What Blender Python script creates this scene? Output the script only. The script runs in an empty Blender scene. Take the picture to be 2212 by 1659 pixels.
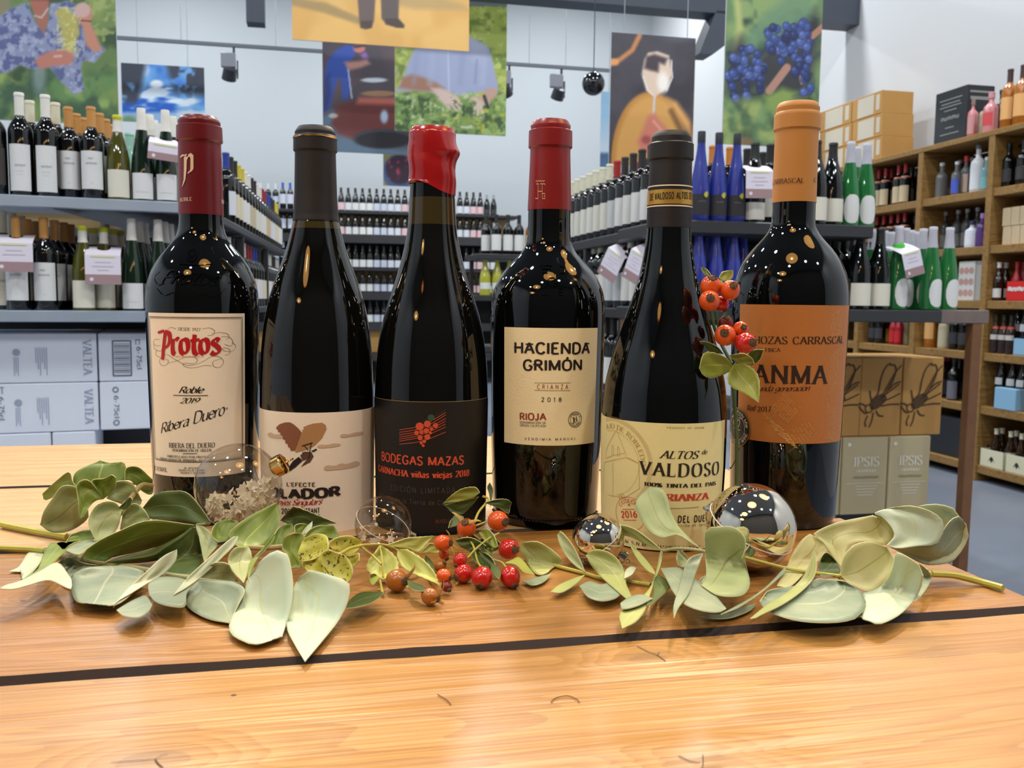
import bpy, bmesh, math, random
import numpy as np
from mathutils import Vector, Matrix
random.seed(7)
scene = bpy.context.scene
COL = scene.collection
# ------------------------------------------------------------------ camera
F_PX, CX, CY = 1950.0, 1106.0, 829.5
PITCH, ROLL = math.atan(183 / 1950.0), 0.0116
CAM_Z, T = 1.095, 0.93                       # camera height, table top height
_R0 = np.array([1.0, 0, 0])
FW = np.array([0, math.cos(PITCH), -math.sin(PITCH)])
_U0 = np.array([0, math.sin(PITCH), math.cos(PITCH)])
CR = math.cos(ROLL) * _R0 + math.sin(ROLL) * _U0
CU = -math.sin(ROLL) * _R0 + math.cos(ROLL) * _U0
CAM = np.array([0, 0, CAM_Z])
cam_data = bpy.data.cameras.new('camera')
cam_data.sensor_fit = 'HORIZONTAL'; cam_data.sensor_width = 36.0
cam_data.lens = 36.0 * F_PX / 2212.0
cam_data.clip_start = 0.02; cam_data.clip_end = 60
cam_data.dof.use_dof = True
cam_data.dof.focus_distance = 0.62
cam_data.dof.aperture_fstop = (cam_data.lens / 1000.0) / 0.0014
cam = bpy.data.objects.new('camera', cam_data); COL.objects.link(cam)
cam.matrix_world = Matrix(((CR[0], CU[0], -FW[0], 0), (CR[1], CU[1], -FW[1], 0), (CR[2], CU[2], -FW[2], CAM_Z), (0, 0, 0, 1)))
scene.camera = cam
# ------------------------------------------------------------------ view, world
scene.view_settings.view_transform = 'Standard'
scene.view_settings.look = 'None'
scene.view_settings.gamma = 1.0
scene.view_settings.use_curve_mapping = False
scene.view_settings.exposure = 0.0
scene.cycles.max_bounces = 8
scene.cycles.diffuse_bounces = 4
scene.cycles.glossy_bounces = 4
scene.cycles.transparent_max_bounces = 12
scene.cycles.sample_clamp_indirect = 6.0
scene.cycles.use_denoising = True
world = bpy.data.worlds.new('world'); scene.world = world; world.use_nodes = True
world.node_tree.nodes['Background'].inputs[0].default_value = (0.9, 0.95, 1.0, 1)
world.node_tree.nodes['Background'].inputs[1].default_value = 0.3
# store grid: everything stands turned by 12 degrees to the camera
TH = math.radians(12.0)
E1 = np.array([math.cos(TH), math.sin(TH), 0]); E2 = np.array([-math.sin(TH), math.cos(TH), 0])
def G(a, b, z=0.0): return np.array([a * E1[0] + b * E2[0], a * E1[1] + b * E2[1], z])
def ray(x, y): return FW + CR * (x - CX) / F_PX - CU * (y - CY) / F_PX
def atY(x, y, Y): d = ray(x, y); return CAM + d * (Y / d[1])
def atZ(x, y, z): d = ray(x, y); return CAM + d * ((z - CAM_Z) / d[2])
def onplane(x, y, p0, n): d = ray(x, y); return CAM + d * (np.dot(np.asarray(p0) - CAM, n) / np.dot(d, n))
def proj(P):
    v = np.asarray(P) - CAM; w = v @ FW
    return CX + F_PX * (v @ CR) / w, CY - F_PX * (v @ CU) / w
# ------------------------------------------------------------------ lights (ceiling fittings)
def area(name, loc, size, power, color, rot=(0, 0, 0), sizey=None):
    l = bpy.data.lights.new(name, 'AREA'); l.energy = power; l.color = color
    l.shape = 'DISK'; l.size = size
    o = bpy.data.objects.new(name, l); COL.objects.link(o); o.location = loc; o.rotation_euler = rot
    return o
COOL = (0.94, 0.975, 1.0); WARM = (1.0, 0.72, 0.40)
# warm shop spots on the aisle behind the table, shining back over it
for i, (x, y, z) in enumerate(((-0.55, 2.05, 3.1), (0.75, 2.25, 3.1))):
    o = area('aisle_spot', (x, y, z), 0.14, 6.5, (1.0, 0.80, 0.55)); o.data.spread = math.radians(70)
    o.rotation_euler = (Vector((x * .35, .45, T)) - Vector((x, y, z))).to_track_quat('-Z', 'Y').to_euler()
LIGHT_SPOTS = []
for a in (-4.3, -1.6, 1.1, 3.3):
    for b in (-2.2, 1.2, 4.4, 7.4, 10.4):
        LIGHT_SPOTS.append((a, b))
        area('ceiling_light', tuple(G(a, b, 5.22)), 0.36, 56, COOL)
# ------------------------------------------------------------------ colours / materials
def lin(c):
    return tuple(((v / 255.0) / 12.92 if v / 255.0 <= 0.04045 else ((v / 255.0 + 0.055) / 1.055) ** 2.4) for v in c)
MATS = {}
def mat(name, rgb, rough=0.5, metal=0.0, spec=0.5, emit=None, estr=0.0, var=0.0, vscale=20.0, bump=0.0, bscale=60.0, coat=0.0, trans=0.0, sub=None):
    if name in MATS: return MATS[name]
    m = bpy.data.materials.new(name); m.use_nodes = True
    nt = m.node_tree; b = nt.nodes['Principled BSDF']
    c = lin(rgb) + (1,)
    b.inputs['Base Color'].default_value = c
    b.inputs['Roughness'].default_value = rough
    b.inputs['Metallic'].default_value = metal
    b.inputs['Specular IOR Level'].default_value = spec
    if coat: b.inputs['Coat Weight'].default_value = coat; b.inputs['Coat Roughness'].default_value = 0.03
    if trans: b.inputs['Transmission Weight'].default_value = trans
    if emit: b.inputs['Emission Color'].default_value = lin(emit) + (1,); b.inputs['Emission Strength'].default_value = estr
    if var or bump:
        tc = nt.nodes.new('ShaderNodeTexCoord')
        nz = nt.nodes.new('ShaderNodeTexNoise'); nz.inputs['Scale'].default_value = vscale; nz.inputs['Detail'].default_value = 5
        nt.links.new(tc.outputs['Object'], nz.inputs['Vector'])
        if var:
            mx = nt.nodes.new('ShaderNodeMix'); mx.data_type = 'RGBA'
            mx.inputs[6].default_value = tuple(max(0, v * (1 - var)) for v in c[:3]) + (1,)
            mx.inputs[7].default_value = tuple(min(1, v * (1 + var)) for v in c[:3]) + (1,)
            nt.links.new(nz.outputs['Fac'], mx.inputs[0]); nt.links.new(mx.outputs[2], b.inputs['Base Color'])
        if bump:
            n2 = nt.nodes.new('ShaderNodeTexNoise'); n2.inputs['Scale'].default_value = bscale; n2.inputs['Detail'].default_value = 4
            nt.links.new(tc.outputs['Object'], n2.inputs['Vector'])
            bp = nt.nodes.new('ShaderNodeBump'); bp.inputs['Strength'].default_value = bump; bp.inputs['Distance'].default_value = 0.002
            nt.links.new(n2.outputs['Fac'], bp.inputs['Height']); nt.links.new(bp.outputs['Normal'], b.inputs['Normal'])
    MATS[name] = m
    return m
def thin_glass(name, tint, rough=0.02, refl=1.0):
    if name in MATS: return MATS[name]
    m = bpy.data.materials.new(name); m.use_nodes = True; nt = m.node_tree
    for n in list(nt.nodes): nt.nodes.remove(n)
    out = nt.nodes.new('ShaderNodeOutputMaterial'); mix = nt.nodes.new('ShaderNodeMixShader')
    tr = nt.nodes.new('ShaderNodeBsdfTransparent'); tr.inputs[0].default_value = tint + (1,)
    gl = nt.nodes.new('ShaderNodeBsdfGlossy'); gl.inputs['Roughness'].default_value = rough
    fr = nt.nodes.new('ShaderNodeLayerWeight'); fr.inputs['Blend'].default_value = 0.5     # Schlick reflectance of a thin sheet, both faces alike
    pw = nt.nodes.new('ShaderNodeMath'); pw.operation = 'POWER'; pw.inputs[1].default_value = 4.0
    mul = nt.nodes.new('ShaderNodeMath'); mul.operation = 'MULTIPLY_ADD'; mul.inputs[1].default_value = 0.75 * refl; mul.inputs[2].default_value = 0.08; mul.use_clamp = True
    nt.links.new(fr.outputs['Facing'], pw.inputs[0]); nt.links.new(pw.outputs[0], mul.inputs[0]); nt.links.new(mul.outputs[0], mix.inputs[0])
    nt.links.new(tr.outputs[0], mix.inputs[1]); nt.links.new(gl.outputs[0], mix.inputs[2]); nt.links.new(mix.outputs[0], out.inputs[0])
    MATS[name] = m
    return m
# ------------------------------------------------------------------ mesh building
class MB:
    def __init__(s): s.v = []; s.f = []; s.m = []; s.uv = {}
    def add(s, vs, fs, mi=0):
        o = len(s.v); s.v += [tuple(map(float, p)) for p in vs]
        for f in fs: s.f.append([i + o for i in f]); s.m.append(mi)
        return s
    def box(s, c, size, ax=None, mi=0, rz=0.0):
        hx, hy, hz = size[0] / 2, size[1] / 2, size[2] / 2
        ca, sa = math.cos(rz), math.sin(rz)
        P = []
        for dz in (-hz, hz):
            for dx, dy in ((-hx, -hy), (hx, -hy), (hx, hy), (-hx, hy)):
                P.append((c[0] + dx * ca - dy * sa, c[1] + dx * sa + dy * ca, c[2] + dz))
        return s.add(P, [(3, 2, 1, 0), (4, 5, 6, 7), (0, 1, 5, 4), (1, 2, 6, 5), (2, 3, 7, 6), (3, 0, 4, 7)], mi)
    def bbox(s, c, size, bev=0.003, mi=0):          # box with chamfered edges
        hx, hy, hz = (v / 2 for v in size); b = min(bev, hx * .9, hy * .9, hz * .9)
        rings = []
        for z, k in ((-hz, b), (-hz + b, 0), (hz - b, 0), (hz, b)):
            X, Y = hx - k, hy - k
            rings.append([(c[0] + x, c[1] + y, c[2] + z) for x, y in ((-X, -Y + b), (-X + b, -Y), (X - b, -Y), (X, -Y + b), (X, Y - b), (X - b, Y), (-X + b, Y), (-X, Y - b))])
        vs = [p for r in rings for p in r]; fs = [tuple(range(7, -1, -1)), tuple(range(24, 32))]
        for i in range(3):
            for j in range(8):
                k = (j + 1) % 8; fs.append((i * 8 + j, i * 8 + k, i * 8 + 8 + k, i * 8 + 8 + j))
        return s.add(vs, fs, mi)
    def lathe(s, prof, n=24, c=(0, 0, 0), mi=0, caps=True, mfun=None):
        vs = []; fs = []
        for r, z in prof:
            for i in range(n):
                a = 2 * math.pi * i / n; vs.append((c[0] + r * math.cos(a), c[1] + r * math.sin(a), c[2] + z))
        for k in range(len(prof) - 1):
            for i in range(n):
                j = (i + 1) % n; fs.append((k * n + i, k * n + j, (k + 1) * n + j, (k + 1) * n + i))
        if caps: fs.append(tuple(range(n - 1, -1, -1))); fs.append(tuple((len(prof) - 1) * n + i for i in range(n)))
        if mfun is None: return s.add(vs, fs, mi)
        o = len(s.v); s.v += vs
        for f in fs:
            zz = sum(vs[i][2] for i in f) / len(f) - c[2]
            s.f.append([i + o for i in f]); s.m.append(mfun(zz))
        return s
    def tube(s, path, r, n=8, mi=0, r2=None):
        P = [Vector(p) for p in path]; N = len(P); vs = []; fs = []
        t0 = (P[1] - P[0]).normalized(); ref = Vector((0, 0, 1)) if abs(t0.z) < .9 else Vector((1, 0, 0))
        u = t0.cross(ref).normalized()
        for i in range(N):
            t = (P[min(i + 1, N - 1)] - P[max(i - 1, 0)]).normalized()
            u = (u - t * u.dot(t)).normalized(); w = t.cross(u)
            rr = r if r2 is None else r + (r2 - r) * i / (N - 1)
            for k in range(n):
                a = 2 * math.pi * k / n; q = P[i] + u * (rr * math.cos(a)) + w * (rr * math.sin(a)); vs.append(tuple(q))
        for i in range(N - 1):
            for k in range(n):
                j = (k + 1) % n; fs.append((i * n + k, i * n + j, (i + 1) * n + j, (i + 1) * n + k))
        fs.append(tuple(range(n - 1, -1, -1))); fs.append(tuple((N - 1) * n + k for k in range(n)))
        return s.add(vs, fs, mi)
    def sphere(s, c, r, nu=16, nv=10, mi=0, sc=(1, 1, 1), rot=None):
        vs = []; fs = []
        R = rot or Matrix.Identity(3)
        for i in range(nv + 1):
            th = math.pi * i / nv
            for j in range(nu):
                ph = 2 * math.pi * j / nu
                q = R @ Vector((sc[0] * r * math.sin(th) * math.cos(ph), sc[1] * r * math.sin(th) * math.sin(ph), sc[2] * r * math.cos(th)))
                vs.append((c[0] + q.x, c[1] + q.y, c[2] + q.z))
        for i in range(nv):
            for j in range(nu):
                k = (j + 1) % nu; fs.append((i * nu + j, (i + 1) * nu + j, (i + 1) * nu + k, i * nu + k))
        return s.add(vs, fs, mi)
    def mesh(s, name, smooth=0.7):
        me = bpy.data.meshes.new(name); me.from_pydata(s.v, [], s.f)
        if any(s.m): me.polygons.foreach_set('material_index', s.m)
        if smooth:
            me.polygons.foreach_set('use_smooth', [True] * len(s.f))
            me.set_sharp_from_angle(angle=smooth)
        me.update()
        return me
def link(o, parent=None):
    COL.objects.link(o)
    if parent is not None: o.parent = parent
    return o
def tag(o, label=None, cat=None, group=None, kind=None):
    if label: o['label'] = label
    if cat: o['category'] = cat
    if group: o['group'] = group
    if kind: o['kind'] = kind
    return o
def obj(name, mb, mats, parent=None, loc=(0, 0, 0), rz=0.0, label=None, cat=None, group=None, kind=None, smooth=0.7):
    me = mb if isinstance(mb, bpy.types.Mesh) else mb.mesh(name, smooth)
    if not me.materials:
        for m in (mats if isinstance(mats, (list, tuple)) else [mats]): me.materials.append(m)
    o = bpy.data.objects.new(name, me); o.location = tuple(float(v) for v in loc); o.rotation_euler = (0, 0, rz)
    link(o, parent); return tag(o, label, cat, group, kind)
def empty(name, loc=(0, 0, 0), rz=0.0, label=None, cat=None, group=None):
    o = bpy.data.objects.new(name, None); o.empty_display_size = 0.02
    o.location = tuple(float(v) for v in loc); o.rotation_euler = (0, 0, rz); link(o)
    return tag(o, label, cat, group)
def dup(root, loc, rz=0.0, label=None, group=None):
    r = root.copy(); link(r); r.location = tuple(float(v) for v in loc); r.rotation_euler = (0, 0, rz)
    if label: r['label'] = label
    if group: r['group'] = group
    for ch in list(root.children):
        c = ch.copy(); link(c, r)
        for g in ch.children: d = g.copy(); link(d, c)
    return r
def catmull(P, n=5, closed=False):
    P = [np.asarray(p, float) for p in P]; L = len(P); out = []
    if L < 3 and not closed:
        return [P[0] + (P[-1] - P[0]) * k / n for k in range(n + 1)]
    rng = range(L if closed else L - 1)
    for i in rng:
        p1, p2 = P[i], P[(i + 1) % L]
        p0 = P[i - 1] if (closed or i > 0) else 2 * p1 - p2
        p3 = P[(i + 2) % L] if (closed or i + 2 < L) else 2 * p2 - p1
        for k in range(n):
            t = k / n
            out.append(0.5 * ((2 * p1) + (-p0 + p2) * t + (2 * p0 - 5 * p1 + 4 * p2 - p3) * t * t + (-p0 + 3 * p1 - 3 * p2 + p3) * t ** 3))
    if not closed: out.append(P[-1])
    return out
def pts(s): return [tuple(float(v) for v in q.split(',')) for q in s.split()]
# ------------------------------------------------------------------ lettering: strokes drawn with a broad pen
GL = {  # glyph: width, strokes ('l' straight, 'c' curved) on a 100-high cap grid
'A': (72, 'l 2,0 36,100|l 36,100 70,0|l 15,36 58,36'), 'B': (62, 'l 8,0 8,100|c 8,100 34,100 50,92 53,76 46,60 30,53 8,53|c 8,53 36,53 55,44 59,27 51,8 34,0 8,0'),
'C': (70, 'c 64,82 52,97 36,100 15,88 6,50 15,12 36,0 52,3 66,20'), 'D': (72, 'l 8,0 8,100|c 8,100 34,100 58,86 66,50 58,14 34,0 8,0'),
'E': (58, 'l 8,0 8,100|l 8,100 54,100|l 8,52 44,52|l 8,0 56,0'), 'F': (54, 'l 8,0 8,100|l 8,100 52,100|l 8,52 42,52'),
'G': (74, 'c 66,82 52,98 37,100 15,88 6,50 15,12 37,0 54,4 66,18|l 66,18 66,44|l 66,44 44,44'), 'H': (74, 'l 8,0 8,100|l 66,0 66,100|l 8,52 66,52'),
'I': (18, 'l 9,0 9,100'), 'J': (46, 'c 36,100 36,40 35,18 26,1 10,2 3,16'), 'K': (68, 'l 8,0 8,100|l 62,100 8,40|l 26,58 66,0'),
'L': (54, 'l 8,0 8,100|l 8,0 52,0'), 'M': (88, 'l 8,0 8,100|l 8,100 44,6|l 44,6 80,100|l 80,100 80,0'), 'N': (76, 'l 8,0 8,100|l 8,100 68,0|l 68,0 68,100'),
'O': (78, 'o 39,0 14,12 6,50 14,88 39,100 64,88 72,50 64,12'), 'P': (58, 'l 8,0 8,100|c 8,100 34,100 51,92 55,74 50,56 34,47 8,47'),
'Q': (78, 'o 39,0 14,12 6,50 14,88 39,100 64,88 72,50 64,12|l 44,20 72,-10'), 'R': (66, 'l 8,0 8,100|c 8,100 34,100 51,92 55,75 50,58 34,50 8,50|l 32,50 64,0'),
'S': (56, 'c 50,84 40,98 26,100 10,94 6,76 16,60 38,46 50,32 49,12 34,0 18,1 4,18'), 'T': (62, 'l 31,0 31,100|l 2,100 60,100'),
'U': (72, 'c 8,100 8,35 14,10 36,0 58,10 64,35 64,100'), 'V': (70, 'l 2,100 35,0|l 35,0 68,100'), 'W': (100, 'l 2,100 27,0|l 27,0 50,95|l 50,95 73,0|l 73,0 98,100'),
'X': (68, 'l 4,100 64,0|l 64,100 4,0'), 'Y': (66, 'l 2,100 33,48|l 64,100 33,48|l 33,48 33,0'), 'Z': (60, 'l 4,100 56,100|l 56,100 4,0|l 4,0 58,0'),
'0': (60, 'o 30,0 11,14 5,50 11,86 30,100 49,86 55,50 49,14'), '1': (36, 'l 20,0 20,100|l 20,100 6,84'), '2': (56, 'c 6,78 14,96 30,100 46,92 48,72 36,46 4,0|l 4,0 54,0'),
'3': (54, 'c 6,84 20,100 38,96 47,78 40,60 24,53|c 24,53 44,50 51,28 40,4 20,0 4,14'), '4': (58, 'l 40,0 40,100|l 40,100 3,30|l 3,30 56,30'),
'5': (54, 'l 46,100 12,100|l 12,100 9,56|c 9,56 26,64 44,54 50,32 42,8 22,0 4,12'), '6': (58, 'c 46,96 22,80 8,50 6,28 14,6 30,0 46,6 53,28 46,50 30,58 12,48 7,34'),
'7': (52, 'l 4,100 50,100|l 50,100 18,0'), '8': (56, 'o 28,52 12,62 9,78 28,100 47,78 44,62|o 28,52 8,42 4,24 28,0 52,24 48,42'), '9': (58, 'c 12,4 36,20 50,50 52,72 44,94 28,100 12,94 5,72 12,50 28,42 46,52 51,66'),
'a': (50, 'c 8,58 20,68 34,66 40,54 40,30 40,4 44,0 50,4|c 40,42 20,38 6,24 8,6 20,0 32,6 40,18'), 'b': (54, 'l 8,0 8,104|c 8,46 18,64 32,68 46,54 48,34 46,14 32,0 18,4 8,20'),
'c': (46, 'c 42,54 34,66 26,68 10,56 5,34 10,12 26,0 36,4 44,16'), 'd': (56, 'l 46,0 46,104|c 46,46 36,64 24,68 8,54 5,34 8,14 24,0 36,4 46,20'),
'e': (50, 'c 6,38 46,40 42,60 28,68 12,60 5,34 10,12 28,0 40,4 47,16'), 'f': (34, 'c 36,96 26,104 16,92 15,66 15,0|l 4,64 32,64'), 'g': (54, 'c 46,50 36,66 24,68 8,56 5,36 8,18 24,6 38,12 46,26|c 46,66 46,0 42,-22 26,-32 8,-22'),
'h': (54, 'l 8,0 8,104|c 8,44 20,64 34,68 45,54 46,0'), 'i': (18, 'l 9,0 9,66|l 9,84 9,94'), 'j': (22, 'c 13,66 13,0 10,-20 -4,-28|l 13,84 13,94'), 'l': (18, 'l 9,0 9,104'),
'm': (82, 'l 8,0 8,66|c 8,44 18,64 30,68 40,54 41,0|c 41,44 52,64 63,68 73,54 74,0'), 'n': (54, 'l 8,0 8,66|c 8,44 20,64 34,68 45,54 46,0'), 'o': (54, 'o 27,0 10,10 5,34 10,58 27,68 44,58 49,34 44,10'),
'p': (54, 'l 8,-30 8,66|c 8,46 18,64 32,68 46,54 48,34 46,14 32,0 18,4 8,20'), 'r': (38, 'l 8,0 8,66|c 8,40 18,60 28,68 36,64'), 's': (42, 'c 37,56 28,68 18,67 7,56 14,40 30,30 36,14 26,1 14,1 4,12'),
't': (34, 'c 15,88 15,30 16,10 24,0 34,6|l 3,64 32,64'), 'u': (54, 'c 8,66 8,20 14,3 26,0 40,10 46,26|l 46,66 46,0'), 'v': (50, 'l 3,66 25,0|l 25,0 47,66'), 'y': (50, 'l 3,66 26,2|c 47,66 26,2 18,-22 4,-28'),
'-': (32, 'l 4,40 28,40'), '.': (16, 'l 8,0 8,9'), ',': (16, 'l 9,8 5,-14'), "'": (14, 'l 7,100 7,76'), '"': (24, 'l 7,100 7,78|l 17,100 17,78'), '%': (80, 'o 18,54 6,64 6,88 18,98 30,88 30,64|o 62,2 50,12 50,36 62,46 74,36 74,12|l 66,100 14,0'),
'º': (34, 'o 17,60 6,68 6,90 17,98 28,90 28,68'), '°': (34, 'o 17,66 6,74 6,90 17,98 28,90 28,74'), '/': (40, 'l 2,-6 38,104'), ' ': (34, ''), '@': (40, 'l 2,0 6,70')}
ACC = {'Ó': ('O', 'l 34,112 48,128'), 'ó': ('o', 'l 24,80 36,98'), 'Í': ('I', 'l 6,112 18,128'), 'Ñ': ('N', 'c 20,112 32,122 44,112 56,122'), 'ñ': ('n', 'c 12,80 22,92 34,80 44,92')}
for k_, (b_, s_) in ACC.items(): GL[k_] = (GL[b_][0], GL[b_][1] + '|' + s_)
STY = {  # thick, thin, pen angle, serif length, slant, advance gap
'sans': (.12, .12, 0, 0, 0, .14), 'light': (.075, .075, 0, 0, 0, .2), 'bold': (.19, .17, 0, 0, 0, .14), 'heavy': (.30, .24, 0, 0, 0, .16), 'cond': (.2, .16, 0, 0, 0, .22),
'serif': (.15, .05, 14, .11, 0, .12), 'fat': (.27, .05, 8, .12, 0, .14), 'italic': (.16, .05, 14, .09, .28, .08), 'title': (.19, .05, 12, .06, 0, .2), 'script': (.12, .035, 30, 0, .45, .0), 'swash': (.16, .05, 30, 0, .4, .02)}
def pen(P, thick, thin, nib, closed=False):
    """outline of one stroke as quads; width depends on direction like a broad pen"""
    P = [np.asarray(p[:2], float) for p in P]; n = len(P); quads = []; L = []; R = []
    for i in range(n):
        a = P[(i - 1) % n] if (closed or i > 0) else P[i]; b = P[(i + 1) % n] if (closed or i < n - 1) else P[i]
        t = b - a; l = math.hypot(*t)
        if l < 1e-12: t = np.array([0., 1.]); l = 1
        t = t / l; ang = math.atan2(t[1], t[0]) - math.radians(nib)
        w = (thin + (thick - thin) * abs(math.sin(ang)) ** 1.4) / 2
        nn = np.array([-t[1], t[0]]); L.append(P[i] + nn * w); R.append(P[i] - nn * w)
    for i in range(n if closed else n - 1):
        j = (i + 1) % n; quads.append((L[i], R[i], R[j], L[j]))
    return quads
_gc = {}
def glyph(ch, sty):
    key = (ch, sty)
    if key in _gc: return _gc[key]
    thick, thin, nib, ser, slant, gap = STY[sty]
    w, spec = GL.get(ch, GL['-']); q = []
    for st in spec.split('|'):
        if not st: continue
        kind, body = st.split(' ', 1); P = [(x / 100, y / 100) for x, y in pts(body)]
        if kind == 'l': Q = P; cl = False
        elif kind == 'c': Q = catmull(P, 5); cl = False
        else: Q = catmull(P, 5, True); cl = True
        q += pen(Q, thick, thin, nib, cl)
        if ser and kind != 'o':
            for e, o2 in ((Q[0], Q[1]), (Q[-1], Q[-2])):
                dx, dy = e[0] - o2[0], e[1] - o2[1]
                if abs(dy) > abs(dx) * 1.1 and (abs(e[1]) < .02 or abs(e[1] - 1) < .02 or abs(e[1] - .66) < .03 or e[1] > 1.02):
                    h = thin * .9; y0 = e[1] - (h if e[1] > .3 else 0)
                    q.append(tuple(np.array(v) for v in ((e[0] - ser - thick * .4, y0), (e[0] + ser + thick * .4, y0), (e[0] + ser + thick * .4, y0 + h), (e[0] - ser - thick * .4, y0 + h))))
                elif ser and abs(dx) > abs(dy) * 2 and len(P) == 2 and ch in 'EFTLZ2':
                    sg = -1 if e[1] > .5 else 1; lenn = .2
                    if abs(e[1] - .52) > .1: q.append(tuple(np.array(v) for v in ((e[0] - thin, e[1]), (e[0] + thin * .2, e[1]), (e[0] + thin * .2, e[1] + sg * lenn), (e[0] - thin * .3, e[1] + sg * lenn))))
    if slant: q = [tuple(np.array((v[0] + slant * v[1], v[1])) for v in f) for f in q]
    _gc[key] = (w / 100, q); return _gc[key]
def layout(txt, sty, track=0.0):
    gap = STY[sty][5] + track; x = 0; out = []
    for ch in txt:
        w, q = glyph(ch, sty)
        out.append((x, w, q)); x += w + gap
    return out, x - gap
class Ink:
    """collects flat artwork in surface coordinates (s, z) and lays it on a surface"""
    def __init__(s, surf, loc2): s.S = surf; s.loc2 = loc2; s.mb = MB()
    def poly(s, P, off=0.0):
        s.mb.add([s.S(p[0], p[1], off) for p in P], [tuple(range(len(P)))])
    def text(s, txt, A, B, h, sty='sans', track=0.0, off=0.0, bow=0.0):
        """A, B: baseline ends in photo pixels, h: cap height in photo pixels"""
        a = np.array(s.loc2(*A)); b = np.array(s.loc2(*B)); m = ((A[0] + B[0]) / 2, (A[1] + B[1]) / 2)
        hh = abs(s.loc2(m[0], m[1] - h)[1] - s.loc2(m[0], m[1])[1])
        s.text2(txt, a, b, hh, sty, track, off)
    def text2(s, txt, a, b, hh, sty='sans', track=0.0, off=0.0):
        a = np.asarray(a, float); b = np.asarray(b, float)
        lay, W = layout(txt, sty, track); d = b - a; L = math.hypot(*d); ex = d / L; ey = np.array([-ex[1], ex[0]]); k = L / W
        for x, w, q in lay:
            for f in q: s.poly([a + ex * (k * (x + v[0])) + ey * (hh * v[1]) for v in f], off)
    def arc(s, txt, c, r, a0, a1, hh, sty='sans', inward=False, off=0.0, sx=1.0):
        lay, W = layout(txt, sty)
        for x, w, q in lay:
            for f in q:
                P = []
                for v in f:
                    t = a0 + (a1 - a0) * (x + v[0]) / W; rr = r + (-hh if inward else hh) * v[1]
                    P.append((c[0] + rr * math.cos(t), c[1] + rr * math.sin(t)))
                s.poly(P, off)
    def line(s, P, w, conv=None, curve=False, closed=False, thin=None, nib=0, off=0.0, step=0.0025):
        Q = [np.array(s.loc2(*p)) for p in P]
        s.line2(Q, w, curve, closed, thin, nib, off, step)
    def line2(s, Q, w, curve=False, closed=False, thin=None, nib=0, off=0.0, step=0.0025):
        Q = [np.asarray(q, float) for q in Q]
        if curve: Q = catmull(Q, 6, closed)
        else:
            R = []
            for i in range(len(Q) - (0 if closed else 1)):
                a, b = Q[i], Q[(i + 1) % len(Q)]; n = max(1, int(np.linalg.norm(b - a) / step))
                for k in range(n): R.append(a + (b - a) * k / n)
            if not closed: R.append(Q[-1])
            Q = R
        for f in pen(Q, w, w if thin is None else thin, nib, closed): s.poly(f, off)
    def fill(s, P, off=0.0, curve=False, conv=True):
        Q = [np.array(s.loc2(*p)) for p in P] if conv else [np.asarray(p, float) for p in P]
        if curve: Q = catmull(Q, 4, True)
        bm = bmesh.new(); vs = [bm.verts.new((q[0], q[1], 0)) for q in Q]
        try: bm.faces.new(vs)
        except ValueError: bm.free(); return
        xs = [q[0] for q in Q]; x = min(xs) + 0.003
        while x < max(xs):
            bmesh.ops.bisect_plane(bm, geom=bm.verts[:] + bm.edges[:] + bm.faces[:], plane_co=(x, 0, 0), plane_no=(1, 0, 0)); x += 0.003
        bmesh.ops.triangulate(bm, faces=bm.faces[:]); bm.verts.index_update()
        s.mb.add([s.S(v.co.x, v.co.y, off) for v in bm.verts], [tuple(v.index for v in f.verts) for f in bm.faces]); bm.free()
    def disc(s, c, r, off=0.0, n=20, r2=None):
        if r2 is None:
            s.fill([(c[0] + r * math.cos(2 * math.pi * k / n), c[1] + r * math.sin(2 * math.pi * k / n)) for k in range(n)], off, conv=False)
        else:
            s.line2([(c[0] + r * math.cos(2 * math.pi * k / n), c[1] + r * math.sin(2 * math.pi * k / n)) for k in range(n)], r2, True, True, off=off)
    def make(s, name, material, parent, **kw): return obj(name, s.mb, material, parent, smooth=0, **kw)
# ================================================================== the room
def wall_quad(name, P, m, kind='structure'):
    mb = MB().add(P, [(0, 1, 2, 3)]); return obj(name, mb, m, kind=kind, smooth=0)
A0, A1, B0, B1, ZC = -6.0, 4.47, -4.0, 12.1, 5.4
WALL = mat('white_painted_wall', (190, 196, 200), 0.8, var=0.03, vscale=1.5, bump=0.05, bscale=40)
WALLR = mat('white_side_wall', (206, 208, 210), 0.8, var=0.02, vscale=1.5, bump=0.05, bscale=40)
FLOORM = mat('grey_resin_floor', (128, 136, 150), 0.32, var=0.12, vscale=2.5, bump=0.02, bscale=25)
CEILM = mat('ceiling_sheet', (120, 126, 134), 0.8, var=0.04, vscale=2)
wall_quad('floor', [G(A0, B0), G(A1, B0), G(A1, B1), G(A0, B1)], FLOORM)
wall_quad('ceiling', [G(A0, B0, ZC), G(A0, B1, ZC), G(A1, B1, ZC), G(A1, B0, ZC)], CEILM)
wall_quad('wall_back', [G(A0, B1), G(A1, B1), G(A1, B1, ZC), G(A0, B1, ZC)], WALL)
wall_quad('wall_right', [G(A1, B1), G(A1, B0), G(A1, B0, ZC), G(A1, B1, ZC)], WALLR)
wall_quad('wall_left', [G(A0, B0), G(A0, B1), G(A0, B1, ZC), G(A0, B0, ZC)], WALL)
wall_quad('wall_front', [G(A1, B0), G(A0, B0), G(A0, B0, ZC), G(A1, B0, ZC)], mat('dark_front_wall', (58, 56, 55), 0.8, var=0.1, vscale=2))
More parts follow.
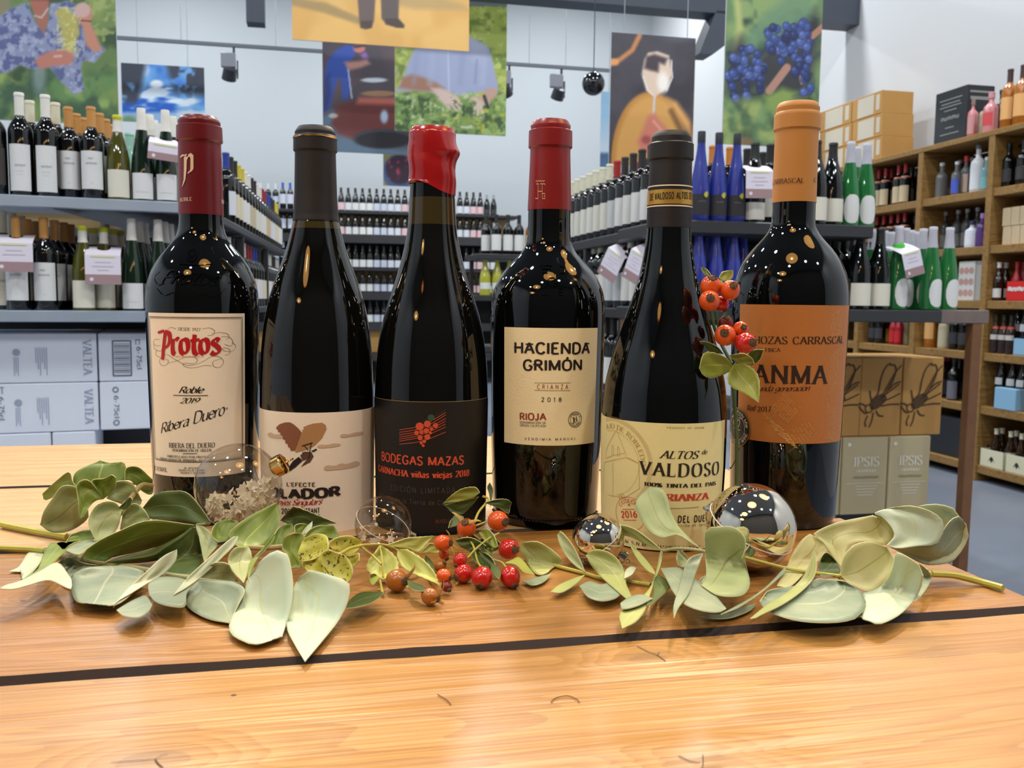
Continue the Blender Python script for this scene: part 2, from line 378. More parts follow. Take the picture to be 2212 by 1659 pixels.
# ceiling beam with its haunch, dark steel
STEEL = mat('dark_roof_steel', (74, 80, 92), 0.55, var=0.1, vscale=6)
beam_b = 7.2
def gplane(x, y, b): return onplane(x, y, G(0, b), E2)
pL, pR = gplane(1100, -2, beam_b), gplane(1545, 39, beam_b)
zb = 0.5 * (pL[2] + pR[2])
ga = lambda p: float(np.dot(p, E1))
bm_ = empty('roof_beam', G(-2, beam_b, zb), TH, 'dark steel roof beam with a slanting haunch at the white wall', 'beam')
obj('girder', MB().box((2 + ga(pR) / 2 - 1.2 + 0.35, 0, 0.17), (ga(pR) + 5.2, 0.2, 0.34)), STEEL, bm_)
h1, h2 = gplane(1500, 122, beam_b), gplane(1541, 38, beam_b)
def lcl(p): return (ga(p) + 2, 0.0, p[2] - zb)
q1, q2 = lcl(h1), lcl(h2)
obj('haunch', MB().add([(q2[0] - .02, -.1, .02), (q2[0] + .42, -.1, .02), (q1[0] + .12, -.1, q1[2]), (q1[0], -.1, q1[2]), (q2[0] - .02, .1, .02), (q2[0] + .42, .1, .02), (q1[0] + .12, .1, q1[2]), (q1[0], .1, q1[2])],
    [(0, 3, 2, 1), (4, 5, 6, 7), (0, 1, 5, 4), (1, 2, 6, 5), (2, 3, 7, 6), (3, 0, 4, 7)]), STEEL, bm_, smooth=0)
p5, p6 = gplane(532, -3, beam_b), gplane(568, 55, beam_b)
obj('bracket', MB().box((ga(p6) + 2 - .05, 0, (p6[2] - zb) + .35), (0.13, 0.14, 0.7)), STEEL, bm_)
# ================================================================== table
def wood(name, c1, c2, c3, scale=1.0, knots=(), rough=0.33, gl=0.5):
    if name in MATS: return MATS[name]
    m = bpy.data.materials.new(name); m.use_nodes = True; nt = m.node_tree; N = nt.nodes.new; K = nt.links.new
    b = nt.nodes['Principled BSDF']; tc = N('ShaderNodeTexCoord')
    vec = tc.outputs['Object']
    # warp the grain round the knots
    kn = None
    for (kx, ky, kr) in knots:
        d = N('ShaderNodeVectorMath'); d.operation = 'SUBTRACT'; d.inputs[1].default_value = (kx, ky, 0); K(vec, d.inputs[0])
        sc = N('ShaderNodeVectorMath'); sc.operation = 'MULTIPLY'; sc.inputs[1].default_value = (0.55, 1.0, 0); K(d.outputs[0], sc.inputs[0])
        ln = N('ShaderNodeVectorMath'); ln.operation = 'LENGTH'; K(sc.outputs[0], ln.inputs[0])
        mr = N('ShaderNodeMapRange'); mr.interpolation_type = 'SMOOTHSTEP'; mr.inputs[1].default_value = 0.0; mr.inputs[2].default_value = kr; mr.inputs[3].default_value = 1; mr.inputs[4].default_value = 0
        K(ln.outputs['Value'], mr.inputs[0])
        if kn is None: kn = mr.outputs[0]
        else:
            mx = N('ShaderNodeMath'); mx.operation = 'MAXIMUM'; K(kn, mx.inputs[0]); K(mr.outputs[0], mx.inputs[1]); kn = mx.outputs[0]
    mp = N('ShaderNodeMapping'); mp.inputs['Scale'].default_value = (1.1 * scale, 11 * scale, 6 * scale); K(vec, mp.inputs[0])
    big = N('ShaderNodeTexNoise'); big.inputs['Scale'].default_value = 2.2; big.inputs['Detail'].default_value = 3; big.inputs['Distortion'].default_value = 0.8; K(mp.outputs[0], big.inputs[0])
    add = N('ShaderNodeMath'); add.operation = 'ADD'; K(big.outputs['Fac'], add.inputs[0])
    if kn is not None:
        k2 = N('ShaderNodeMath'); k2.operation = 'MULTIPLY'; k2.inputs[1].default_value = 0.5; K(kn, k2.inputs[0]); K(k2.outputs[0], add.inputs[1])
    else: add.inputs[1].default_value = 0
    ring = N('ShaderNodeMath'); ring.operation = 'MULTIPLY'; ring.inputs[1].default_value = 9.0; K(add.outputs[0], ring.inputs[0])
    fr = N('ShaderNodeMath'); fr.operation = 'FRACT'; K(ring.outputs[0], fr.inputs[0])
    rp = N('ShaderNodeValToRGB'); K(fr.outputs[0], rp.inputs[0])
    e = rp.color_ramp.elements; e[0].position = 0.0; e[0].color = lin(c2) + (1,); e[1].position = 1.0; e[1].color = lin(c1) + (1,)
    ee = rp.color_ramp.elements.new(0.82); ee.color = lin(c1) + (1,); e3 = rp.color_ramp.elements.new(0.3); e3.color = lin(tuple((p + q) / 2 for p, q in zip(c1, c2))) + (1,)
    fm = N('ShaderNodeMapping'); fm.inputs['Scale'].default_value = (7 * scale, 520 * scale, 60 * scale); K(vec, fm.inputs[0])
    fine = N('ShaderNodeTexNoise'); fine.inputs['Scale'].default_value = 1.0; fine.inputs['Detail'].default_value = 5; K(fm.outputs[0], fine.inputs[0])
    fr2 = N('ShaderNodeMapRange'); fr2.inputs[1].default_value = 0.35; fr2.inputs[2].default_value = 0.75; K(fine.outputs['Fac'], fr2.inputs[0])
    m1 = N('ShaderNodeMix'); m1.data_type = 'RGBA'; m1.blend_type = 'MULTIPLY'; m1.inputs[7].default_value = (0.74, 0.64, 0.5, 1)
    f3 = N('ShaderNodeMath'); f3.operation = 'MULTIPLY'; f3.inputs[1].default_value = 0.6; K(fr2.outputs[0], f3.inputs[0]); K(f3.outputs[0], m1.inputs[0]); K(rp.outputs[0], m1.inputs[6])
    pt = N('ShaderNodeTexNoise'); pt.inputs['Scale'].default_value = 3.0 * scale; pt.inputs['Detail'].default_value = 3; K(vec, pt.inputs[0])
    m2 = N('ShaderNodeMix'); m2.data_type = 'RGBA'; m2.inputs[7].default_value = lin(c3) + (1,); K(m1.outputs[2], m2.inputs[6])
    pr = N('ShaderNodeMapRange'); pr.inputs[1].default_value = 0.45; pr.inputs[2].default_value = 0.8; pr.inputs[4].default_value = 0.6; K(pt.outputs['Fac'], pr.inputs[0]); K(pr.outputs[0], m2.inputs[0])
    last = m2.outputs[2]
    if kn is not None:
        m3 = N('ShaderNodeMix'); m3.data_type = 'RGBA'; m3.inputs[7].default_value = lin(tuple(v * 0.55 for v in c2)) + (1,)
        kr2 = N('ShaderNodeMapRange'); kr2.inputs[1].default_value = 0.72; kr2.inputs[2].default_value = 0.97; kr2.inputs[4].default_value = 0.38; K(kn, kr2.inputs[0]); K(kr2.outputs[0], m3.inputs[0]); K(last, m3.inputs[6]); last = m3.outputs[2]
    sp = N('ShaderNodeTexVoronoi'); sp.inputs['Scale'].default_value = 26; K(vec, sp.inputs['Vector'])
    sl = N('ShaderNodeMath'); sl.operation = 'LESS_THAN'; sl.inputs[1].default_value = 0.035; K(sp.outputs['Distance'], sl.inputs[0])
    m4 = N('ShaderNodeMix'); m4.data_type = 'RGBA'; m4.inputs[7].default_value = (0.05, 0.025, 0.01, 1); K(sl.outputs[0], m4.inputs[0]); K(last, m4.inputs[6])
    K(m4.outputs[2], b.inputs['Base Color'])
    rr = N('ShaderNodeMapRange'); rr.inputs[3].default_value = rough - .05; rr.inputs[4].default_value = rough + .12; K(fine.outputs['Fac'], rr.inputs[0]); K(rr.outputs[0], b.inputs['Roughness'])
    b.inputs['Specular IOR Level'].default_value = gl
    if rough < .5: b.inputs['Coat Weight'].default_value = .35; b.inputs['Coat Roughness'].default_value = .22
    bp = N('ShaderNodeBump'); bp.inputs['Strength'].default_value = 0.4; bp.inputs['Distance'].default_value = 0.0012
    ad2 = N('ShaderNodeMath'); ad2.operation = 'ADD'; K(fine.outputs['Fac'], ad2.inputs[0]); K(fr.outputs[0], ad2.inputs[1]); K(ad2.outputs[0], bp.inputs['Height']); K(bp.outputs[0], b.inputs['Normal'])
    MATS[name] = m; return m
table = empty('display_table', G(-0.5, 0.5, 0), TH, 'honey-coloured wooden plank table the bottles stand on', 'table')
edges = [-0.03, 0.19, 0.409, 0.620, 0.832, 1.066]
def tk(x, y):
    p = atZ(x, y, T); return (float(np.dot(p, E1)) + .5, float(np.dot(p, E2)) - .5)
kn1 = [tk(330, 1640) + (0.030,), tk(1395, 1418) + (0.026,), tk(1515, 1648) + (0.028,)]
kn2 = [tk(120, 1290) + (0.02,)]
WOODS = [wood('pine_plank_front', (178, 132, 70), (158, 112, 52), (168, 120, 58), 1.0, kn1),
         wood('pine_plank_shaded', (170, 120, 56), (146, 98, 42), (156, 106, 48), 1.25, kn2),  # shadow in front of the bottles is put into this plank's darker colour
         wood('pine_plank_pale', (210, 172, 120), (194, 152, 98), (204, 162, 108), 1.1)]
JOINT = mat('stained_plank_joint', (46, 28, 15), .7, var=.35, vscale=40)
def plank(b0, b1, mi, seed, g0=.0013, g1=.0013):
    rnd = random.Random(seed); mb = MB(); n = 60; a0, a1 = -1.35, 0.39 + rnd.uniform(-.003, .003)
    th = 0.045; bev = 0.003; rings = []
    for i in range(n + 1):
        a = a0 + (a1 - a0) * i / n
        j0, j1 = rnd.uniform(0, .0016), rnd.uniform(0, .0016)
        y0, y1 = b0 + g0 + j0, b1 - g1 - j1; k = bev if i not in (0,) else bev
        zt = 0.0
        rings.append([(a, y0, -th), (a, y0, -k * 1.3), (a, y0 + k, zt), (a, y1 - k, zt), (a, y1, -k * 1.3), (a, y1, -th)])
    a_end = rings[-1]; rings.append([(p[0] + .002, p[1], p[2] - (.003 if p[2] == 0 else 0)) for p in a_end])
    vs = [(p[0] + .5, p[1] - .5, p[2] + T) for r in rings for p in r]; fs = []
    for i in range(len(rings) - 1):
        for j in range(6):
            k = (j + 1) % 6; fs.append((i * 6 + j, (i + 1) * 6 + j, (i + 1) * 6 + k, i * 6 + k))
    fs.append((0, 1, 2, 3, 4, 5)); o = (len(rings) - 1) * 6; fs.append((o + 5, o + 4, o + 3, o + 2, o + 1, o))
    mb.add(vs, fs); nr = len(rings) - 1
    for i in range(nr):            # dirt-stained joint faces
        for j in (0, 1, 3, 4):
            if not (j < 2 and b0 < 0) and not (j > 2 and b1 > 1): mb.m[i * 6 + j] = 1
    return obj('plank', mb, [WOODS[mi], JOINT], table, smooth=0.5)
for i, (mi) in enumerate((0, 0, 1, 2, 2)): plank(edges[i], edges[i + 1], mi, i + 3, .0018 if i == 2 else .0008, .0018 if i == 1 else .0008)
for st in ('1376,1397 1390,1404 1402,1410 1420,1416 1438,1430', '1420,1416 1424,1410', '240,1648 290,1645 335,1642 350,1632 362,1630', '335,1642 342,1652 352,1659', '1466,1634 1490,1646 1512,1650', '1518,1632 1519,1650 1516,1662'):
    _ck = Ink(lambda u, v, o=0.0: (u, v, T + .0004), lambda x, y: tk(x, y)); _ck.line(pts(st), .0005, thin=.0002, nib=30); _ck.make('crack', JOINT, table, label='dark crack in a knot')
LEGM = wood('table_leg_wood', (150, 104, 52), (120, 80, 40), (135, 92, 46), 1.2)
obj('apron', MB().box((-.48 + .5, .04 - .5, .835), (1.6, .03, .1)).box((-.48 + .5, 1.0 - .5, .835), (1.6, .03, .1)).box((.33 + .5, .52 - .5, .835), (.03, .93, .1)).box((-1.29 + .5, .52 - .5, .835), (.03, .93, .1)), LEGM, table)
for a in (-1.27, .30):
    for b in (.06, .98): obj('leg', MB().bbox((a + .5, b - .5, .44), (.08, .08, .88), .004), LEGM, table)
# ================================================================== foreground bottles
GLASS = mat('dark_wine_glass', (6, 7, 7), 0.03, spec=0.55, coat=0.12)
GLASS2 = mat('dark_olive_glass', (10, 10, 7), 0.03, spec=0.55, coat=0.12)
INKBLK = mat('black_ink', (28, 18, 18), 0.55); INKRED = mat('red_ink', (168, 34, 30), 0.45)
INKGREY = mat('grey_ink', (126, 112, 84), 0.55)
class Bottle:
    def __init__(s, name, label, Y, xc, yref, sil, xlist=None):
        """sil: rows (y, half width) in photo pixels, top to bottom; the last row is extended to the table"""
        s.Y = Y; p = atY(xc, yref, Y); s.x = float(p[0]); s.base = np.array([s.x, Y, T])
        tanx = s.x / Y; c = math.cos(math.atan(tanx)); s.prof = []
        for y, hw in sil:
            q = atY(xc, y, Y); w = (q - CAM) @ FW
            # a cylinder seen off axis looks wider; its silhouette lies a little nearer
            r = hw * w / F_PX * c; s.prof.append((r, float(q[2] - T)))
        s.prof.sort(key=lambda t: t[1])
        s.o = empty(name, s.base, 0, label, 'wine bottle')
        zz = [z for r, z in s.prof]; s.zs = zz; s.rs = [r for r, z in s.prof]
        s.phi0 = math.atan2(-Y, -s.x)              # direction towards the camera, as seen from the axis
    def r(s, z): return float(np.interp(z, s.zs, s.rs))
    def S(s, u, z, off=0.0):
        r0 = s.rref; a = s.phi0 + u / r0; r = s.r(z) + off
        return (r * math.cos(a), r * math.sin(a), z)
    def loc2(s, x, y):
        d = ray(x, y); o = CAM - s.base; r = s.rref
        for _ in range(4):
            A = d[0] ** 2 + d[1] ** 2; B = 2 * (o[0] * d[0] + o[1] * d[1]); C = o[0] ** 2 + o[1] ** 2 - r * r
            D = B * B - 4 * A * C
            t = (-B - math.sqrt(max(D, 0))) / (2 * A); p = o + d * t
            r = s.r(p[2])
        a = math.atan2(p[1], p[0]) - s.phi0
        a = (a + math.pi) % (2 * math.pi) - math.pi
        return (a * s.rref, float(p[2]))
    def ink(s, conv=None, off=0.0006):
        k = Ink(lambda u, z, o=0.0: s.S(u, z, off + o), (lambda x, y: s.loc2(*conv(x, y))) if conv else s.loc2)
        return k
    def zpx(s, y, x=None): return s.loc2(x if x is not None else CX + s.x / s.Y * F_PX, y)[1]
    def patch(s, name, u0, u1, z0, z1, m, off=0.0003, parent=None, label=None, nu=26, nz=8, corner=0.0):
        mb = MB(); vs = []
        for i in range(nu + 1):
            u = u0 + (u1 - u0) * i / nu
            for j in range(nz + 1):
                z = z0 + (z1 - z0) * j / nz; vs.append(s.S(u, z, off))
        fs = []
        for i in range(nu):
            for j in range(nz): a = i * (nz + 1) + j; fs.append((a, a + nz + 1, a + nz + 2, a + 1))
        # paper edge
        n0 = len(vs)
        rim = [i * (nz + 1) for i in range(nu + 1)] + [nu * (nz + 1) + j for j in range(1, nz + 1)] + [i * (nz + 1) + nz for i in range(nu - 1, -1, -1)] + [j for j in range(nz - 1, 0, -1)]
        vin = []
        for k in rim:
            x, y, z = vs[k]; q = math.hypot(x, y); f = (q - off - .0002) / q; vin.append((x * f, y * f, z))
        vs2 = vs + vin; L = len(rim)
        for k in range(L): fs.append((rim[k], n0 + k, n0 + (k + 1) % L, rim[(k + 1) % L]))
        mb.add(vs2, fs); return obj(name, mb, m, parent or s.o, label=label)
    def build(s, zcap, capm, bodym, cap_label=None, cap_prof_off=0.0004, extra=None, seam=None):
        """body of glass up to just under the capsule, capsule above zcap"""
        prof = [(0.0005, 0.004), (s.rs[0] * .45, 0.006), (s.rs[0] * .9, 0.0), (s.rs[0] * .965, 0.001), (s.rs[0], 0.005)]
        fine = []
        zz = np.linspace(0.006, zcap + 0.004, 70)
        P = [(s.r(z), z) for z in zz]
        # smooth the traced silhouette a little
        for _ in range(3): P = [P[0]] + [((P[i - 1][0] + 2 * P[i][0] + P[i + 1][0]) / 4, P[i][1]) for i in range(1, len(P) - 1)] + [P[-1]]
        s.zs2 = [p[1] for p in P]
        body = MB().lathe(prof + P, 64, caps=False); 
        obj('glass_body', body, bodym, s.o)
        keep = [(r, z) for r, z in s.prof if z > zcap]
        capp = [(s.r(zcap) - .0006, zcap), (s.r(zcap) + cap_prof_off, zcap), (s.r(zcap) + cap_prof_off, zcap + .001)]
        zz = sorted(set([round(z, 6) for z in s.zs if z > zcap + .003] + [round(float(v), 6) for v in np.linspace(zcap + .003, s.zs[-1], 24)]))
        capp += [(s.r(z) + cap_prof_off, z) for z in zz]
        rt = capp[-1][0]; capp += [(rt * .93, s.zs[-1] + .0012), (rt * .6, s.zs[-1] + .0018), (0.0004, s.zs[-1] + .002)]
        return obj('capsule', MB().lathe(capp, 56, caps=False), capm, s.o, label=cap_label)
def band(b, name, za, zb2, m, off): return obj(name, MB().lathe([(b.r(za + (zb2 - za) * i / 6) + off, za + (zb2 - za) * i / 6) for i in range(7)], 64, caps=False), m, b.o)
def hw(rows): return [(y, (b - a) / 2) for y, a, b in rows]
def Z(x0, y0, k): return lambda x, y: (x0 + x / k, y0 + y / k)
# ---------------------------------------------------------------- bottle 1: red capsule, cream label
b1 = Bottle('wine_bottle', 'broad-shouldered wine bottle with wine-red capsule and tall cream label, red blackletter name', 0.67, 438, 640,
    hw([(257, 391, 473), (265, 386.5, 477.5), (272.5, 387.5, 477), (275, 384.5, 482), (306, 383.5, 483), (309.5, 388, 479.5), (316, 388.5, 479.5), (340, 388, 481), (463, 390, 486), (492, 390, 487), (510, 386, 492), (526, 377, 504), (545, 357, 520), (564, 340, 535), (585, 328, 547), (611, 320, 557), (638, 317, 563), (678, 318, 565), (870, 324, 562), (1165, 333, 555)]))
b1.rref = b1.r(.15)
CAP1 = mat('wine_red_capsule', (106, 22, 30), 0.32, var=0.08, vscale=40)
zc = b1.zpx(462); cap = b1.build(zc, CAP1, GLASS, 'wine-red foil capsule with cream letters')
c1 = Z(300, 660, 3.95); k1 = b1.ink(c1)
uR = b1.loc2(528.6, 900)[0]; uL = -math.radians(66) * b1.rref; z1 = b1.zpx(677, 430); z0 = b1.zpx(1030, 430)
CREAM = mat('cream_label_paper', (246, 234, 212), 0.62, var=0.03, vscale=60, bump=0.05, bscale=900)
lab = b1.patch('label', uL, uR, z0, z1, CREAM, label='tall cream paper label with red blackletter name')
mm = 0.001
def frame(k, u0, u1, v0, v1, w): k.line2([(u0, v0), (u1, v0), (u1, v1), (u0, v1)], w, closed=True)
zb_ = b1.loc2(*c1(430, 1335))[1]
frame(k1, uL + 1.6 * mm, uR - 2.6 * mm, zb_, z1 - 2.9 * mm, .45 * mm); frame(k1, uL + 2.5 * mm, uR - 3.5 * mm, zb_ + 1 * mm, z1 - 3.8 * mm, .2 * mm)
k1.text('Roble', (342, 745), (540, 745), 52, 'swash'); k1.line([(297, 765), (590, 767)], .45 * mm); k1.text('2019', (352, 832), (505, 832), 44, 'swash')
k1.text('Ribera', (192, 1090), (425, 1022), 78, 'script'); k1.text('Duero', (462, 1008), (725, 930), 92, 'script'); k1.disc(b1.loc2(*c1(748, 878)), .55 * mm, r2=.3 * mm)
k1.text('RIBERA DEL DUERO', (263, 1210), (648, 1207), 40, 'serif'); k1.text('DENOMINACIÓN DE ORIGEN', (290, 1243), (617, 1243), 22, 'serif'); k1.line([(378, 1262), (497, 1262)], .4 * mm)
k1.text('EMBOTELLADO POR PROTOS', (247, 1292), (600, 1300), 20, 'serif'); k1.text('RIBERA DUERO DE PEÑAFIEL, S.L.,', (190, 1312), (560, 1327), 18, 'serif')
k1.text('ALC.14,5%VOL.', (132, 1395), (250, 1420), 34, 'serif'); k1.text('RE. Nº42/VA', (390, 1393), (510, 1393), 15, 'serif'); k1.text('PRODUCTO DE ESPAÑA', (343, 1411), (560, 1411), 15, 'serif'); k1.text('PRODUCT OF SPAIN', (358, 1433), (560, 1433), 15, 'serif')
k1.make('lettering', INKBLK, lab)
kr = b1.ink(c1, .0007)   # the blackletter name, drawn with a broad pen
W = 5.6 * mm / 1.0
for st in ['168,232 196,222 222,216', '232,218 222,300 214,380 208,462', '228,222 262,240 268,290 250,345 226,352',
           '298,285 292,340 296,400 314,414', '300,300 326,282 340,292', '392,285 366,300 358,350 366,395 388,412', '388,286 414,300 422,350 412,392 390,412',
           '478,248 470,330 474,390 494,412 510,404', '442,300 520,290', '560,285 534,300 524,350 534,395 556,412', '556,286 582,300 590,350 580,392 558,412',
           '684,300 660,284 636,296 634,322 668,350 684,376 672,404 640,412 614,398']:
    P = pts(st); kr.line(P, 3.7 * mm, curve=len(P) > 2, thin=1.2 * mm, nib=35)
kr.make('lettering', mat('crimson_foil_print', (186, 28, 36), 0.3), lab, label='red blackletter name'); kr = b1.ink(c1, .0007)
kr.text('BODEGA RIBERA DUERO DE PEÑAFIEL, S.A.', (318, 440), (558, 440), 9, 'sans')
kr.make('lettering', mat('crimson_foil_print', (186, 28, 36), 0.3), lab)
kg = b1.ink(c1, .0005); kg.text('DESDE 1927', (340, 212), (525, 218), 26, 'serif')
for st in ['320,200 280,185 250,200', '540,200 600,190 645,215 630,250 585,255', '620,240 690,230 750,240 768,270 740,290', '700,265 770,270 800,310 780,345 730,330', '790,310 822,345 800,385 740,390 710,370 730,360 770,375 770,410 730,425', '180,290 140,290 130,320 160,345 190,340', '130,330 140,370 190,390 200,370', '155,380 150,420 195,445', '240,415 200,440 180,475 200,510 240,505 255,470 230,455', '245,415 330,470 420,510 520,490 620,435 690,440 720,480 690,525 640,520 630,480 660,465 700,455', '255,490 330,470 400,440 470,440 500,465 470,495 390,490 380,510 430,530 500,525 560,510 620,515']:
    kg.line(pts(st), .35 * mm, curve=True, thin=.18 * mm, nib=20)
kg.make('ornament', INKGREY, lab, label='grey-gold pen flourish round the name')
cz = Z(300, 240, 3.77); kc = b1.ink(cz, .0009)
for dx, sx in ((0, 1.0), (322, .5)):
    for st in ['344,378 352,362 366,352 378,358 390,348 398,356 388,368 374,366 360,372 350,382', '374,372 398,370 394,480 386,560 364,616 360,612 372,560 374,470', '396,384 410,352 428,342 447,360 448,468 438,488 404,512 402,502 420,486 424,470 424,382 414,370 404,384 398,400']:
        kc.fill([(348 + dx + (x - 348) * sx, y + (30 if dx else 0)) for x, y in pts(st)])
kc.text('ROBLE', (345, 738), (437, 730), 28, 'serif'); kc.text('ROB', (664, 750), (696, 756), 28, 'serif')
kc.make('lettering', mat('cream_ink', (226, 208, 184), 0.5), cap)
# embossed seal and name in the shoulder glass
ke = b1.ink(cz, .0008); cseal = b1.loc2(*cz(432, 1165)); ke.disc(cseal, 4.6 * mm, r2=.7 * mm, n=24); ke.disc(cseal, 3.6 * mm, r2=.4 * mm, n=24)
ke.text('M', (410, 1190), (450, 1190), 45, 'serif'); ke.text('Protos', (170, 1400), (640, 1420), 110, 'swash')
for st in ['140,1440 200,1500 300,1470 420,1520 520,1480 620,1510 720,1440', '160,1300 120,1350 150,1410 200,1400', '690,1280 740,1290 770,1340 740,1400', '330,1238 420,1245 500,1245 600,1235']: ke.line(pts(st), .8 * mm, curve=True)
ke.make('embossing', GLASS, b1.o, label='raised glass seal and name on the shoulder')
# ---------------------------------------------------------------- bottle 2: black matt capsule, flying figure label
b2 = Bottle('wine_bottle', 'sloping-shouldered wine bottle with matt black capsule and beige label of a winged flyer', 0.66, 684, 640,
    hw([(279, 643, 720), (287, 638, 724), (294, 638, 724), (297, 634.6, 727), (327, 634.3, 727.5), (330.5, 638.5, 725), (336, 638.5, 725), (420, 637, 727), (475, 635, 731.4), (494, 631.5, 737.6), (533, 622, 748), (571.5, 609, 762), (610, 596, 777), (649, 582, 789.7), (700, 572, 800), (760, 566, 806), (830, 563, 809), (900, 562, 810), (1180, 568, 804)]))
b2.rref = b2.r(.06)
CAPB = mat('matt_black_capsule', (27, 24, 23), 0.5, var=0.08, vscale=50)
zc = b2.zpx(475); cap = b2.build(zc, CAPB, GLASS2, 'matt black foil capsule with a gold ring')
zr = b2.zpx(292); obj('gold_ring', MB().lathe([(b2.r(zr) + .0003, zr - .0006), (b2.r(zr) + .001, zr), (b2.r(zr) + .0003, zr + .0006)], 48, caps=False), mat('gold_foil', (196, 150, 80), 0.25, metal=1.0), b2.o)
c2 = Z(400, 840, 4.88); zt = b2.loc2(*c2(1390, 252))[1]; zbm = b2.loc2(*c2(1740, 1488))[1]
BEIGE = mat('beige_label_paper', (242, 228, 206), 0.6, var=0.03, vscale=60, bump=0.05, bscale=900)
lab = b2.patch('label', -math.radians(105) * b2.rref, math.radians(88) * b2.rref, zbm, zt, BEIGE, nu=40, label='beige wrap label with a winged flyer')
k = b2.ink(c2); k.fill(pts('965,405 1000,372 1060,352 1110,352 1150,375 1190,410 1228,455 1210,520 1160,650 1115,650 1112,622 1090,612 1086,580 1060,570 1060,540 1034,528 1036,500 1008,488 1010,462 985,452 984,430 970,428'))
k.make('artwork', mat('brown_ink', (138, 84, 56), .55), lab, label='brown left wing')
k = b2.ink(c2); k.fill(pts('1225,470 1240,450 1235,432 1255,425 1248,402 1300,380 1350,365 1440,355 1480,380 1488,425 1440,520 1360,600 1260,645 1170,668 1160,650 1215,520'))
k.make('artwork', mat('tan_ink', (176, 132, 84), .55), lab, label='tan right wing')
for st in ['880,470 910,460 950,478 1000,478 1030,500 1030,520 940,515 885,498', '1630,490 1660,475 1720,478 1780,460 1860,450 1872,465 1850,480 1740,500 1650,512', '1398,600 1430,588 1500,588 1560,575 1625,578 1630,595 1560,612 1420,622', '1465,825 1500,805 1580,808 1640,785 1700,790 1790,762 1832,775 1825,800 1740,830 1600,850 1480,858']:
    k = b2.ink(c2); k.fill(pts(st), curve=True); k.make('cloud', mat('pale_tan_ink', (206, 176, 146), .55), lab, label='pale tan cloud')
k = b2.ink(c2, .0007); k.fill(pts('1080,850 1140,760 1200,715 1240,755 1170,820 1110,865 1085,862'))
k.line([(1235, 602), (1345, 567)], .8 * mm); k.line([(1262, 602), (1300, 648)], .6 * mm); k.line([(1330, 575), (1302, 735)], .6 * mm); k.line([(1240, 660), (1250, 690)], .5 * mm); k.fill(pts('1330,655 1380,628 1392,640 1350,665'))
k.text('VOLADOR', (850, 1112), (1625, 1118), 92, 'heavy', off=.0001); k.text('2018', (1025, 1312), (1150, 1310), 50, 'cond'); k.text('MONTSANT', (1170, 1310), (1418, 1304), 50, 'cond'); k.line([(1370, 1330), (1418, 1328)], .6 * mm)
k.make('lettering', INKBLK, lab)
k = b2.ink(c2, .0006); k.fill(pts('1215,700 1260,660 1330,665 1355,710 1320,770 1240,812 1222,825 1245,790 1290,740 1240,755')); k.make('artwork', mat('dark_brown_ink', (92, 62, 50), .55), lab, label='brown flying jacket')
k = b2.ink(c2, .0006); k.text("L'EFECTE", (1075, 1022), (1372, 1026), 38, 'bold'); k.make('lettering', mat('olive_ink', (74, 58, 22), .55), lab)
k = b2.ink(c2, .0006); k.text('Vinyes Singulars', (935, 1212), (1435, 1212), 58, 'swash'); k.make('lettering', INKRED, lab)
# ---------------------------------------------------------------- bottle 3: red wax, black label
b3 = Bottle('wine_bottle', 'sloping-shouldered wine bottle dipped in red wax with black label and coral grapes', 0.66, 933, 640,
    hw([(281, 889, 975), (290, 884, 980), (318, 883, 983), (328, 884, 983), (337, 884.5, 981.5), (400, 885, 980), (422, 884.6, 981.8), (484, 881, 984), (515.6, 878, 989.7), (561, 867.6, 998.7), (606, 853, 1011), (651, 838, 1026), (679, 830, 1035), (720, 821, 1045), (780, 814, 1053), (860, 811, 1056), (1180, 817, 1050)]))
b3.rref = b3.r(.06)
WAX = mat('red_sealing_wax', (160, 20, 22), 0.22, var=0.06, vscale=30, coat=.3)
zmid = b3.zpx(408); b3.build(b3.zpx(402), WAX, GLASS2)
o_ = [c for c in b3.o.children if c.name.startswith('capsule')][0]
o_.name = 'wax_cap'; me = o_.data
for v in me.vertices:                    # the wax runs lower on one side and bulges under the rim
    a = math.atan2(v.co.y, v.co.x) - b3.phi0; s_ = math.sin(a)
    if v.co.z < b3.zpx(398): v.co.z -= (.0055 * s_ + .001 * math.sin(3 * a))
    zz_ = v.co.z; bl = math.exp(-((zz_ - b3.zpx(324)) / .0035) ** 2) * max(0, math.sin(a + .2)) * .0022
    r_ = math.hypot(v.co.x, v.co.y); f_ = (r_ + bl + .0007 + .0004 * math.sin(2 * a + zz_ * 300)) / max(r_, 1e-6) if r_ > .004 else 1
    v.co.x *= f_; v.co.y *= f_
o_['label'] = 'red wax cap run lower on one side'
OLV = mat('empty_neck_glass', (58, 50, 20), .04, spec=.6, coat=.2)
band(b2, 'neck_glass', b2.zpx(492), b2.zpx(476), OLV, .00015); band(b3, 'neck_glass', b3.zpx(483), b3.zpx(424), OLV, .00015)
c3 = Z(780, 820, 4.607); zt = b3.loc2(*c3(600, 226))[1]; zbm = b3.zpx(1160)
BLKLAB = mat('black_label_paper', (11, 9, 9), 0.5, var=0.05, vscale=60, bump=.04, bscale=900)
lab = b3.patch('label', -math.radians(84) * b3.rref, math.radians(80) * b3.rref, zbm, zt, BLKLAB, nu=36, label='black paper label with coral grapes')
k = b3.ink(c3); k.text('BODEGAS MAZAS', (212, 797), (1015, 838), 82, 'bold')
for (y0, ym, y1) in ((500, 455, 325), (525, 480, 350), (548, 505, 385), (572, 525, 412), (592, 545, 440), (612, 566, 470), (642, 610, 520)): k.line([(385, y0), (610, ym), (840, y1)], .38 * mm, curve=True)
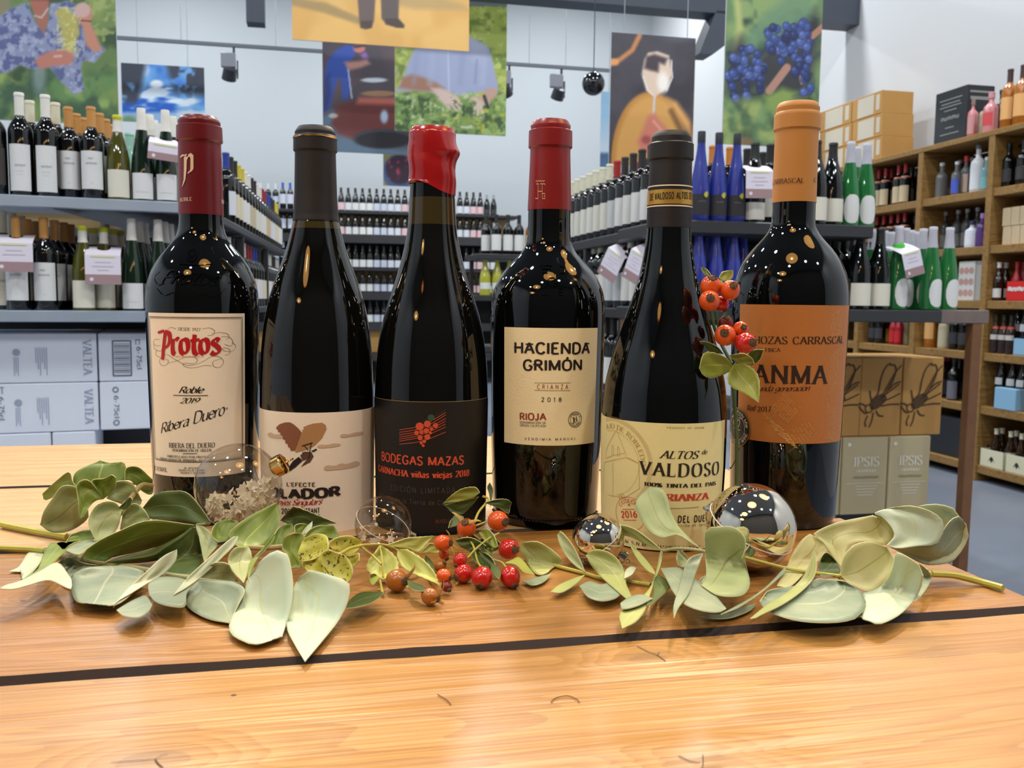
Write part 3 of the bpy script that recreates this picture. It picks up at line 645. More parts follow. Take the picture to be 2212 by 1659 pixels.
for x, y, r in ((585, 465, 38), (660, 440, 32), (740, 455, 24), (555, 528, 22), (603, 522, 18), (650, 508, 26), (700, 490, 16), (590, 578, 24), (660, 570, 28), (630, 612, 18), (600, 630, 14), (620, 655, 14), (690, 530, 14)):
    k.disc(b3.loc2(*c3(x, y)), r / 4.607 * .66 / F_PX, off=.0001, n=18)
k.text('GARNACHA viñas viejas 2018', (182, 905), (1068, 955), 62, 'fat')
k.make('lettering', mat('coral_print', (214, 84, 56), .45), lab)
k = b3.ink(c3); k.disc(b3.loc2(*c3(697, 378)), 32 / 4.607 * .66 / F_PX, n=18); k.line([(610, 415), (720, 372), (840, 300)], .3 * mm, curve=True); k.make('artwork', mat('leaf_green_print', (40, 84, 64), .5), lab, label='dark green leaf dot')
k = b3.ink(c3); k.text('EDICIÓN LIMITADA', (300, 1092), (930, 1122), 52, 'light', .12); k.text('IGP Vino de la Tierra de Castilla y León', (190, 1160), (1110, 1215), 44, 'light'); k.make('lettering', mat('dim_grey_print', (92, 86, 74), .5), lab)
k = b3.ink(c3); k.text('BOTELLA', (740, 1428), (915, 1418), 34, 'serif'); k.make('lettering', mat('dim_brown_print', (110, 62, 44), .5), lab)
k = b3.ink(c3, .0002); k.line2([(u, zt + .0003) for u in np.linspace(-math.radians(80), math.radians(76), 40) * b3.rref], .35 * mm); k.make('label_edge', mat('pale_gold_edge', (140, 122, 84), .4), lab)
# ---------------------------------------------------------------- bottle 4: red capsule, square cream label
b4 = Bottle('wine_bottle', 'broad-shouldered wine bottle with bright red capsule and square cream label', 0.676, 1184, 640,
    hw([(265, 1150, 1227), (273, 1147, 1232), (281, 1148.5, 1230.5), (284.5, 1142.8, 1234.5), (319, 1142.3, 1235), (323, 1146.5, 1231), (330, 1146.5, 1231), (451, 1140.6, 1232.6), (492, 1140.6, 1231.7), (521, 1138, 1232.6), (540, 1133, 1238.5), (555, 1119.5, 1249.5), (572, 1097.5, 1266), (589, 1084, 1281.5), (606, 1074, 1293), (623, 1067, 1301), (640, 1063, 1305), (672, 1060, 1307), (710, 1060, 1306), (951, 1061, 1298), (1102, 1065, 1289), (1165, 1067, 1287)]))
b4.rref = b4.r(.15)
CAP4 = mat('bright_red_capsule', (134, 32, 32), 0.3, var=0.08, vscale=40)
cap = b4.build(b4.zpx(451), CAP4, GLASS, 'bright red foil capsule with gold monogram')
c4 = Z(1040, 680, 3.318); TL, TR, BL, BR = (b4.loc2(*c4(*q)) for q in ((162, 85), (835, 95), (170, 915), (800, 912)))
CREAM4 = mat('ivory_label_paper', (246, 232, 186), 0.62, var=0.03, vscale=60, bump=0.12, bscale=700)
lab = b4.patch('label', (TL[0] + BL[0]) / 2, (TR[0] + BR[0]) / 2, (BL[1] + BR[1]) / 2, (TL[1] + TR[1]) / 2, CREAM4, label='square ivory paper label with bold dark lettering')
k = b4.ink(c4); k.text('HACIENDA', (240, 272), (768, 274), 76, 'bold'); k.text('GRIMÓN', (302, 395), (716, 392), 72, 'bold')
k.line([(237, 232), (300, 232)], 1.1 * mm); k.line([(318, 210), (372, 210)], .9 * mm); k.line([(735, 205), (768, 205)], .9 * mm); k.line([(372, 355), (420, 355)], .9 * mm)
k.text('2018', (430, 622), (572, 622), 30, 'sans', .5); k.text('VENDIMIA MANUAL', (312, 895), (672, 893), 17, 'sans', .45)
k.line([(380, 487), (637, 487)], .25 * mm); k.line([(380, 540), (635, 542)], .25 * mm); k.text('DENOMINACIÓN DE', (278, 777), (462, 781), 15, 'sans'); k.text('ORIGEN CALIFICADA', (278, 798), (462, 803), 15, 'sans')
ce = b4.loc2(*c4(670, 750)); R_ = b4.loc2(*c4(670, 695))[1] - ce[1]
k.disc(ce, R_, r2=.35 * mm, n=28); k.disc(ce, R_ * .72, r2=.25 * mm, n=28); k.arc('VIÑEDOS Y', ce, R_ * .78, math.radians(160), math.radians(20), R_ * .16, 'sans'); k.arc('BODEGAS', ce, R_ * .94, math.radians(205), math.radians(335), R_ * .16, 'sans', inward=True)
k.text('J', (650, 778), (668, 775), 42, 'sans'); k.text('H', (656, 768), (684, 760), 36, 'sans'); k.text('G', (672, 784), (692, 782), 26, 'sans'); k.line([(655, 718), (690, 714)], .3 * mm); k.make('lettering', INKBLK, lab)
k = b4.ink(c4); k.text('RIOJA', (278, 750), (462, 752), 46, 'bold'); k.text('CRIANZA', (400, 530), (618, 530), 30, 'sans', .5); k.make('lettering', mat('brick_ink', (150, 58, 40), .5), lab)
c4b = Z(680, 380, 4.424); k = b4.ink(c4b, .001)
for st in ['2118,55 2126,45 2134,58 2142,44 2150,57 2160,43 2170,57 2180,44 2190,57 2200,45', '2124,78 2146,78', '2140,78 2140,218', '2118,204 2118,218 2140,218', '2140,148 2178,148', '2160,78 2204,78 2204,92', '2178,78 2178,218', '2178,170 2202,170 2202,185', '2182,218 2204,218 2204,194 2192,194']: k.line(pts(st), .5 * mm)
k.make('monogram', mat('gold_print', (230, 196, 140), .35), cap)
c4c = Z(1030, 420, 5.924); k = b4.ink(c4c, .001)
for st in ['815,895 850,905 905,890 960,900', '830,935 950,940', '840,985 915,985 915,1130 885,1130', '1000,970 1000,1130 1040,1125', '905,1050 1000,1050', '1060,905 1115,905 1115,990 1070,990', '915,1150 915,1280 830,1275', '1050,1195 1110,1195', '1050,1235 1100,1235', '1050,1275 1110,1275']: k.line(pts(st), 1.1 * mm)
k.make('embossing', GLASS, b4.o, label='raised glass monogram on the shoulder')
kn = MB()
for i in range(46):
    a = b4.phi0 - 1.4 + 2.8 * i / 45; kn.sphere((b4.r(.004) * math.cos(a), b4.r(.004) * math.sin(a), .0065), .0011, 6, 4)
obj('heel_dots', kn, GLASS, b4.o)
# ---------------------------------------------------------------- bottle 5: black capsule with gold band
b5 = Bottle('wine_bottle', 'sloping-shouldered wine bottle with gold-banded black capsule and yellow-cream wrap label', 0.6237, 1441, 640,
    hw([(290, 1420, 1494), (298, 1416, 1499), (309, 1416, 1500), (313, 1410, 1505), (346, 1408.6, 1504.4), (350, 1412, 1501), (356, 1412, 1501), (400, 1408.6, 1500.6), (490, 1402, 1497.7), (529, 1398.5, 1499), (587, 1385.5, 1505.5), (645, 1365, 1517), (702, 1342, 1533), (760, 1322, 1551), (830, 1304, 1565), (900, 1297, 1568), (1000, 1295, 1564), (1215, 1300, 1551)]))
b5.rref = b5.r(.06)
cap = b5.build(b5.zpx(490), CAPB, GLASS, 'matt black foil capsule with a gold lettered band')
GOLD = mat('gold_band_print', (206, 166, 74), .28, metal=.55)
z_ = [b5.zpx(y, 1455) for y in (398.5, 401.5, 408.5, 440, 442.5, 445.5)]
CRM = mat('pale_print', (226, 214, 190), .4)
band(b5, 'capsule_line', z_[1], z_[0], CRM, .0008); gb = band(b5, 'capsule_band', z_[3], z_[2], GOLD, .0008); band(b5, 'capsule_line', z_[5], z_[4], CRM, .0008)
cb = Z(1180, 240, 3.456); k = b5.ink(cb, .0011); k.text('DE VALDOSO ALTOS DE VA', (783, 668), (1120, 662), 46, 'cond'); k.make('lettering', INKBLK, gb)
c5 = Z(1260, 860, 4.609); zt = b5.loc2(*c5(850, 253))[1]; zbm = b5.loc2(*c5(830, 1520))[1]; uR = b5.loc2(*c5(1400, 400))[0]
YELL = mat('yellow_cream_label', (232, 220, 156), 0.6, var=0.03, vscale=60, bump=0.05, bscale=900)
lab = b5.patch('label', -math.radians(100) * b5.rref, uR, zbm, zt, YELL, nu=40, label='yellow-cream wrap label with black title')
kf = b5.ink(c5, .0005); cc = b5.loc2(*c5(300, 640)); R_ = abs(b5.loc2(*c5(700, 640))[0] - cc[0])
for i in range(90):
    a = math.radians(-60 + i * 1.9); kf.line2([(cc[0] + R_ * .9 * math.cos(a), cc[1] + R_ * .9 * math.sin(a)), (cc[0] + R_ * .99 * math.cos(a), cc[1] + R_ * .99 * math.sin(a))], .22 * mm)
for i in range(80):
    a = math.radians(-80 + i * 2.4); p = (cc[0] + R_ * .69 * math.cos(a), cc[1] + R_ * .69 * math.sin(a)); kf.disc(p, .25 * mm, n=6)
kf.arc('AJO DE ROBLEDO', cc, R_ * .74, math.radians(112), math.radians(2), R_ * .1, 'serif'); kf.arc('DEL', cc, R_ * .8, math.radians(285), math.radians(300), R_ * .1, 'serif', inward=True)
for st in ['232,520 335,315 425,545', '232,520 232,600 300,570 425,545 430,580', '430,590 560,650', '215,640 430,590 470,600 560,650 560,900', '215,640 205,950', '290,470 290,560 305,560 305,475 290,470', '345,480 345,575 365,575 362,490 345,480', '250,960 420,990 560,900', '300,640 300,980']: kf.line(pts(st), .3 * mm)
kf.make('emblem', mat('faint_tan_print', (190, 160, 96), .6), lab, label='faint tan chapel emblem in a ticked ring')
k = b5.ink(c5); k.text('PRODUCE OF SPAIN', (832, 300), (1195, 300), 15, 'serif', .3); k.text('ALTOS', (765, 595), (1130, 600), 74, 'italic'); k.text('de', (1172, 557), (1222, 557), 44, 'italic')
k.text('VALDOSO', (568, 752), (1338, 755), 128, 'title'); k.text('100% TINTA DEL PAIS', (608, 868), (1310, 862), 36, 'fat'); k.line([(600, 1085), (1148, 1081)], .25 * mm)
k.text('RIBERA DEL DUERO', (640, 1212), (1270, 1210), 62, 'cond', .1); k.text('DENOMINACIÓN DE ORIGEN', (740, 1266), (1250, 1258), 17, 'sans', .2); k.text("875 M S.N.M. - 41°29'39,1623\"W - 3", (330, 1405), (1230, 1480), 30, 'serif', .15); k.make('lettering', INKBLK, lab)
k = b5.ink(c5); k.text('CRIANZA', (735, 1012), (1235, 1002), 64, 'fat'); k.text('2016', (388, 1188), (540, 1183), 62, 'cond'); k.line([(395, 1105), (515, 1105)], .4 * mm); k.line([(405, 1212), (530, 1212)], .4 * mm)
cs = b5.loc2(*c5(460, 1155)); R_ = abs(b5.loc2(*c5(460, 985))[1] - cs[1])
for i in range(64):
    a = 2 * math.pi * i / 64; k.disc((cs[0] + R_ * math.cos(a), cs[1] + R_ * math.sin(a)), .35 * mm, n=6)
k.arc('COSECHA', cs, R_ * .68, math.radians(150), math.radians(30), R_ * .2, 'sans'); k.fill([c for c in ((445, 1070), (452, 1060), (448, 1048), (458, 1056), (468, 1050), (464, 1062), (472, 1070), (458, 1068))])
k.make('stamp', mat('vermilion_ink', (200, 66, 42), .5), lab, label='red round dated stamp and red title')
# ---------------------------------------------------------------- bottle 6: orange capsule and label
b6 = Bottle('wine_bottle', 'broad-shouldered wine bottle with ochre orange capsule and orange paper label', 0.68, 1707, 640,
    hw([(227, 1681, 1767), (235, 1676, 1770), (244, 1677, 1769), (248, 1672.5, 1771.5), (281, 1671.6, 1771.4), (285, 1675.5, 1768), (290, 1675.5, 1768), (434.6, 1667, 1761), (485, 1664, 1757.8), (500, 1659.6, 1761), (509, 1652, 1768), (533, 1623.5, 1790), (557, 1603, 1806.7), (581, 1589.7, 1818.8), (605, 1582.5, 1829), (640, 1580, 1834), (680, 1579, 1833), (760, 1577, 1827), (957, 1574, 1813.6), (1160, 1572, 1797)]))
b6.rref = b6.r(.15)
CAP6 = mat('ochre_capsule', (192, 132, 62), 0.5, var=0.05, vscale=50)
cap = b6.build(b6.zpx(434.6), CAP6, GLASS, 'ochre orange capsule')
c6b = Z(1380, 220, 4.148); k = b6.ink(c6b, .001); k.text('S CARRASCAL', (1150, 752), (1475, 727), 42, 'serif'); k.text('C', (1560, 722), (1580, 720), 42, 'serif'); k.make('lettering', mat('brown_print', (84, 48, 20), .5), cap)
c6 = Z(1480, 560, 3.771); uL = b6.loc2(*c6(443, 700))[0]; uR = b6.loc2(*c6(1300, 900))[0]; zt = b6.loc2(*c6(890, 372))[1]; zbm = b6.loc2(*c6(850, 1500))[1]
ORNG = mat('orange_label_paper', (186, 116, 52), 0.5, var=0.04, vscale=60, bump=0.06, bscale=500)
lab = b6.patch('label', uL, uR, zbm, zt, ORNG, nu=34, label='orange paper label with dark serif title')
k = b6.ink(c6); k.text('CHOZAS CARRASCAL', (520, 682), (1282, 682), 58, 'serif'); k.text('VINO DE FINCA', (500, 750), (775, 752), 28, 'serif'); k.text('ANMA', (568, 1000), (1142, 1012), 146, 'title'); k.text('Segunda generación', (520, 1068), (1005, 1070), 44, 'script'); k.text('Red', (508, 1230), (572, 1232), 42, 'italic'); k.text('2017', (594, 1240), (702, 1240), 40, 'serif')
k.make('lettering', mat('dark_brown_print', (44, 26, 16), .5), lab)
kf = b6.ink(c6, .0005); rn = random.Random(4)
def hatch(x0, y0, dx, dy, n, ln, gx, gy):
    for i in range(n):
        x, y = x0 + gx * i, y0 + gy * i
        for j in range(9): 
            if rn.random() < .8: kf.line([(x + dx * j, y + dy * j), (x + dx * (j + .6), y + dy * (j + .6))], .32 * mm)
hatch(800, 1090, 16, 14, 12, 0, -9, 11); hatch(620, 1240, 22, 18, 12, 0, 12, 16); hatch(800, 1440, 24, -14, 10, 0, 8, 12); hatch(1190, 460, 10, -8, 14, 0, -1, 16); hatch(1180, 800, 8, -8, 16, 0, -1, 20); hatch(1150, 1180, 8, 5, 14, 0, 0, 20)
kf.make('foil_hatching', mat('gold_foil_print', (250, 206, 130), .25, metal=.4), lab, label='fine gold foil hatching')
ks = b6.ink(c6, .0008); cm = b6.loc2(*c6(428, 1368)); R_ = abs(b6.loc2(*c6(428, 1530))[1] - cm[1]); ks.disc(cm, R_, n=40)
st_ = ks.make('sticker', mat('sticker_gold_rim', (170, 140, 70), .3, metal=.5), b6.o, label='round black and gold award sticker')
ks = b6.ink(c6, .00095); ks.disc(cm, R_ * .95, n=40); ks.make('sticker_face', mat('sticker_black', (20, 17, 16), .4), st_)
ks = b6.ink(c6, .0012); ks.disc(cm, R_ * .66, r2=.3 * mm, n=32); ks.text2('92', (cm[0] - R_ * .3, cm[1] - R_ * .1), (cm[0] + R_ * .34, cm[1] - R_ * .1), R_ * .5, 'light'); ks.arc('SPAIN MW', cm, R_ * .72, math.radians(95), math.radians(5), R_ * .17, 'sans'); ks.arc('MASTER OF WINE', cm, R_ * .9, math.radians(205), math.radians(345), R_ * .17, 'sans', inward=True); ks.text2('MASTER OF WINE', (cm[0] - R_ * .5, cm[1] + R_ * .45), (cm[0] + R_ * .5, cm[1] + R_ * .45), R_ * .08, 'sans')
ks.make('lettering', CRM, st_)
# ================================================================== shop fittings behind the table
FACE_L = math.radians(-78); FACE_R = math.radians(102); FACE_F = TH
SHELFM = mat('brushed_steel_shelf', (176, 190, 206), 0.3, metal=0.35, var=0.15, vscale=8)
SHELFD = mat('dark_steel_shelf', (62, 62, 64), 0.4, metal=0.3, var=0.15, vscale=8)
RUST = mat('rusty_steel_leg', (128, 88, 58), 0.5, metal=0.3, var=0.3, vscale=18)
gb_dark = mat('shelf_bottle_dark_glass', (9, 11, 10), 0.05, spec=0.6, coat=.3)
gb_green = mat('shelf_bottle_green_glass', (36, 112, 56), 0.06, spec=0.6, coat=.3, var=.25, vscale=14)
gb_olive = mat('shelf_bottle_olive_glass', (76, 74, 18), 0.06, spec=0.6, coat=.3, var=.3, vscale=14)
gb_dgreen = mat('shelf_bottle_deep_green_glass', (18, 38, 22), 0.06, spec=0.6, coat=.3, var=.3, vscale=14)
gb_blue = mat('shelf_bottle_cobalt_glass', (38, 52, 146), 0.3, spec=0.6, coat=.3, var=.15, vscale=10)
gb_clear = mat('shelf_bottle_clear_glass', (150, 150, 150), 0.08, spec=0.6, coat=.3, trans=.55)
gb_amber = mat('shelf_bottle_amber_glass', (176, 106, 26), 0.08, spec=0.6, coat=.3)
gb_pink = mat('shelf_bottle_pink_glass', (206, 132, 136), 0.1, spec=0.6, coat=.3)
gb_purple = mat('shelf_bottle_purple_glass', (76, 40, 110), 0.1, spec=0.6, coat=.3)
gb_teal = mat('shelf_bottle_teal_glass', (110, 164, 168), 0.1, spec=0.6, coat=.3)
gb_brown = mat('shelf_bottle_brown_glass', (44, 24, 12), 0.06, spec=0.6, coat=.3)
def cap_(rgb, rough=.4): return mat('cap_%d_%d_%d' % rgb, rgb, rough)
def lb_(rgb): return mat('label_%d_%d_%d' % rgb, rgb, .6, var=.03, vscale=80)
PROF = {
 'bordeaux': ([(.0345, 0), (.0375, .004), (.0375, .185), (.036, .197), (.030, .211), (.0205, .223), (.0155, .232), (.0143, .245), (.014, .292), (.0152, .293), (.0152, .300), (.0135, .303), (.004, .304)], .236),
 'burgundy': ([(.037, 0), (.041, .004), (.041, .125), (.0395, .145), (.034, .175), (.026, .205), (.019, .230), (.0155, .25), (.0143, .285), (.0157, .286), (.0157, .294), (.0138, .297), (.004, .298)], .238),
 'flute': ([(.034, 0), (.0375, .004), (.0375, .10), (.0365, .125), (.032, .165), (.0255, .205), (.0195, .24), (.0155, .27), (.0138, .30), (.0138, .324), (.0125, .327), (.004, .328)], .262),
 'hock': ([(.032, 0), (.0345, .004), (.0345, .09), (.0335, .12), (.029, .165), (.0215, .215), (.0155, .26), (.0135, .29), (.0135, .332), (.0125, .335), (.004, .336)], .292),
 'liquor': ([(.036, 0), (.039, .004), (.039, .17), (.037, .185), (.025, .203), (.0155, .214), (.0143, .23), (.0143, .262), (.017, .263), (.017, .285), (.015, .287), (.004, .288)], .26),
 'squat': ([(.042, 0), (.046, .004), (.046, .13), (.043, .145), (.025, .16), (.016, .17), (.016, .19), (.02, .191), (.02, .222), (.017, .224), (.004, .225)], .188),
 'beer': ([(.028, 0), (.0305, .004), (.0305, .115), (.029, .13), (.021, .155), (.0145, .18), (.0128, .21), (.0128, .224), (.0145, .225), (.0145, .234), (.004, .235)], .2),
}
FOOT = []
class Proto:
    def __init__(s, shape, glass, capc, labc, lab=(.03, .12), half=75, h=None, rs=1.0, capz=None, parts=True, top=None, oval=False, mark=None, cat='wine bottle', name='wine_bottle', band=None):
        prof, cz = PROF[shape]; hh = prof[-1][1]; k = (h or hh) / hh
        s.k = k; s.prof = [(r * rs, z * k) for r, z in prof]; s.h = hh * k; s.first = True; s.cat = cat; s.name = name
        cz = (capz or cz) * k; n = 20 if parts else 14
        zs = [z for r, z in s.prof]; rr = [r for r, z in s.prof]
        R = lambda z: float(np.interp(z, zs, rr))
        body = [(r, z) for r, z in s.prof if z < cz] + [(R(cz), cz)]
        capp = [(R(cz) + .0005, cz)] + [(r + .0005, z) for r, z in s.prof if z > cz]
        z0, z1 = lab[0] * k, lab[1] * k; hf = math.radians(half)
        lv = []; lf = []; nu = 10; nz = 6 if oval else 2
        for i in range(nu + 1):
            a = -math.pi / 2 - hf + 2 * hf * i / nu; e = 1.0
            if oval: e = (1 - abs(2 * i / nu - 1) ** 2.6) ** .4
            for j in range(nz + 1):
                z = (z0 + z1) / 2 + (z1 - z0) / 2 * (2 * j / nz - 1) * max(e, .25); q = R(z) + .0006; lv.append((q * math.cos(a), q * math.sin(a), z))
        for i in range(nu):
            for j in range(nz): q = i * (nz + 1) + j; lf.append((q, q + nz + 1, q + nz + 2, q + 1))
        capm = cap_(capc); labm = lb_(labc) if labc else None
        if parts:
            s.root = obj(name, MB().lathe(body, n, caps=True), glass)
            cmb = MB().lathe(capp, 16, caps=True); c = obj('capsule', cmb, capm, s.root)
            if top:
                zt = s.h - top[1]; obj('capsule_top', MB().lathe([(R(zt) + .001, zt)] + [(r + .001, z) for r, z in s.prof if z > zt], 16), cap_(top[0]), c)
            if labm:
                l = obj('label', MB().add(lv, lf), labm, s.root)
                if mark:
                    ik = Ink(lambda u, z, o=0.0: ((R(z) + .0009) * math.cos(-math.pi / 2 + u / R(.05)), (R(z) + .0009) * math.sin(-math.pi / 2 + u / R(.05)), z), None)
                    for (txt, sty, u0, u1, zz, hh2) in mark: ik.text2(txt, (u0, zz * k), (u1, zz * k), hh2, sty)
                    ik.make('lettering', mat('pale_grey_print', (150, 146, 140), .6), l)
            if band:
                obj('neck_band', MB().lathe([(R(band[1]) + .001, band[1]), (R(band[2]) + .001, band[2])], 16, caps=False), cap_(band[0]), s.root)
        else:
            mb = MB().lathe(body, n, caps=True).lathe(capp, n, caps=True, mi=1)
            if labm: mb.add(lv, lf, 2)
            s.root = obj(name, mb, [glass, capm] + ([labm] if labm else []))
        s.root['category'] = cat
    def place(s, loc, rz, label, group):
        loc = np.array(loc, float); R = max(r for r, z in s.prof); d = loc[:2] / np.linalg.norm(loc[:2])
        for _ in range(40):        # never stand inside a neighbour: step back along the line of sight
            if all(abs(z - loc[2]) > .03 or (x - loc[0]) ** 2 + (y - loc[1]) ** 2 > (R + r) ** 2 * .93 for x, y, z, r in FOOT): break
            loc[:2] += d * .008
        FOOT.append((loc[0], loc[1], loc[2], R))
        if s.first:
            s.first = False; o = s.root; o.location = tuple(float(v) for v in loc); o.rotation_euler = (0, 0, rz); tag(o, label, s.cat, group); return o
        return dup(s.root, loc, rz, label, group)
class Line:
    """a shelf front line in plan, with the shelf surface height"""
    def __init__(s, p0, d, z): s.p = np.array([p0[0], p0[1]]); s.d = np.array(d[:2]) / math.hypot(*d[:2]); s.n = np.array([-s.d[1], s.d[0]]); s.z = z
    def at(s, xpx, back=0.0):
        # point of the line (moved back by 'back') seen in pixel column xpx
        q = s.p + s.n * back; y = 640.0
        for _ in range(3):
            r = ray(xpx, y)[:2]; M = np.array([[r[0], -s.d[0]], [r[1], -s.d[1]]]); t, u = np.linalg.solve(M, q)
            P = q + s.d * u; y = proj((P[0], P[1], s.z + .15))[1]
        return np.array([P[0], P[1], s.z])
    def pt(s, t, back=0.0, z=None): q = s.p + s.d * t + s.n * back; return np.array([q[0], q[1], s.z if z is None else z])
def rj(a=.05): return random.uniform(-a, a)
def slab(name, P0, d, L, depth, z, th, m, parent=None, base=None):
    """a board: front edge from P0 along d, going back by depth, top surface at z"""
    d = np.array(d[:2]) / math.hypot(*d[:2]); n = np.array([-d[1], d[0]]); ang = math.atan2(d[1], d[0])
    c = np.array(P0[:2]) + d * L / 2 + n * depth / 2; b = base if base is not None else np.zeros(3)
    return obj(name, MB().bbox((0, 0, 0), (L, depth, th), .004), m, parent, (c[0] - b[0], c[1] - b[1], z - th / 2 - b[2]), ang)
# ---------------------------------------------------------------- left steel shelf unit (front and side)
dU1 = (0.936, 0.352); U1a = Line((-1.572, 2.80), dU1, 1.397); U1b = Line((-1.580, 2.80), dU1, 1.043)
cor1 = U1a.at(437)
u1 = empty('steel_shelf_unit', (cor1[0], cor1[1], 0), 0, 'grey steel shelf unit of white wines over stacked white cartons', 'shelf')
base1 = np.array([cor1[0], cor1[1], 0]); st1 = U1a.pt(-1.3)
L1 = float(np.dot((cor1 - st1)[:2], U1a.d))
for z in (1.397, 1.043):
    slab('shelf_board', st1, dU1, L1, .5, z, .014, SHELFM, u1, base1); obj('shelf_rail', MB().bbox((0, 0, 0), (L1, .018, .036), .003), SHELFM, u1, tuple((st1 + cor1) / 2 + np.array([0, 0, z - .018 - (st1 + cor1)[2] / 2]) - base1), math.atan2(dU1[1], dU1[0]))
e2l = (-.16, 1.0)
for z in (1.397, 1.043):
    P = cor1[:2]; dd = np.array(e2l) / math.hypot(*e2l); n_ = np.array([-dd[1], dd[0]])
    c = P + dd * 1.6 + n_ * .24; obj('side_board', MB().bbox((0, 0, 0), (3.2, .46, .03), .004), SHELFD, u1, (c[0] - base1[0], c[1] - base1[1], z - .015), math.atan2(dd[1], dd[0]))
for t_ in (1.1, 2.1, 3.15):
    for off_ in (.03, .44):
        dd = np.array(e2l) / math.hypot(*e2l); q = cor1[:2] + dd * t_ + np.array([-dd[1], dd[0]]) * off_; obj('side_post', MB().bbox((0, 0, .68), (.03, .03, 1.36), .003), SHELFD, u1, (q[0] - base1[0], q[1] - base1[1], 0), TH)
for t_, bk in ((L1 - .02, .02), (L1 - .02, .48), (.02, .02), (.02, .48)):
    q = U1a.pt(-1.3 + t_, bk); obj('post', MB().bbox((0, 0, .72), (.04, .04, 1.44), .003), SHELFM, u1, (q[0] - base1[0], q[1] - base1[1], 0), math.atan2(dU1[1], dU1[0]))
obj('back_panel', MB().box((0, 0, .5), (L1, .02, 1.0)), SHELFD, u1, tuple(U1a.pt(-1.3 + L1 / 2, .52, 0) - base1), math.atan2(dU1[1], dU1[0]))
CW, CC, CO = (232, 228, 218), (226, 218, 190), (200, 142, 72)
WL, CL = (226, 226, 224), (228, 220, 200)
mk1 = [('numun', 'script', -.016, .014, .085, .009), ('unnum', 'light', -.012, .010, .07, .004), ('nunmu', 'light', -.009, .008, .06, .003)]
P_white = Proto('bordeaux', gb_dark, CW, WL, (.014, .15), 52, h=.318, rs=.95, mark=mk1)
P_cream = Proto('bordeaux', gb_dark, CC, CL, (.014, .15), 52, h=.315, rs=.95, mark=mk1)
P_cop = Proto('bordeaux', gb_dark, CO, WL, (.032, .156), 62, h=.292, rs=.92, mark=[('nuu', 'script', -.012, .004, .128, .009), ('numunnu', 'script', -.018, .016, .112, .009), ('nn', 'light', -.004, .004, .05, .004)])
P_yel = Proto('burgundy', gb_olive, CW, (226, 222, 204), (.01, .105), 60, h=.272, rs=.88, top=((198, 200, 40), .018))
P_flu = Proto('flute', gb_dgreen, CW, WL, (.008, .098), 60, h=.30, rs=.93, capz=.25, mark=[('unnmunu', 'light', -.02, .02, .03, .005)])
P_blk = Proto('bordeaux', gb_dark, (40, 34, 30), (60, 56, 50), (.03, .14), 60, h=.31)
rzF = math.atan2(dU1[1], dU1[0])
def cluster(line, proto, xs, label, group, back0=.05, rz=0.0, pitch=.085):
    """xs: list of (pixel column, row counted backwards)"""
    for n, (x, k) in enumerate(xs):
        q = line.at(x, back0 + pitch * k); proto.place(q, rz + rj(.03), label[n] if isinstance(label, list) else label, group)
def dist_ok(): pass
LW = 'front row'
cluster(U1a, P_blk, [(-14, 0)], 'black-capped dark wine bottle at the end of the top steel shelf', None, rz=rzF)
cluster(U1a, P_white, [(45, 0), (101, 0)], ['white-capped dark bottle with tall white label beside the black-capped bottle', 'white-capped dark bottle with tall white label beside a copper-capped one'], 'white-capped bottles on the top steel shelf', rz=rzF)
cluster(U1a, P_cream, [(68, 1), (123, 1)], 'white-capped dark bottle behind its twin on the top steel shelf', 'white-capped bottles behind on the top steel shelf', rz=rzF, pitch=.1)
cluster(U1a, P_cop, [(150, 0), (199, 0)], ['copper-capped script-label bottle beside white-capped bottles, top steel shelf', 'copper-capped script-label bottle beside the olive glass bottle, top steel shelf'], 'copper-capped bottles on the top steel shelf', rz=rzF)
cluster(U1a, P_cop, [(167, 1), (182, 2), (217, 1), (231, 2), (241, 3)], 'copper-capped dark bottle behind its twin on the top steel shelf', 'copper-capped bottles behind on the top steel shelf', rz=rzF, pitch=.1)
cluster(U1a, P_yel, [(255, 0)], 'olive glass bottle with yellow-topped white capsule, top steel shelf', None, rz=rzF)
cluster(U1a, P_flu, [(307, 0), (359, 0)], ['white-capped green flute beside the olive glass bottle, top steel shelf', 'white-capped green flute wearing a price card, top steel shelf'], 'green flutes on the top steel shelf', rz=rzF)
cluster(U1a, P_flu, [(325, 1), (335, 2), (375, 1), (387, 2)], 'white-capped green flute bottle behind its twin, top steel shelf', 'green flutes behind on the top steel shelf', rz=rzF, pitch=.1)
P_mint = Proto('burgundy', mat('mint_glass', (150, 200, 180), .1, coat=.3), (150, 200, 180), (150, 110, 80), (.05, .15), 60, h=.26, parts=False)
cluster(U1a, P_mint, [(281, 3), (297, 3)], 'mint green bottle standing at the back of the top steel shelf', 'mint bottles on the top steel shelf', rz=rzF)
P_white2 = P_cream
cluster(U1b, P_white2, [(8, 1), (29, 2), (48, 3)], 'cream-capped dark bottle at the back of the lower steel shelf', 'cream-capped bottles on the lower steel shelf', rz=rzF)
cluster(U1b, P_cop, [(37, 0), (97, 0)], ['copper-capped script-label bottle wearing a price card, lower steel shelf', 'copper-capped script-label bottle without a card, front of the lower steel shelf'], 'copper-capped bottles on the lower steel shelf', rz=rzF)
cluster(U1b, P_cop, [(61, 1), (79, 2), (120, 1), (140, 2), (155, 3)], 'copper-capped dark bottle behind its twin on the lower steel shelf', 'copper-capped bottles behind on the lower steel shelf', rz=rzF)
cluster(U1b, P_yel, [(180, 0), (225, 0)], ['yellow-topped olive bottle without a card, front of the lower steel shelf', 'yellow-topped olive bottle wearing a price card, lower steel shelf'], 'yellow-topped bottles on the lower steel shelf', rz=rzF)
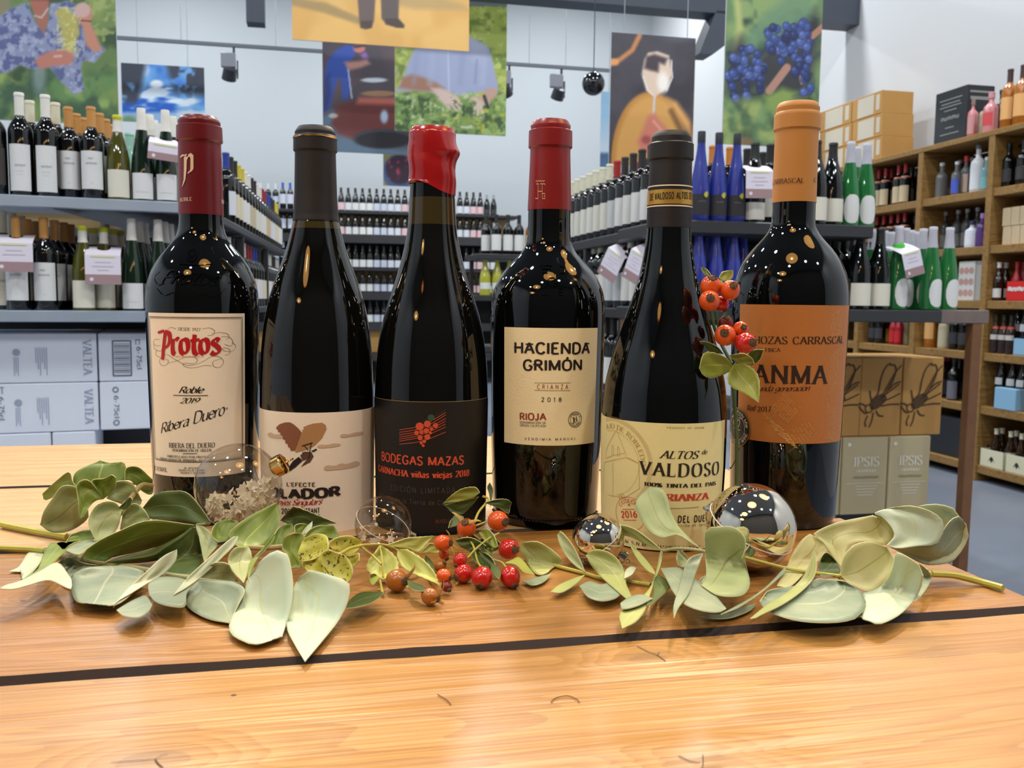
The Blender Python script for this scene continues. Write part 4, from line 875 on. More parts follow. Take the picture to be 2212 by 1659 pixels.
cluster(U1b, P_yel, [(203, 1), (246, 1), (262, 2)], 'olive bottle with yellow-topped capsule behind its twin, lower steel shelf', 'yellow-topped bottles behind on the lower steel shelf', rz=rzF)
cluster(U1b, P_flu, [(286, 0), (343, 0)], ['white-capped green flute beside the price-carded bottle, lower steel shelf front', 'white-capped green flute at the end of the lower steel shelf front'], 'green flutes on the lower steel shelf', rz=rzF)
cluster(U1b, P_flu, [(303, 1), (315, 2), (357, 1), (369, 2)], 'white-capped green flute bottle behind its twin, lower steel shelf', 'green flutes behind on the lower steel shelf', rz=rzF)
# price cards hung on bottle necks
CARD = mat('white_card', (228, 220, 232), .6); MAUVE = mat('mauve_card_strip', (164, 134, 136), .6); CARDG = mat('card_grey_print', (186, 176, 190), .6); CARDY = mat('card_lime_print', (222, 226, 176), .6)
def pricecard(P, w, hgt, rz, label, tilt=0.35, roll=0.0, green=False, zneck=0.235):
    """a card with a neck hole, leaning forward from the bottle neck; P = neck axis point"""
    o = empty('price_card', P, rz, label, 'price card', 'price cards on bottle necks')
    o.rotation_euler = (0, roll, rz)
    top, n = .035, 10
    def c(u, v): # u across, v down from top of the card; falls forward then hangs
        k = min(v / .062, 1.0); y = .030 - .086 * k - max(0, v - .062) * .06; z = .012 - .012 * k - .018 * k * k - max(0, v - .062)
        return (u, y, z)
    hole = [(.02 * math.cos(math.pi + math.pi * i / n), .022 - .016 * math.sin(math.pi + math.pi * i / n) * 1.0) for i in range(n + 1)]
    vs = [(-w / 2, 0)] + [(-.02, 0)] + [(u, v) for u, v in hole] + [(.02, 0), (w / 2, 0), (w / 2, .06), (w / 2, hgt), (-w / 2, hgt), (-w / 2, .06)]
    bm = bmesh.new(); V = [bm.verts.new((u, v, 0)) for u, v in vs]; bm.faces.new(V)
    for yy in np.arange(.006, hgt, .008): bmesh.ops.bisect_plane(bm, geom=bm.verts[:] + bm.edges[:] + bm.faces[:], plane_co=(0, yy, 0), plane_no=(0, 1, 0))
    bmesh.ops.triangulate(bm, faces=bm.faces[:]); bm.verts.index_update()
    k = hgt * .8; mb = MB()
    mb.add([c(v.co.x, v.co.y) for v in bm.verts], [tuple(v.index for v in f.verts) for f in bm.faces])
    cd = obj('card', mb, CARD, o); bm.free()
    ik = Ink(lambda u, z, off=0.0: tuple(np.array(c(u, -z)) + np.array([0, -.0012 - off, 0.0003])), None)
    ik.fill([(-w / 2, -k), (w / 2, -k), (w / 2, -hgt), (-w / 2, -hgt)], conv=False); st = ik.make('price_strip', MAUVE, cd)
    ik = Ink(lambda u, z, off=0.0: tuple(np.array(c(u, -z)) + np.array([0, -.0014 - off, 0.0003])), None)
    for j, ww in ((.085, .22), (.098, .3), (.11, .16), (.122, .4)):
        if j < k - .01: ik.line2([(-w * ww, -j), (w * ww, -j)], .0016)
    ik.make('printing', CARDG, cd)
    ik = Ink(lambda u, z, off=0.0: tuple(np.array(c(u, -z)) + np.array([0, -.0014 - off, 0.0003])), None); ik.line2([(-w * .34, -.066), (w * .34, -.066)], .006); ik.make('printing', CARDY, cd)
    ik = Ink(lambda u, z, off=0.0: tuple(np.array(c(u, -z)) + np.array([0, -.002 - off, 0.0003])), None); ik.disc((-w * .32, -(k + hgt) / 2), .006, n=12); ik.make('price_dot', CARD, st)
    return o
q = U1b.at(37, .05); pricecard(q + np.array([0, 0, .225]), .105, .15, rzF, 'white price card on the copper-capped bottle of the lower steel shelf')
q = U1b.at(225, .05); pricecard(q + np.array([0, 0, .195]), .105, .155, rzF, 'white price card on the yellow-topped bottle of the lower steel shelf')
q = U1a.at(359, .05); pricecard(q + np.array([0, 0, .20]), .10, .115, rzF, 'white price card on the green flute of the top steel shelf', tilt=.5, roll=.1)
# white cartons lying under the shelf
CART = mat('white_carton', (228, 234, 246), .7, var=.02, vscale=30); CPR = mat('carton_grey_print', (158, 170, 192), .7); CPB = mat('carton_dark_print', (92, 102, 122), .7)
def carton(name, P, d, L, D, H, m, label, group, cat='carton', flap=None):
    """front lower edge starts at P and runs along d"""
    d = np.array(d[:2]) / math.hypot(*d[:2]); ang = math.atan2(d[1], d[0])
    o = obj(name, MB().bbox((L / 2, D / 2, H / 2), (L - .003, D - .003, H - .002), .003), m, None, (P[0], P[1], P[2]), ang, label, cat, group)
    ik = lambda off=.0: Ink(lambda u, z, o2=0.0: (u, .0013 - off - o2 - .0018, z), None)
    return o, ik
U1c = Line((-1.56, 2.88), dU1, 0)
pA, pB_, pC = U1c.at(-160), U1c.at(225), U1c.at(430)
def dist(a, b): return float(math.hypot(*(np.array(a) - np.array(b))[:2]))
xm = dist(U1c.at(-160), U1c.at(225))
for tier in range(6):
    z = .97 - (tier + 1) * .1615
    Lw = dist(U1c.at(-40), U1c.at(225)); Lr = .27
    tier_lab = ['under the shelf, top layer', 'in the second layer under the shelf', 'in the third layer', 'low in the stack', 'low in the stack', 'on the floor'][tier]
    P = U1c.at(-40) if tier != 2 else U1c.at(-75); P2 = U1c.at(226.5) if tier != 2 else U1c.at(123)
    o, ik = carton('white_carton', (P[0], P[1], z), dU1, Lw if tier != 2 else dist(P, U1c.at(122)), .36, .1615, CART, 'long white wine carton with sideways grey lettering ' + tier_lab, 'white cartons under the steel shelf')
    if tier < 2:
        k = ik(); X = lambda px: dist(P, U1c.at(px)); zz = .15
        lay, W_ = layout('VALTEA', 'serif'); a0 = .138; Lt = .112; xx = X(196)
        k.text2('VALTEA', (xx, a0), (xx, a0 - Lt), .024, 'serif')
        k.make('lettering', CPR, o); k = ik(); k.disc((X(55), .10), .011, n=16); k.make('emblem', CPR, o); k = ik()
        for j, w_ in ((X(50), .06), (X(54), .05), (X(58), .06)): k.line2([(j, .085), (j, .085 - w_)], .002)
        for j in range(6): k.line2([(X(96 + j * 4.5), .115), (X(96 + j * 4.5), .115 - .05 - .02 * (j % 3))], .0022)
        k.make('printing', CPR, o)
        if tier == 1:
            k = ik(); k.text2('6x75cl', (X(14), .12), (X(14), .045), .014, 'sans'); k.line2([(X(10), .15), (X(26), .15)], .002); k.line2([(X(12), .15), (X(12), .13)], .002); k.line2([(X(22), .15), (X(22), .13)], .002); k.make('lettering', CPB, o)
    o, ik = carton('white_carton', (P2[0], P2[1], z), dU1, Lr if tier != 2 else .13, .36, .1615, CART, 'white wine carton end beside the long lettered carton, ' + tier_lab, 'white carton ends under the steel shelf')
    if tier == 0:
        k = ik(); x0, x1 = .045, .10
        k.line2([(x0, .02), (x1, .02), (x1, .135), (x0, .135)], .004, closed=True)
        for j in range(15): k.line2([(x0 + .004, .03 + j * .0068), (x1 - .004, .03 + j * .0068)], (.002, .0035, .0015)[j % 3])
        k.text2('6x75cl', (x1 + .018, .115), (x1 + .018, .04), .014, 'sans'); k.line2([(x1 + .014, .138), (x1 + .03, .138)], .002); k.line2([(x1 + .016, .138), (x1 + .016, .122)], .002); k.line2([(x1 + .027, .138), (x1 + .027, .122)], .002); k.make('lettering', CPB, o)
    elif tier == 1:
        k = ik(); k.text2('6x75cl', (.045, .115), (.045, .04), .014, 'sans'); k.disc((.05, .135), .008, n=14, r2=.003); k.disc((.05, .025), .008, n=14, r2=.003); k.make('lettering', CPB, o)
# side face of the left unit: two receding shelves of assorted bottles
sU1 = lambda z: Line((cor1[0], cor1[1]), (-.16, 1.0), z)
capcols = [(40, 34, 32), (226, 222, 212), (150, 30, 34), (36, 60, 150), (36, 32, 30), (210, 190, 60), (226, 222, 212)]
P_side = [Proto('bordeaux', gb_dark, c, l, (.04, .14), 70, parts=False) for c, l in zip(capcols, [(226, 222, 210), (230, 228, 224), (214, 190, 150), (222, 224, 230), (226, 214, 184), (230, 228, 222), (206, 190, 160)])]
cn = ['black', 'white', 'red', 'blue', 'charcoal', 'yellow', 'ivory']
for z, nm in ((1.397, 'upper'), (1.043, 'middle')):
    for i in range(26):
        t = .09 + i * .118
        for k in range(2):
            j = (i // 2 + (0 if z > 1.3 else 3)) % 7; d = np.array([-.16, 1.0]) / math.hypot(.16, 1); n_ = np.array([-d[1], d[0]])
            p = cor1[:2] + d * t + n_ * (.06 + .12 * k)
            if not (486 < proj((p[0], p[1], z))[0] < 650): continue
            P_side[j].place((p[0], p[1], z), FACE_R, '%s-capped dark bottle on the %s receding shelf of the steel unit, %s' % (cn[j], nm, ('front rank', 'rear rank')[k]), 'bottles on the receding %s shelf, %s' % (nm, cn[j]))
# ---------------------------------------------------------------- right steel unit
U2a = Line((.612, 3.10), tuple(E1[:2]), 1.370); U2b = Line((.612, 3.10), tuple(E1[:2]), 1.073)
cor2 = U2a.at(1440); end2a = U2a.at(1893); end2b = U2b.at(2130)
base2 = np.array([end2b[0], end2b[1], 0])
u2 = empty('steel_display_unit', base2, 0, 'dark steel display unit with a rusty tube leg, stacked kraft cartons beneath', 'shelf')
slab('shelf_board', cor2, E1, dist(cor2, end2a), .5, 1.370, .045, SHELFD, u2, base2)
slab('shelf_board', cor2, E1, dist(cor2, end2b), .5, 1.073, .045, SHELFD, u2, base2)
for z in (1.361, 1.065, .72):
    L = 2.0; c = cor2[:2] + E2[:2] * (L / 2 + .02) + E1[:2] * .24
    obj('side_board', MB().bbox((0, 0, 0), (L, .46, .04), .004), SHELFD, u2, (c[0] - base2[0], c[1] - base2[1], z - .02), TH + math.pi / 2)
obj('leg', MB().bbox((-.02, .02, .515), (.04, .04, 1.03), .003), RUST, u2, (0, 0, 0), TH)
obj('corner_plate', MB().bbox((-.075, .02, 1.05), (.2, .044, .05), .003), mat('worn_steel', (136, 120, 112), .4, metal=.5, var=.3, vscale=20), u2, (0, 0, 0), TH)
for dx, dy in ((-dist(cor2, end2b) + .03, .02), (-dist(cor2, end2b) + .03, .46)):
    obj('leg', MB().bbox((dx, dy, .515), (.04, .04, 1.03), .003), RUST, u2, (0, 0, 0), TH)
for t_ in (1.0, 1.99):
    for off_ in (.03, .44):
        q = cor2[:2] + E2[:2] * t_ + E1[:2] * off_; obj('side_post', MB().bbox((0, 0, .66), (.035, .035, 1.32), .003), SHELFD, u2, (q[0] - base2[0], q[1] - base2[1], 0), TH)
obj('riser', MB().box((0, 0, 0), (.03, .03, .30)), SHELFD, u2, tuple(U2a.at(1888, .25) + np.array([0, 0, -.19]) - base2), TH)
obj('back_panel', MB().box((0, 0, 0), (dist(cor2, end2a), .02, .34)), SHELFD, u2, tuple(U2a.pt(.5, .49) + np.array([0, 0, -.2]) - base2), TH)
P_blue = Proto('hock', gb_blue, (40, 42, 52), (44, 42, 44), (.022, .10), 60, h=.305, rs=.98, mark=[('nunu', 'light', -.012, .012, .07, .006)])
_k = Ink(lambda u, z, o=0.0: ((.0345 + .0015) * math.cos(-math.pi / 2 + u / .036), (.0345 + .0015) * math.sin(-math.pi / 2 + u / .036), z), None)
_k.fill([(.004, .088), (.012, .098), (.020, .096), (.020, .084), (.012, .078)], conv=False, curve=True); _k.make('emblem', mat('lime_gold_print', (196, 186, 70), .5), P_blue.root)
P_tagd = Proto('burgundy', gb_dark, (26, 34, 30), (226, 222, 210), (.012, .075), 55, h=.28)
P_dk = Proto('burgundy', gb_dark, (24, 28, 26), (228, 222, 204), (.014, .095), 62, h=.295)
P_txa = Proto('flute', gb_green, (188, 186, 196), (226, 226, 222), (.012, .122), 48, h=.305, capz=.245, oval=True, top=((214, 214, 222), .012))
P_plain = Proto('bordeaux', gb_dark, (30, 30, 30), (220, 214, 200), (.03, .12), 60, h=.29)
P_ora = Proto('bordeaux', gb_dark, (214, 130, 40), (226, 222, 214), (.03, .14), 60, h=.29)
rF2 = TH * .3
cluster(U2a, P_blue, [(1513, 0), (1551, 0), (1590, 0)], ['cobalt blue bottle at the end of its trio, farthest from the price card', 'cobalt blue bottle in the middle of the trio on the top shelf', 'cobalt blue bottle next to the price-carded dark bottle'], 'cobalt bottles, top shelf', rz=rF2)
cluster(U2a, P_ora, [(1538, 2), (1575, 2)], 'orange-capped bottle behind the cobalt bottles', 'orange-capped bottles', rz=rF2)
cluster(U2a, P_tagd, [(1629, 0)], 'dark bottle carrying a price card beside the cobalt bottles', None, rz=rF2)
cluster(U2a, P_plain, [(1662, 1), (1612, 2), (1645, 3), (1690, 1), (1740, 1)], 'dark capped bottle behind the card-bearing bottle on the top shelf', 'dark bottles, top shelf', rz=rF2)
cluster(U2a, P_dk, [(1762, 0), (1797, 0)], ['cream-label dark bottle beside the orange-capped front bottle, top shelf', 'cream-label dark bottle next to the green bottles, top shelf'], 'cream-label bottles, top shelf', rz=rF2)
cluster(U2a, P_txa, [(1835, 0), (1870, 0)], ['green silver-necked bottle next to cream-label dark bottles, top shelf', 'green silver-necked bottle at the end of the top shelf'], 'green silver-necked bottles, top shelf', rz=rF2)
cluster(U2a, P_txa, [(1848, 1)], 'bright green silver-necked bottle behind two others, top shelf', None, rz=rF2)
P_blue2 = P_blue
cluster(U2b, P_blue2, [(1508, 0), (1545, 0), (1583, 0), (1530, 1), (1566, 1), (1604, 1)], ['cobalt blue bottle, front of the lower shelf, at the end of its trio', 'cobalt blue bottle, front of the lower shelf, middle of its trio', 'cobalt blue bottle, front of the lower shelf, beside the hips'] + ['cobalt blue bottle in the rear rank of the lower shelf'] * 3, 'cobalt bottles, lower shelf', rz=rF2)
cluster(U2b, P_plain, [(1770, 1), (1802, 1), (1822, 2), (1786, 2), (1840, 2)], 'dark bottle standing back on the lower shelf by the orange-labelled bottle', 'dark bottles, lower shelf', rz=rF2)
P_lav = Proto('burgundy', gb_dark, (196, 176, 190), (228, 222, 204), (.014, .095), 62, h=.295)
cluster(U2b, P_lav, [(1852, 1)], 'lilac-capped dark bottle standing behind cream-label bottles', None, rz=rF2)
cluster(U2b, P_dk, [(1857, 0), (1899, 0)], ['cream-label dark bottle next to the orange-labelled front bottle, lower shelf', 'cream-label dark bottle next to the price-carded green bottle, lower shelf'], 'cream-label bottles, lower shelf', rz=rF2)
cluster(U2b, P_txa, [(1881, 2), (1907, 2), (1922, 3), (1953, 1), (1964, 2), (1991, 1)], 'green silver-necked bottle in the rear rank of the lower shelf', 'green silver-necked bottles, lower shelf rear', rz=rF2)
cluster(U2b, P_txa, [(1939, 0), (1975, 0), (2012, 0), (2048, 0)], ['green silver-necked bottle wearing the price card, lower shelf', 'green silver-necked bottle half covered by the price card of its neighbour', 'green silver-necked bottle next but one to the price card, lower shelf', 'green silver-necked bottle standing at the end of the lower shelf'], 'green silver-necked bottles, lower shelf front', rz=.35)
q = U2a.at(1629, .05); pricecard(q + np.array([0, 0, .19]), .095, .155, rF2, 'white price card on the dark bottle by the cobalt bottles', tilt=.2)
q = U2b.at(1939, .05); pc = pricecard(q + np.array([0, 0, .225]), .085, .15, .35, 'white price card with green collar on a green bottle', tilt=.6, roll=-.25)
obj('collar', MB().lathe([(.021, -.006), (.022, .004), (.017, .016)], 16, caps=False), mat('lime_green_plastic', (70, 200, 50), .4), pc)
# receding side of the right unit
sc_ = [(226, 222, 196), (226, 222, 196), (170, 34, 36), (44, 40, 40), (44, 40, 40), (214, 150, 30), (226, 222, 212), (60, 50, 50)]
sl_ = [(228, 226, 214), (226, 222, 206), (206, 206, 204), (228, 226, 220), (226, 222, 214), (196, 128, 60), (228, 224, 216), (230, 226, 220)]
sn_ = ['cream', 'ivory', 'red', 'black', 'charcoal', 'yellow', 'white', 'brown']
P_s2 = [Proto('bordeaux', gb_dark, c, l, (.03, .14), 66, parts=False) for c, l in zip(sc_, sl_)]
seqs = {1.361: [4, 3, 3, 3, 4, 3, 2, 1, 1, 0, 0, 1, 0, 0, 1, 0], 1.065: [6, 5, 5, 7, 6, 2, 2, 7, 0, 0, 1, 3, 3, 4, 4, 3], .72: [3, 4, 3, 7, 3, 4, 3, 4, 3, 4, 3, 4, 7, 3, 3, 4]}
for z, nm in ((1.361, 'upper'), (1.065, 'middle'), (.72, 'lower')):
    for i in range(16):
        for k in range(2):
            p = cor2[:2] + E2[:2] * (.1 + i * .098) + E1[:2] * (.055 + k * .1); px_ = proj((p[0], p[1], z))[0]
            if not (1225 < px_ < 1440): continue
            j = seqs[z][i]
            P_s2[j].place((p[0], p[1], z), FACE_L + .35, '%s-capped dark bottle on the %s receding shelf of the dark steel unit, %s' % (sn_[j], nm, ('front rank', 'rear rank')[k]), 'dark unit receding %s shelf, %s caps' % (nm, sn_[j]))
p = cor2[:2] + E2[:2] * .52 + E1[:2] * .05; pricecard((p[0], p[1], 1.065 + .23), .10, .17, FACE_L + .5, 'white price card hanging on a receding shelf of the dark steel unit, red band', tilt=.9, roll=.5)
p = cor2[:2] + E2[:2] * .26 + E1[:2] * .05; pricecard((p[0], p[1], 1.065 + .22), .085, .17, FACE_L + .4, 'narrow white price card hanging on a receding shelf of the dark steel unit', tilt=.9, roll=.4)
# cartons under the right unit
KRAFT = mat('kraft_carton', (190, 142, 76), .75, var=.06, vscale=14); GREYC = mat('grey_beige_carton', (202, 186, 146), .75, var=.03, vscale=14)
KPR = mat('dark_brown_line_print', (84, 58, 28), .7); IPR = mat('white_carton_print', (244, 240, 226), .7); IPD = mat('faded_carton_print', (160, 150, 122), .7)
UK = Line(tuple(atY(1890, 850, 3.64)[:2]), tuple(E1[:2]), 0)
wK = dist(UK.at(1845), UK.at(1933)); 
LPl = dist(UK.at(1740), UK.at(1997))
obj('carton_plinth', MB().bbox((LPl / 2, .17, .118), (LPl, .3, .236), .004), SHELFD, None, tuple(UK.at(1740)), TH, 'low dark plinth under the stacked wine cartons', 'plinth')
fly = ['492,440 480,430 450,470 430,540 420,610 400,650', '492,440 515,440 525,480 500,560 460,630 430,660', '560,440 520,490 480,570 440,640', '550,560 500,600 450,640', '560,620 500,650 450,670', '560,690 500,690 440,700', '300,680 330,690 345,700', '300,700 335,740 355,745', '360,760 345,800 350,830', '395,740 385,800 370,835', '410,730 430,760 460,765', '365,600 375,650 385,670', '560,545 520,560 480,600']
for i, (xa) in enumerate((1756.0, 1845.0, 1934.0)):
    P = UK.at(xa)
    o, ik = carton('kraft_carton', (P[0], P[1], .557), E1, wK, .30, .322, KRAFT, ['kraft carton with a fly drawing, next to the orange-labelled bottle', 'kraft carton with a fly drawing in the middle of its row', 'kraft carton with a fly drawing at the free end of its row'][i], 'kraft cartons')
    cv = lambda x, y: ((x - 310) / 262 * wK, (893 - y) / 505 * .322)
    k = ik()
    for st in fly:
        Q = [cv(*p_) for p_ in pts(st)]; k.line2(Q, .008, curve=True, thin=.005, nib=40)
    k.fill([cv(*p_) for p_ in ((372, 670), (400, 640), (450, 620), (475, 650), (450, 690), (410, 720), (375, 715))], conv=False, curve=True); k.disc(cv(365, 715), .016, n=12, r2=.006)
    k.make('drawing', KPR, o)
for i, (xa, xb) in enumerate(((1812.0, 1910.5), (1912.0, 2001.0), (1745.0, 1811.0))):
    P = UK.at(xa, -.01); L = dist(P, UK.at(xb, -.01))
    o, ik = carton('grey_carton', (P[0], P[1], .236), E1, L, .30, .32, GREYC, ['grey-beige wine carton with white lettering next to the orange-labelled bottle', 'grey-beige wine carton with white lettering at the free end of its row', 'grey-beige wine carton hidden behind the orange-labelled bottle'][i], 'grey-beige cartons')
    k = ik(); k.text2('IPSIS', (L * .26, .200), (L * .80, .200), .038, 'serif'); k.text2('numnuu', (L * .30, .176), (L * .72, .176), .014, 'swash'); k.disc((L * .14, .29), .008, n=12)
    for j in range(4): k.line2([(L * (.3 + .02 * j), .118 - j * .012), (L * (.78 - .03 * j), .118 - j * .012)], .0025)
    k.line2([(L * .1, .13), (L * .9, .13)], .002); k.make('lettering', IPR, o)
    k = ik(); k.text2('nnunmnnun', (L * .26, .150), (L * .80, .150), .012, 'bold'); k.make('lettering', IPD, o)
# ---------------------------------------------------------------- wooden rack on the right wall
RACKW = wood('rack_pine', (158, 122, 66), (128, 94, 46), (142, 108, 58), .6, rough=.55)
rp0 = atZ(2118, 1042, 0); ra = float(np.dot(rp0, E1)); rb = float(np.dot(rp0, E2))
rack = empty('wooden_rack', G(ra, rb), TH, 'pine pigeonhole rack of spirits and beers along the white wall', 'rack')
RZ = [2.15, 1.80, 1.455, 1.12, .80, .47, .10]; posts = [-1.26, -.60, .08, .745, 1.41, 2.08, 2.75, 3.4]; RD = .40
for i in range(len(posts) - 1):
    L = posts[i + 1] - posts[i]
    for z in RZ[1:]: obj('shelf_board', MB().bbox((RD / 2, 0, 0), (RD, L - .05, .05), .003), RACKW, rack, (0.012, (posts[i] + posts[i + 1]) / 2, z - .025))
obj('top_board', MB().bbox((RD / 2, (posts[0] + posts[-1]) / 2, 2.1325), (RD, posts[-1] - posts[0] + .05, .035), .003), RACKW, rack)
for s_ in posts: obj('upright', MB().bbox((RD / 2, s_, 1.057), (RD, .05, 2.115), .003), RACKW, rack)
obj('back_panel', MB().box((RD - .005, (posts[0] + posts[-1]) / 2, 1.06), (.01, posts[-1] - posts[0], 2.1)), mat('rack_back_panel', (70, 60, 46), .7, var=.1, vscale=6), rack)
def rackpt(px_, z, back=.1):
    q = onplane(px_, 645.0, G(ra + back, 0), E1)
    for _ in range(3):
        y = proj((q[0], q[1], z + .1))[1]; q = onplane(px_, y, G(ra + back, 0), E1)
    return np.array([q[0], q[1], z])
def rackrow(proto, xs, z, label, group, back=.1, rz=FACE_L + .3):
    for x in xs: proto.place(rackpt(x, z, back), rz + rj(.1), label, group)
sp = dict(cat='spirit bottle', name='spirit_bottle')
R_red = Proto('bordeaux', gb_dark, (170, 40, 48), (214, 196, 160), (.02, .14), 70, h=.29, parts=True, band=((196, 120, 90), .19, .2), **sp)
R_clear = Proto('liquor', gb_clear, (210, 210, 210), None, h=.24, **sp); R_bluel = Proto('liquor', gb_clear, (220, 222, 228), (70, 90, 190), (.02, .14), 60, h=.22, rs=.8, **sp)
R_ptri = Proto('squat', gb_clear, (206, 60, 50), (214, 190, 176), (.02, .12), 50, h=.26, rs=.75, **sp); R_whc = Proto('liquor', mat('white_ceramic', (222, 224, 228), .3), (120, 120, 118), (222, 224, 228), (.02, .16), 60, h=.30, rs=1.15, **sp)
R_teal = Proto('liquor', gb_teal, (220, 224, 226), (120, 180, 186), (.02, .12), 60, h=.21, rs=.8, **sp); R_dk = Proto('liquor', gb_dark, (30, 30, 32), (60, 60, 62), (.04, .12), 60, h=.27, **sp)
R_gclear = Proto('liquor', mat('smoky_glass', (84, 86, 86), .08, coat=.3), (190, 192, 192), (110, 110, 108), (.03, .12), 60, h=.27, rs=.9, **sp); R_pur = Proto('squat', gb_purple, (170, 130, 190), (86, 50, 120), (.02, .1), 60, h=.21, rs=.8, **sp)
R_whl = Proto('squat', mat('white_flask', (214, 216, 226), .3), (60, 50, 90), (226, 226, 232), (.02, .1), 60, h=.17, rs=.9, **sp)
R_pink = Proto('squat', gb_pink, (150, 120, 116), (206, 150, 150), (.02, .12), 60, h=.24, rs=.85, **sp); R_pinkr = Proto('squat', gb_pink, (206, 150, 156), (214, 76, 80), (.04, .11), 50, h=.25, rs=.95, **sp)
R_amb = Proto('bordeaux', gb_amber, (60, 34, 26), (232, 176, 110), (.05, .16), 60, h=.36, rs=1.15, **sp); R_crm = Proto('liquor', mat('cream_bottle', (196, 184, 150), .4), (196, 184, 150), (206, 196, 164), (.02, .14), 60, h=.25, **sp)
R_yel = Proto('liquor', gb_brown, (30, 28, 26), (226, 196, 30), (.01, .12), 70, h=.26, rs=.85, **sp); R_rc = Proto('bordeaux', gb_brown, (190, 30, 60), (70, 66, 66), (.02, .12), 70, h=.31, **sp)
R_grey = Proto('liquor', gb_dark, (44, 44, 48), (110, 110, 120), (.01, .13), 70, h=.28, rs=1.0, **sp)
bk = dict(cat='beer bottle', name='beer_bottle')
B_dk = Proto('beer', gb_brown, (226, 224, 216), (214, 214, 208), (.02, .075), 60, **bk); B_or = Proto('beer', gb_brown, (40, 38, 34), (196, 190, 184), (.085, .115), 60, band=((190, 70, 50), .15, .165), **bk); B_rd = Proto('beer', mat('red_wrap_bottle', (170, 30, 44), .25), (190, 40, 52), (200, 36, 44), (.02, .1), 60, **bk)
B_bk = Proto('beer', gb_dark, (30, 30, 32), (196, 196, 196), (.10, .13), 40, h=.33, rs=1.2, **bk); B_cr = Proto('beer', gb_brown, (226, 220, 190), (196, 190, 160), (.02, .075), 60, **bk)
# on top of the rack
def rbox(name, x0, x1, z, H, m, label, cat, D=.26, back=.02, group=None, openb=False):
    a, b = rackpt(x0, z, back), rackpt(x1, z, back); L = dist(a, b); c = (a + b) / 2 + E1 * (D / 2)
    mb = MB().bbox((0, 0, H / 2), (D, L, H), .003) if not openb else MB().box((0, 0, .003), (D, L, .006)).box((-D / 2 + .002, 0, H / 2), (.004, L, H)).box((D / 2 - .002, 0, H / 2), (.004, L, H)).box((0, -L / 2 + .002, H / 2), (D, .004, H)).box((0, L / 2 - .002, H / 2), (D, .004, H))
    return obj(name, mb, m, None, (c[0], c[1], z), TH, label, cat, group), L, D
BLKB = mat('black_carton', (38, 40, 44), .5, var=.1, vscale=10)
o, L, D = rbox('gin_carton', 2018, 2086, 2.15, .33, BLKB, 'black printed carton on top of the pine rack', 'carton', D=.20)
k = Ink(lambda u, z, o2=0.0: (-D / 2 - .0012 - o2, -u, z), None)
for zz, w_ in ((.27, .36), (.245, .3), (.225, .34), (.2, .2), (.09, .14), (.05, .3)): k.line2([(-L * w_, zz), (L * w_, zz)], .006)
k.text2('nunmu', (-L * .28, .14), (L * .28, .14), .03, 'bold'); k.make('lettering', mat('silver_print', (150, 150, 146), .5), o)
k = Ink(lambda u, z, o2=0.0: (u, -L / 2 - .0012 - o2, z), None); k.line2([(-.08, .29), (.08, .29)], .012); k.line2([(-.075, .25), (.075, .25)], .02); k.make('printing', mat('silver_print', (150, 150, 146), .5), o)
rackrow(R_pink, [2099], 2.15, 'dusty pink flask bottle beside the black carton on the rack', None, .07); rackrow(R_crm, [2117], 2.15, 'cream bottle between pink bottles on top of the rack', None, .07)
rackrow(R_pinkr, [2140], 2.15, 'pink bottle with red label on top of the rack', None, .07); rackrow(R_dk, [2163], 2.15, 'black bottle beside amber bottles on top of the rack', None, .1)
rackrow(R_amb, [2178, 2206], 2.15, 'amber bottle with orange-yellow label on top of the rack', 'amber bottles on the rack', .09)
for i, (x0, x1) in enumerate(((1770, 1839), (1841, 1905))):
    for j in range(3):
        o, L, D = rbox('flat_carton', x0, x1, 2.15 + j * .165, .163, KRAFT, 'pale-panelled kraft carton on the rack top, ' + ('bottom', 'middle', 'top')[j] + ' of the ' + ('stack beside the black carton', 'farther stack')[1 - i], 'carton', group='kraft cartons on the rack')
        k = Ink(lambda u, z, o2=0.0: (-D / 2 - .0012 - o2, -u, z), None); k.fill([(-L * .3, .01), (L * .25, .01), (L * .25, .15), (-L * .3, .15)], conv=False); k.fill([(L * .32, .03), (L * .44, .03), (L * .44, .14), (L * .32, .14)], conv=False); k.make('panel', mat('pale_carton_panel', (206, 196, 176), .7), o)
# pigeonholes
rackrow(R_red, [1897, 1912, 1925, 1940, 1955], 1.80, 'red-capped liqueur bottle in the upper pigeonhole of the rack', 'red-capped liqueur, upper hole'); rackrow(R_dk, [1968, 1978], 1.80, 'black bottle beside the red-capped liqueurs in the upper hole', 'black bottles, upper hole', .16)
rackrow(R_clear, [2034], 1.80, 'clear bottle alone at the side of its pigeonhole', None); rackrow(R_bluel, [2066], 1.80, 'small clear bottle with blue label in the rack', None, .07); rackrow(R_ptri, [2086], 1.80, 'squat clear bottle with beige label and red stopper', None, .12)
rackrow(R_whc, [2112], 1.80, 'tall white ceramic bottle in the rack', None, .09); rackrow(R_teal, [2131], 1.80, 'small pale teal bottle beside the white ceramic one', None, .08); rackrow(R_gclear, [2072, 2098], 1.80, 'smoky bottle behind others in the upper hole', 'smoky bottles, upper hole', .26)
rackrow(R_dk, [2178, 2196, 2210], 1.80, 'dark stoppered bottle in the upper hole nearest the aisle', 'dark bottles, upper aisle hole', .1)
rackrow(R_red, [1893, 1908, 1924, 1939, 1953], 1.455, 'red-capped liqueur bottle in the second row hole of the rack', 'red-capped liqueur, second hole'); rackrow(R_dk, [1975], 1.455, 'black bottle beside the red-capped liqueurs in the second row', None, .16)
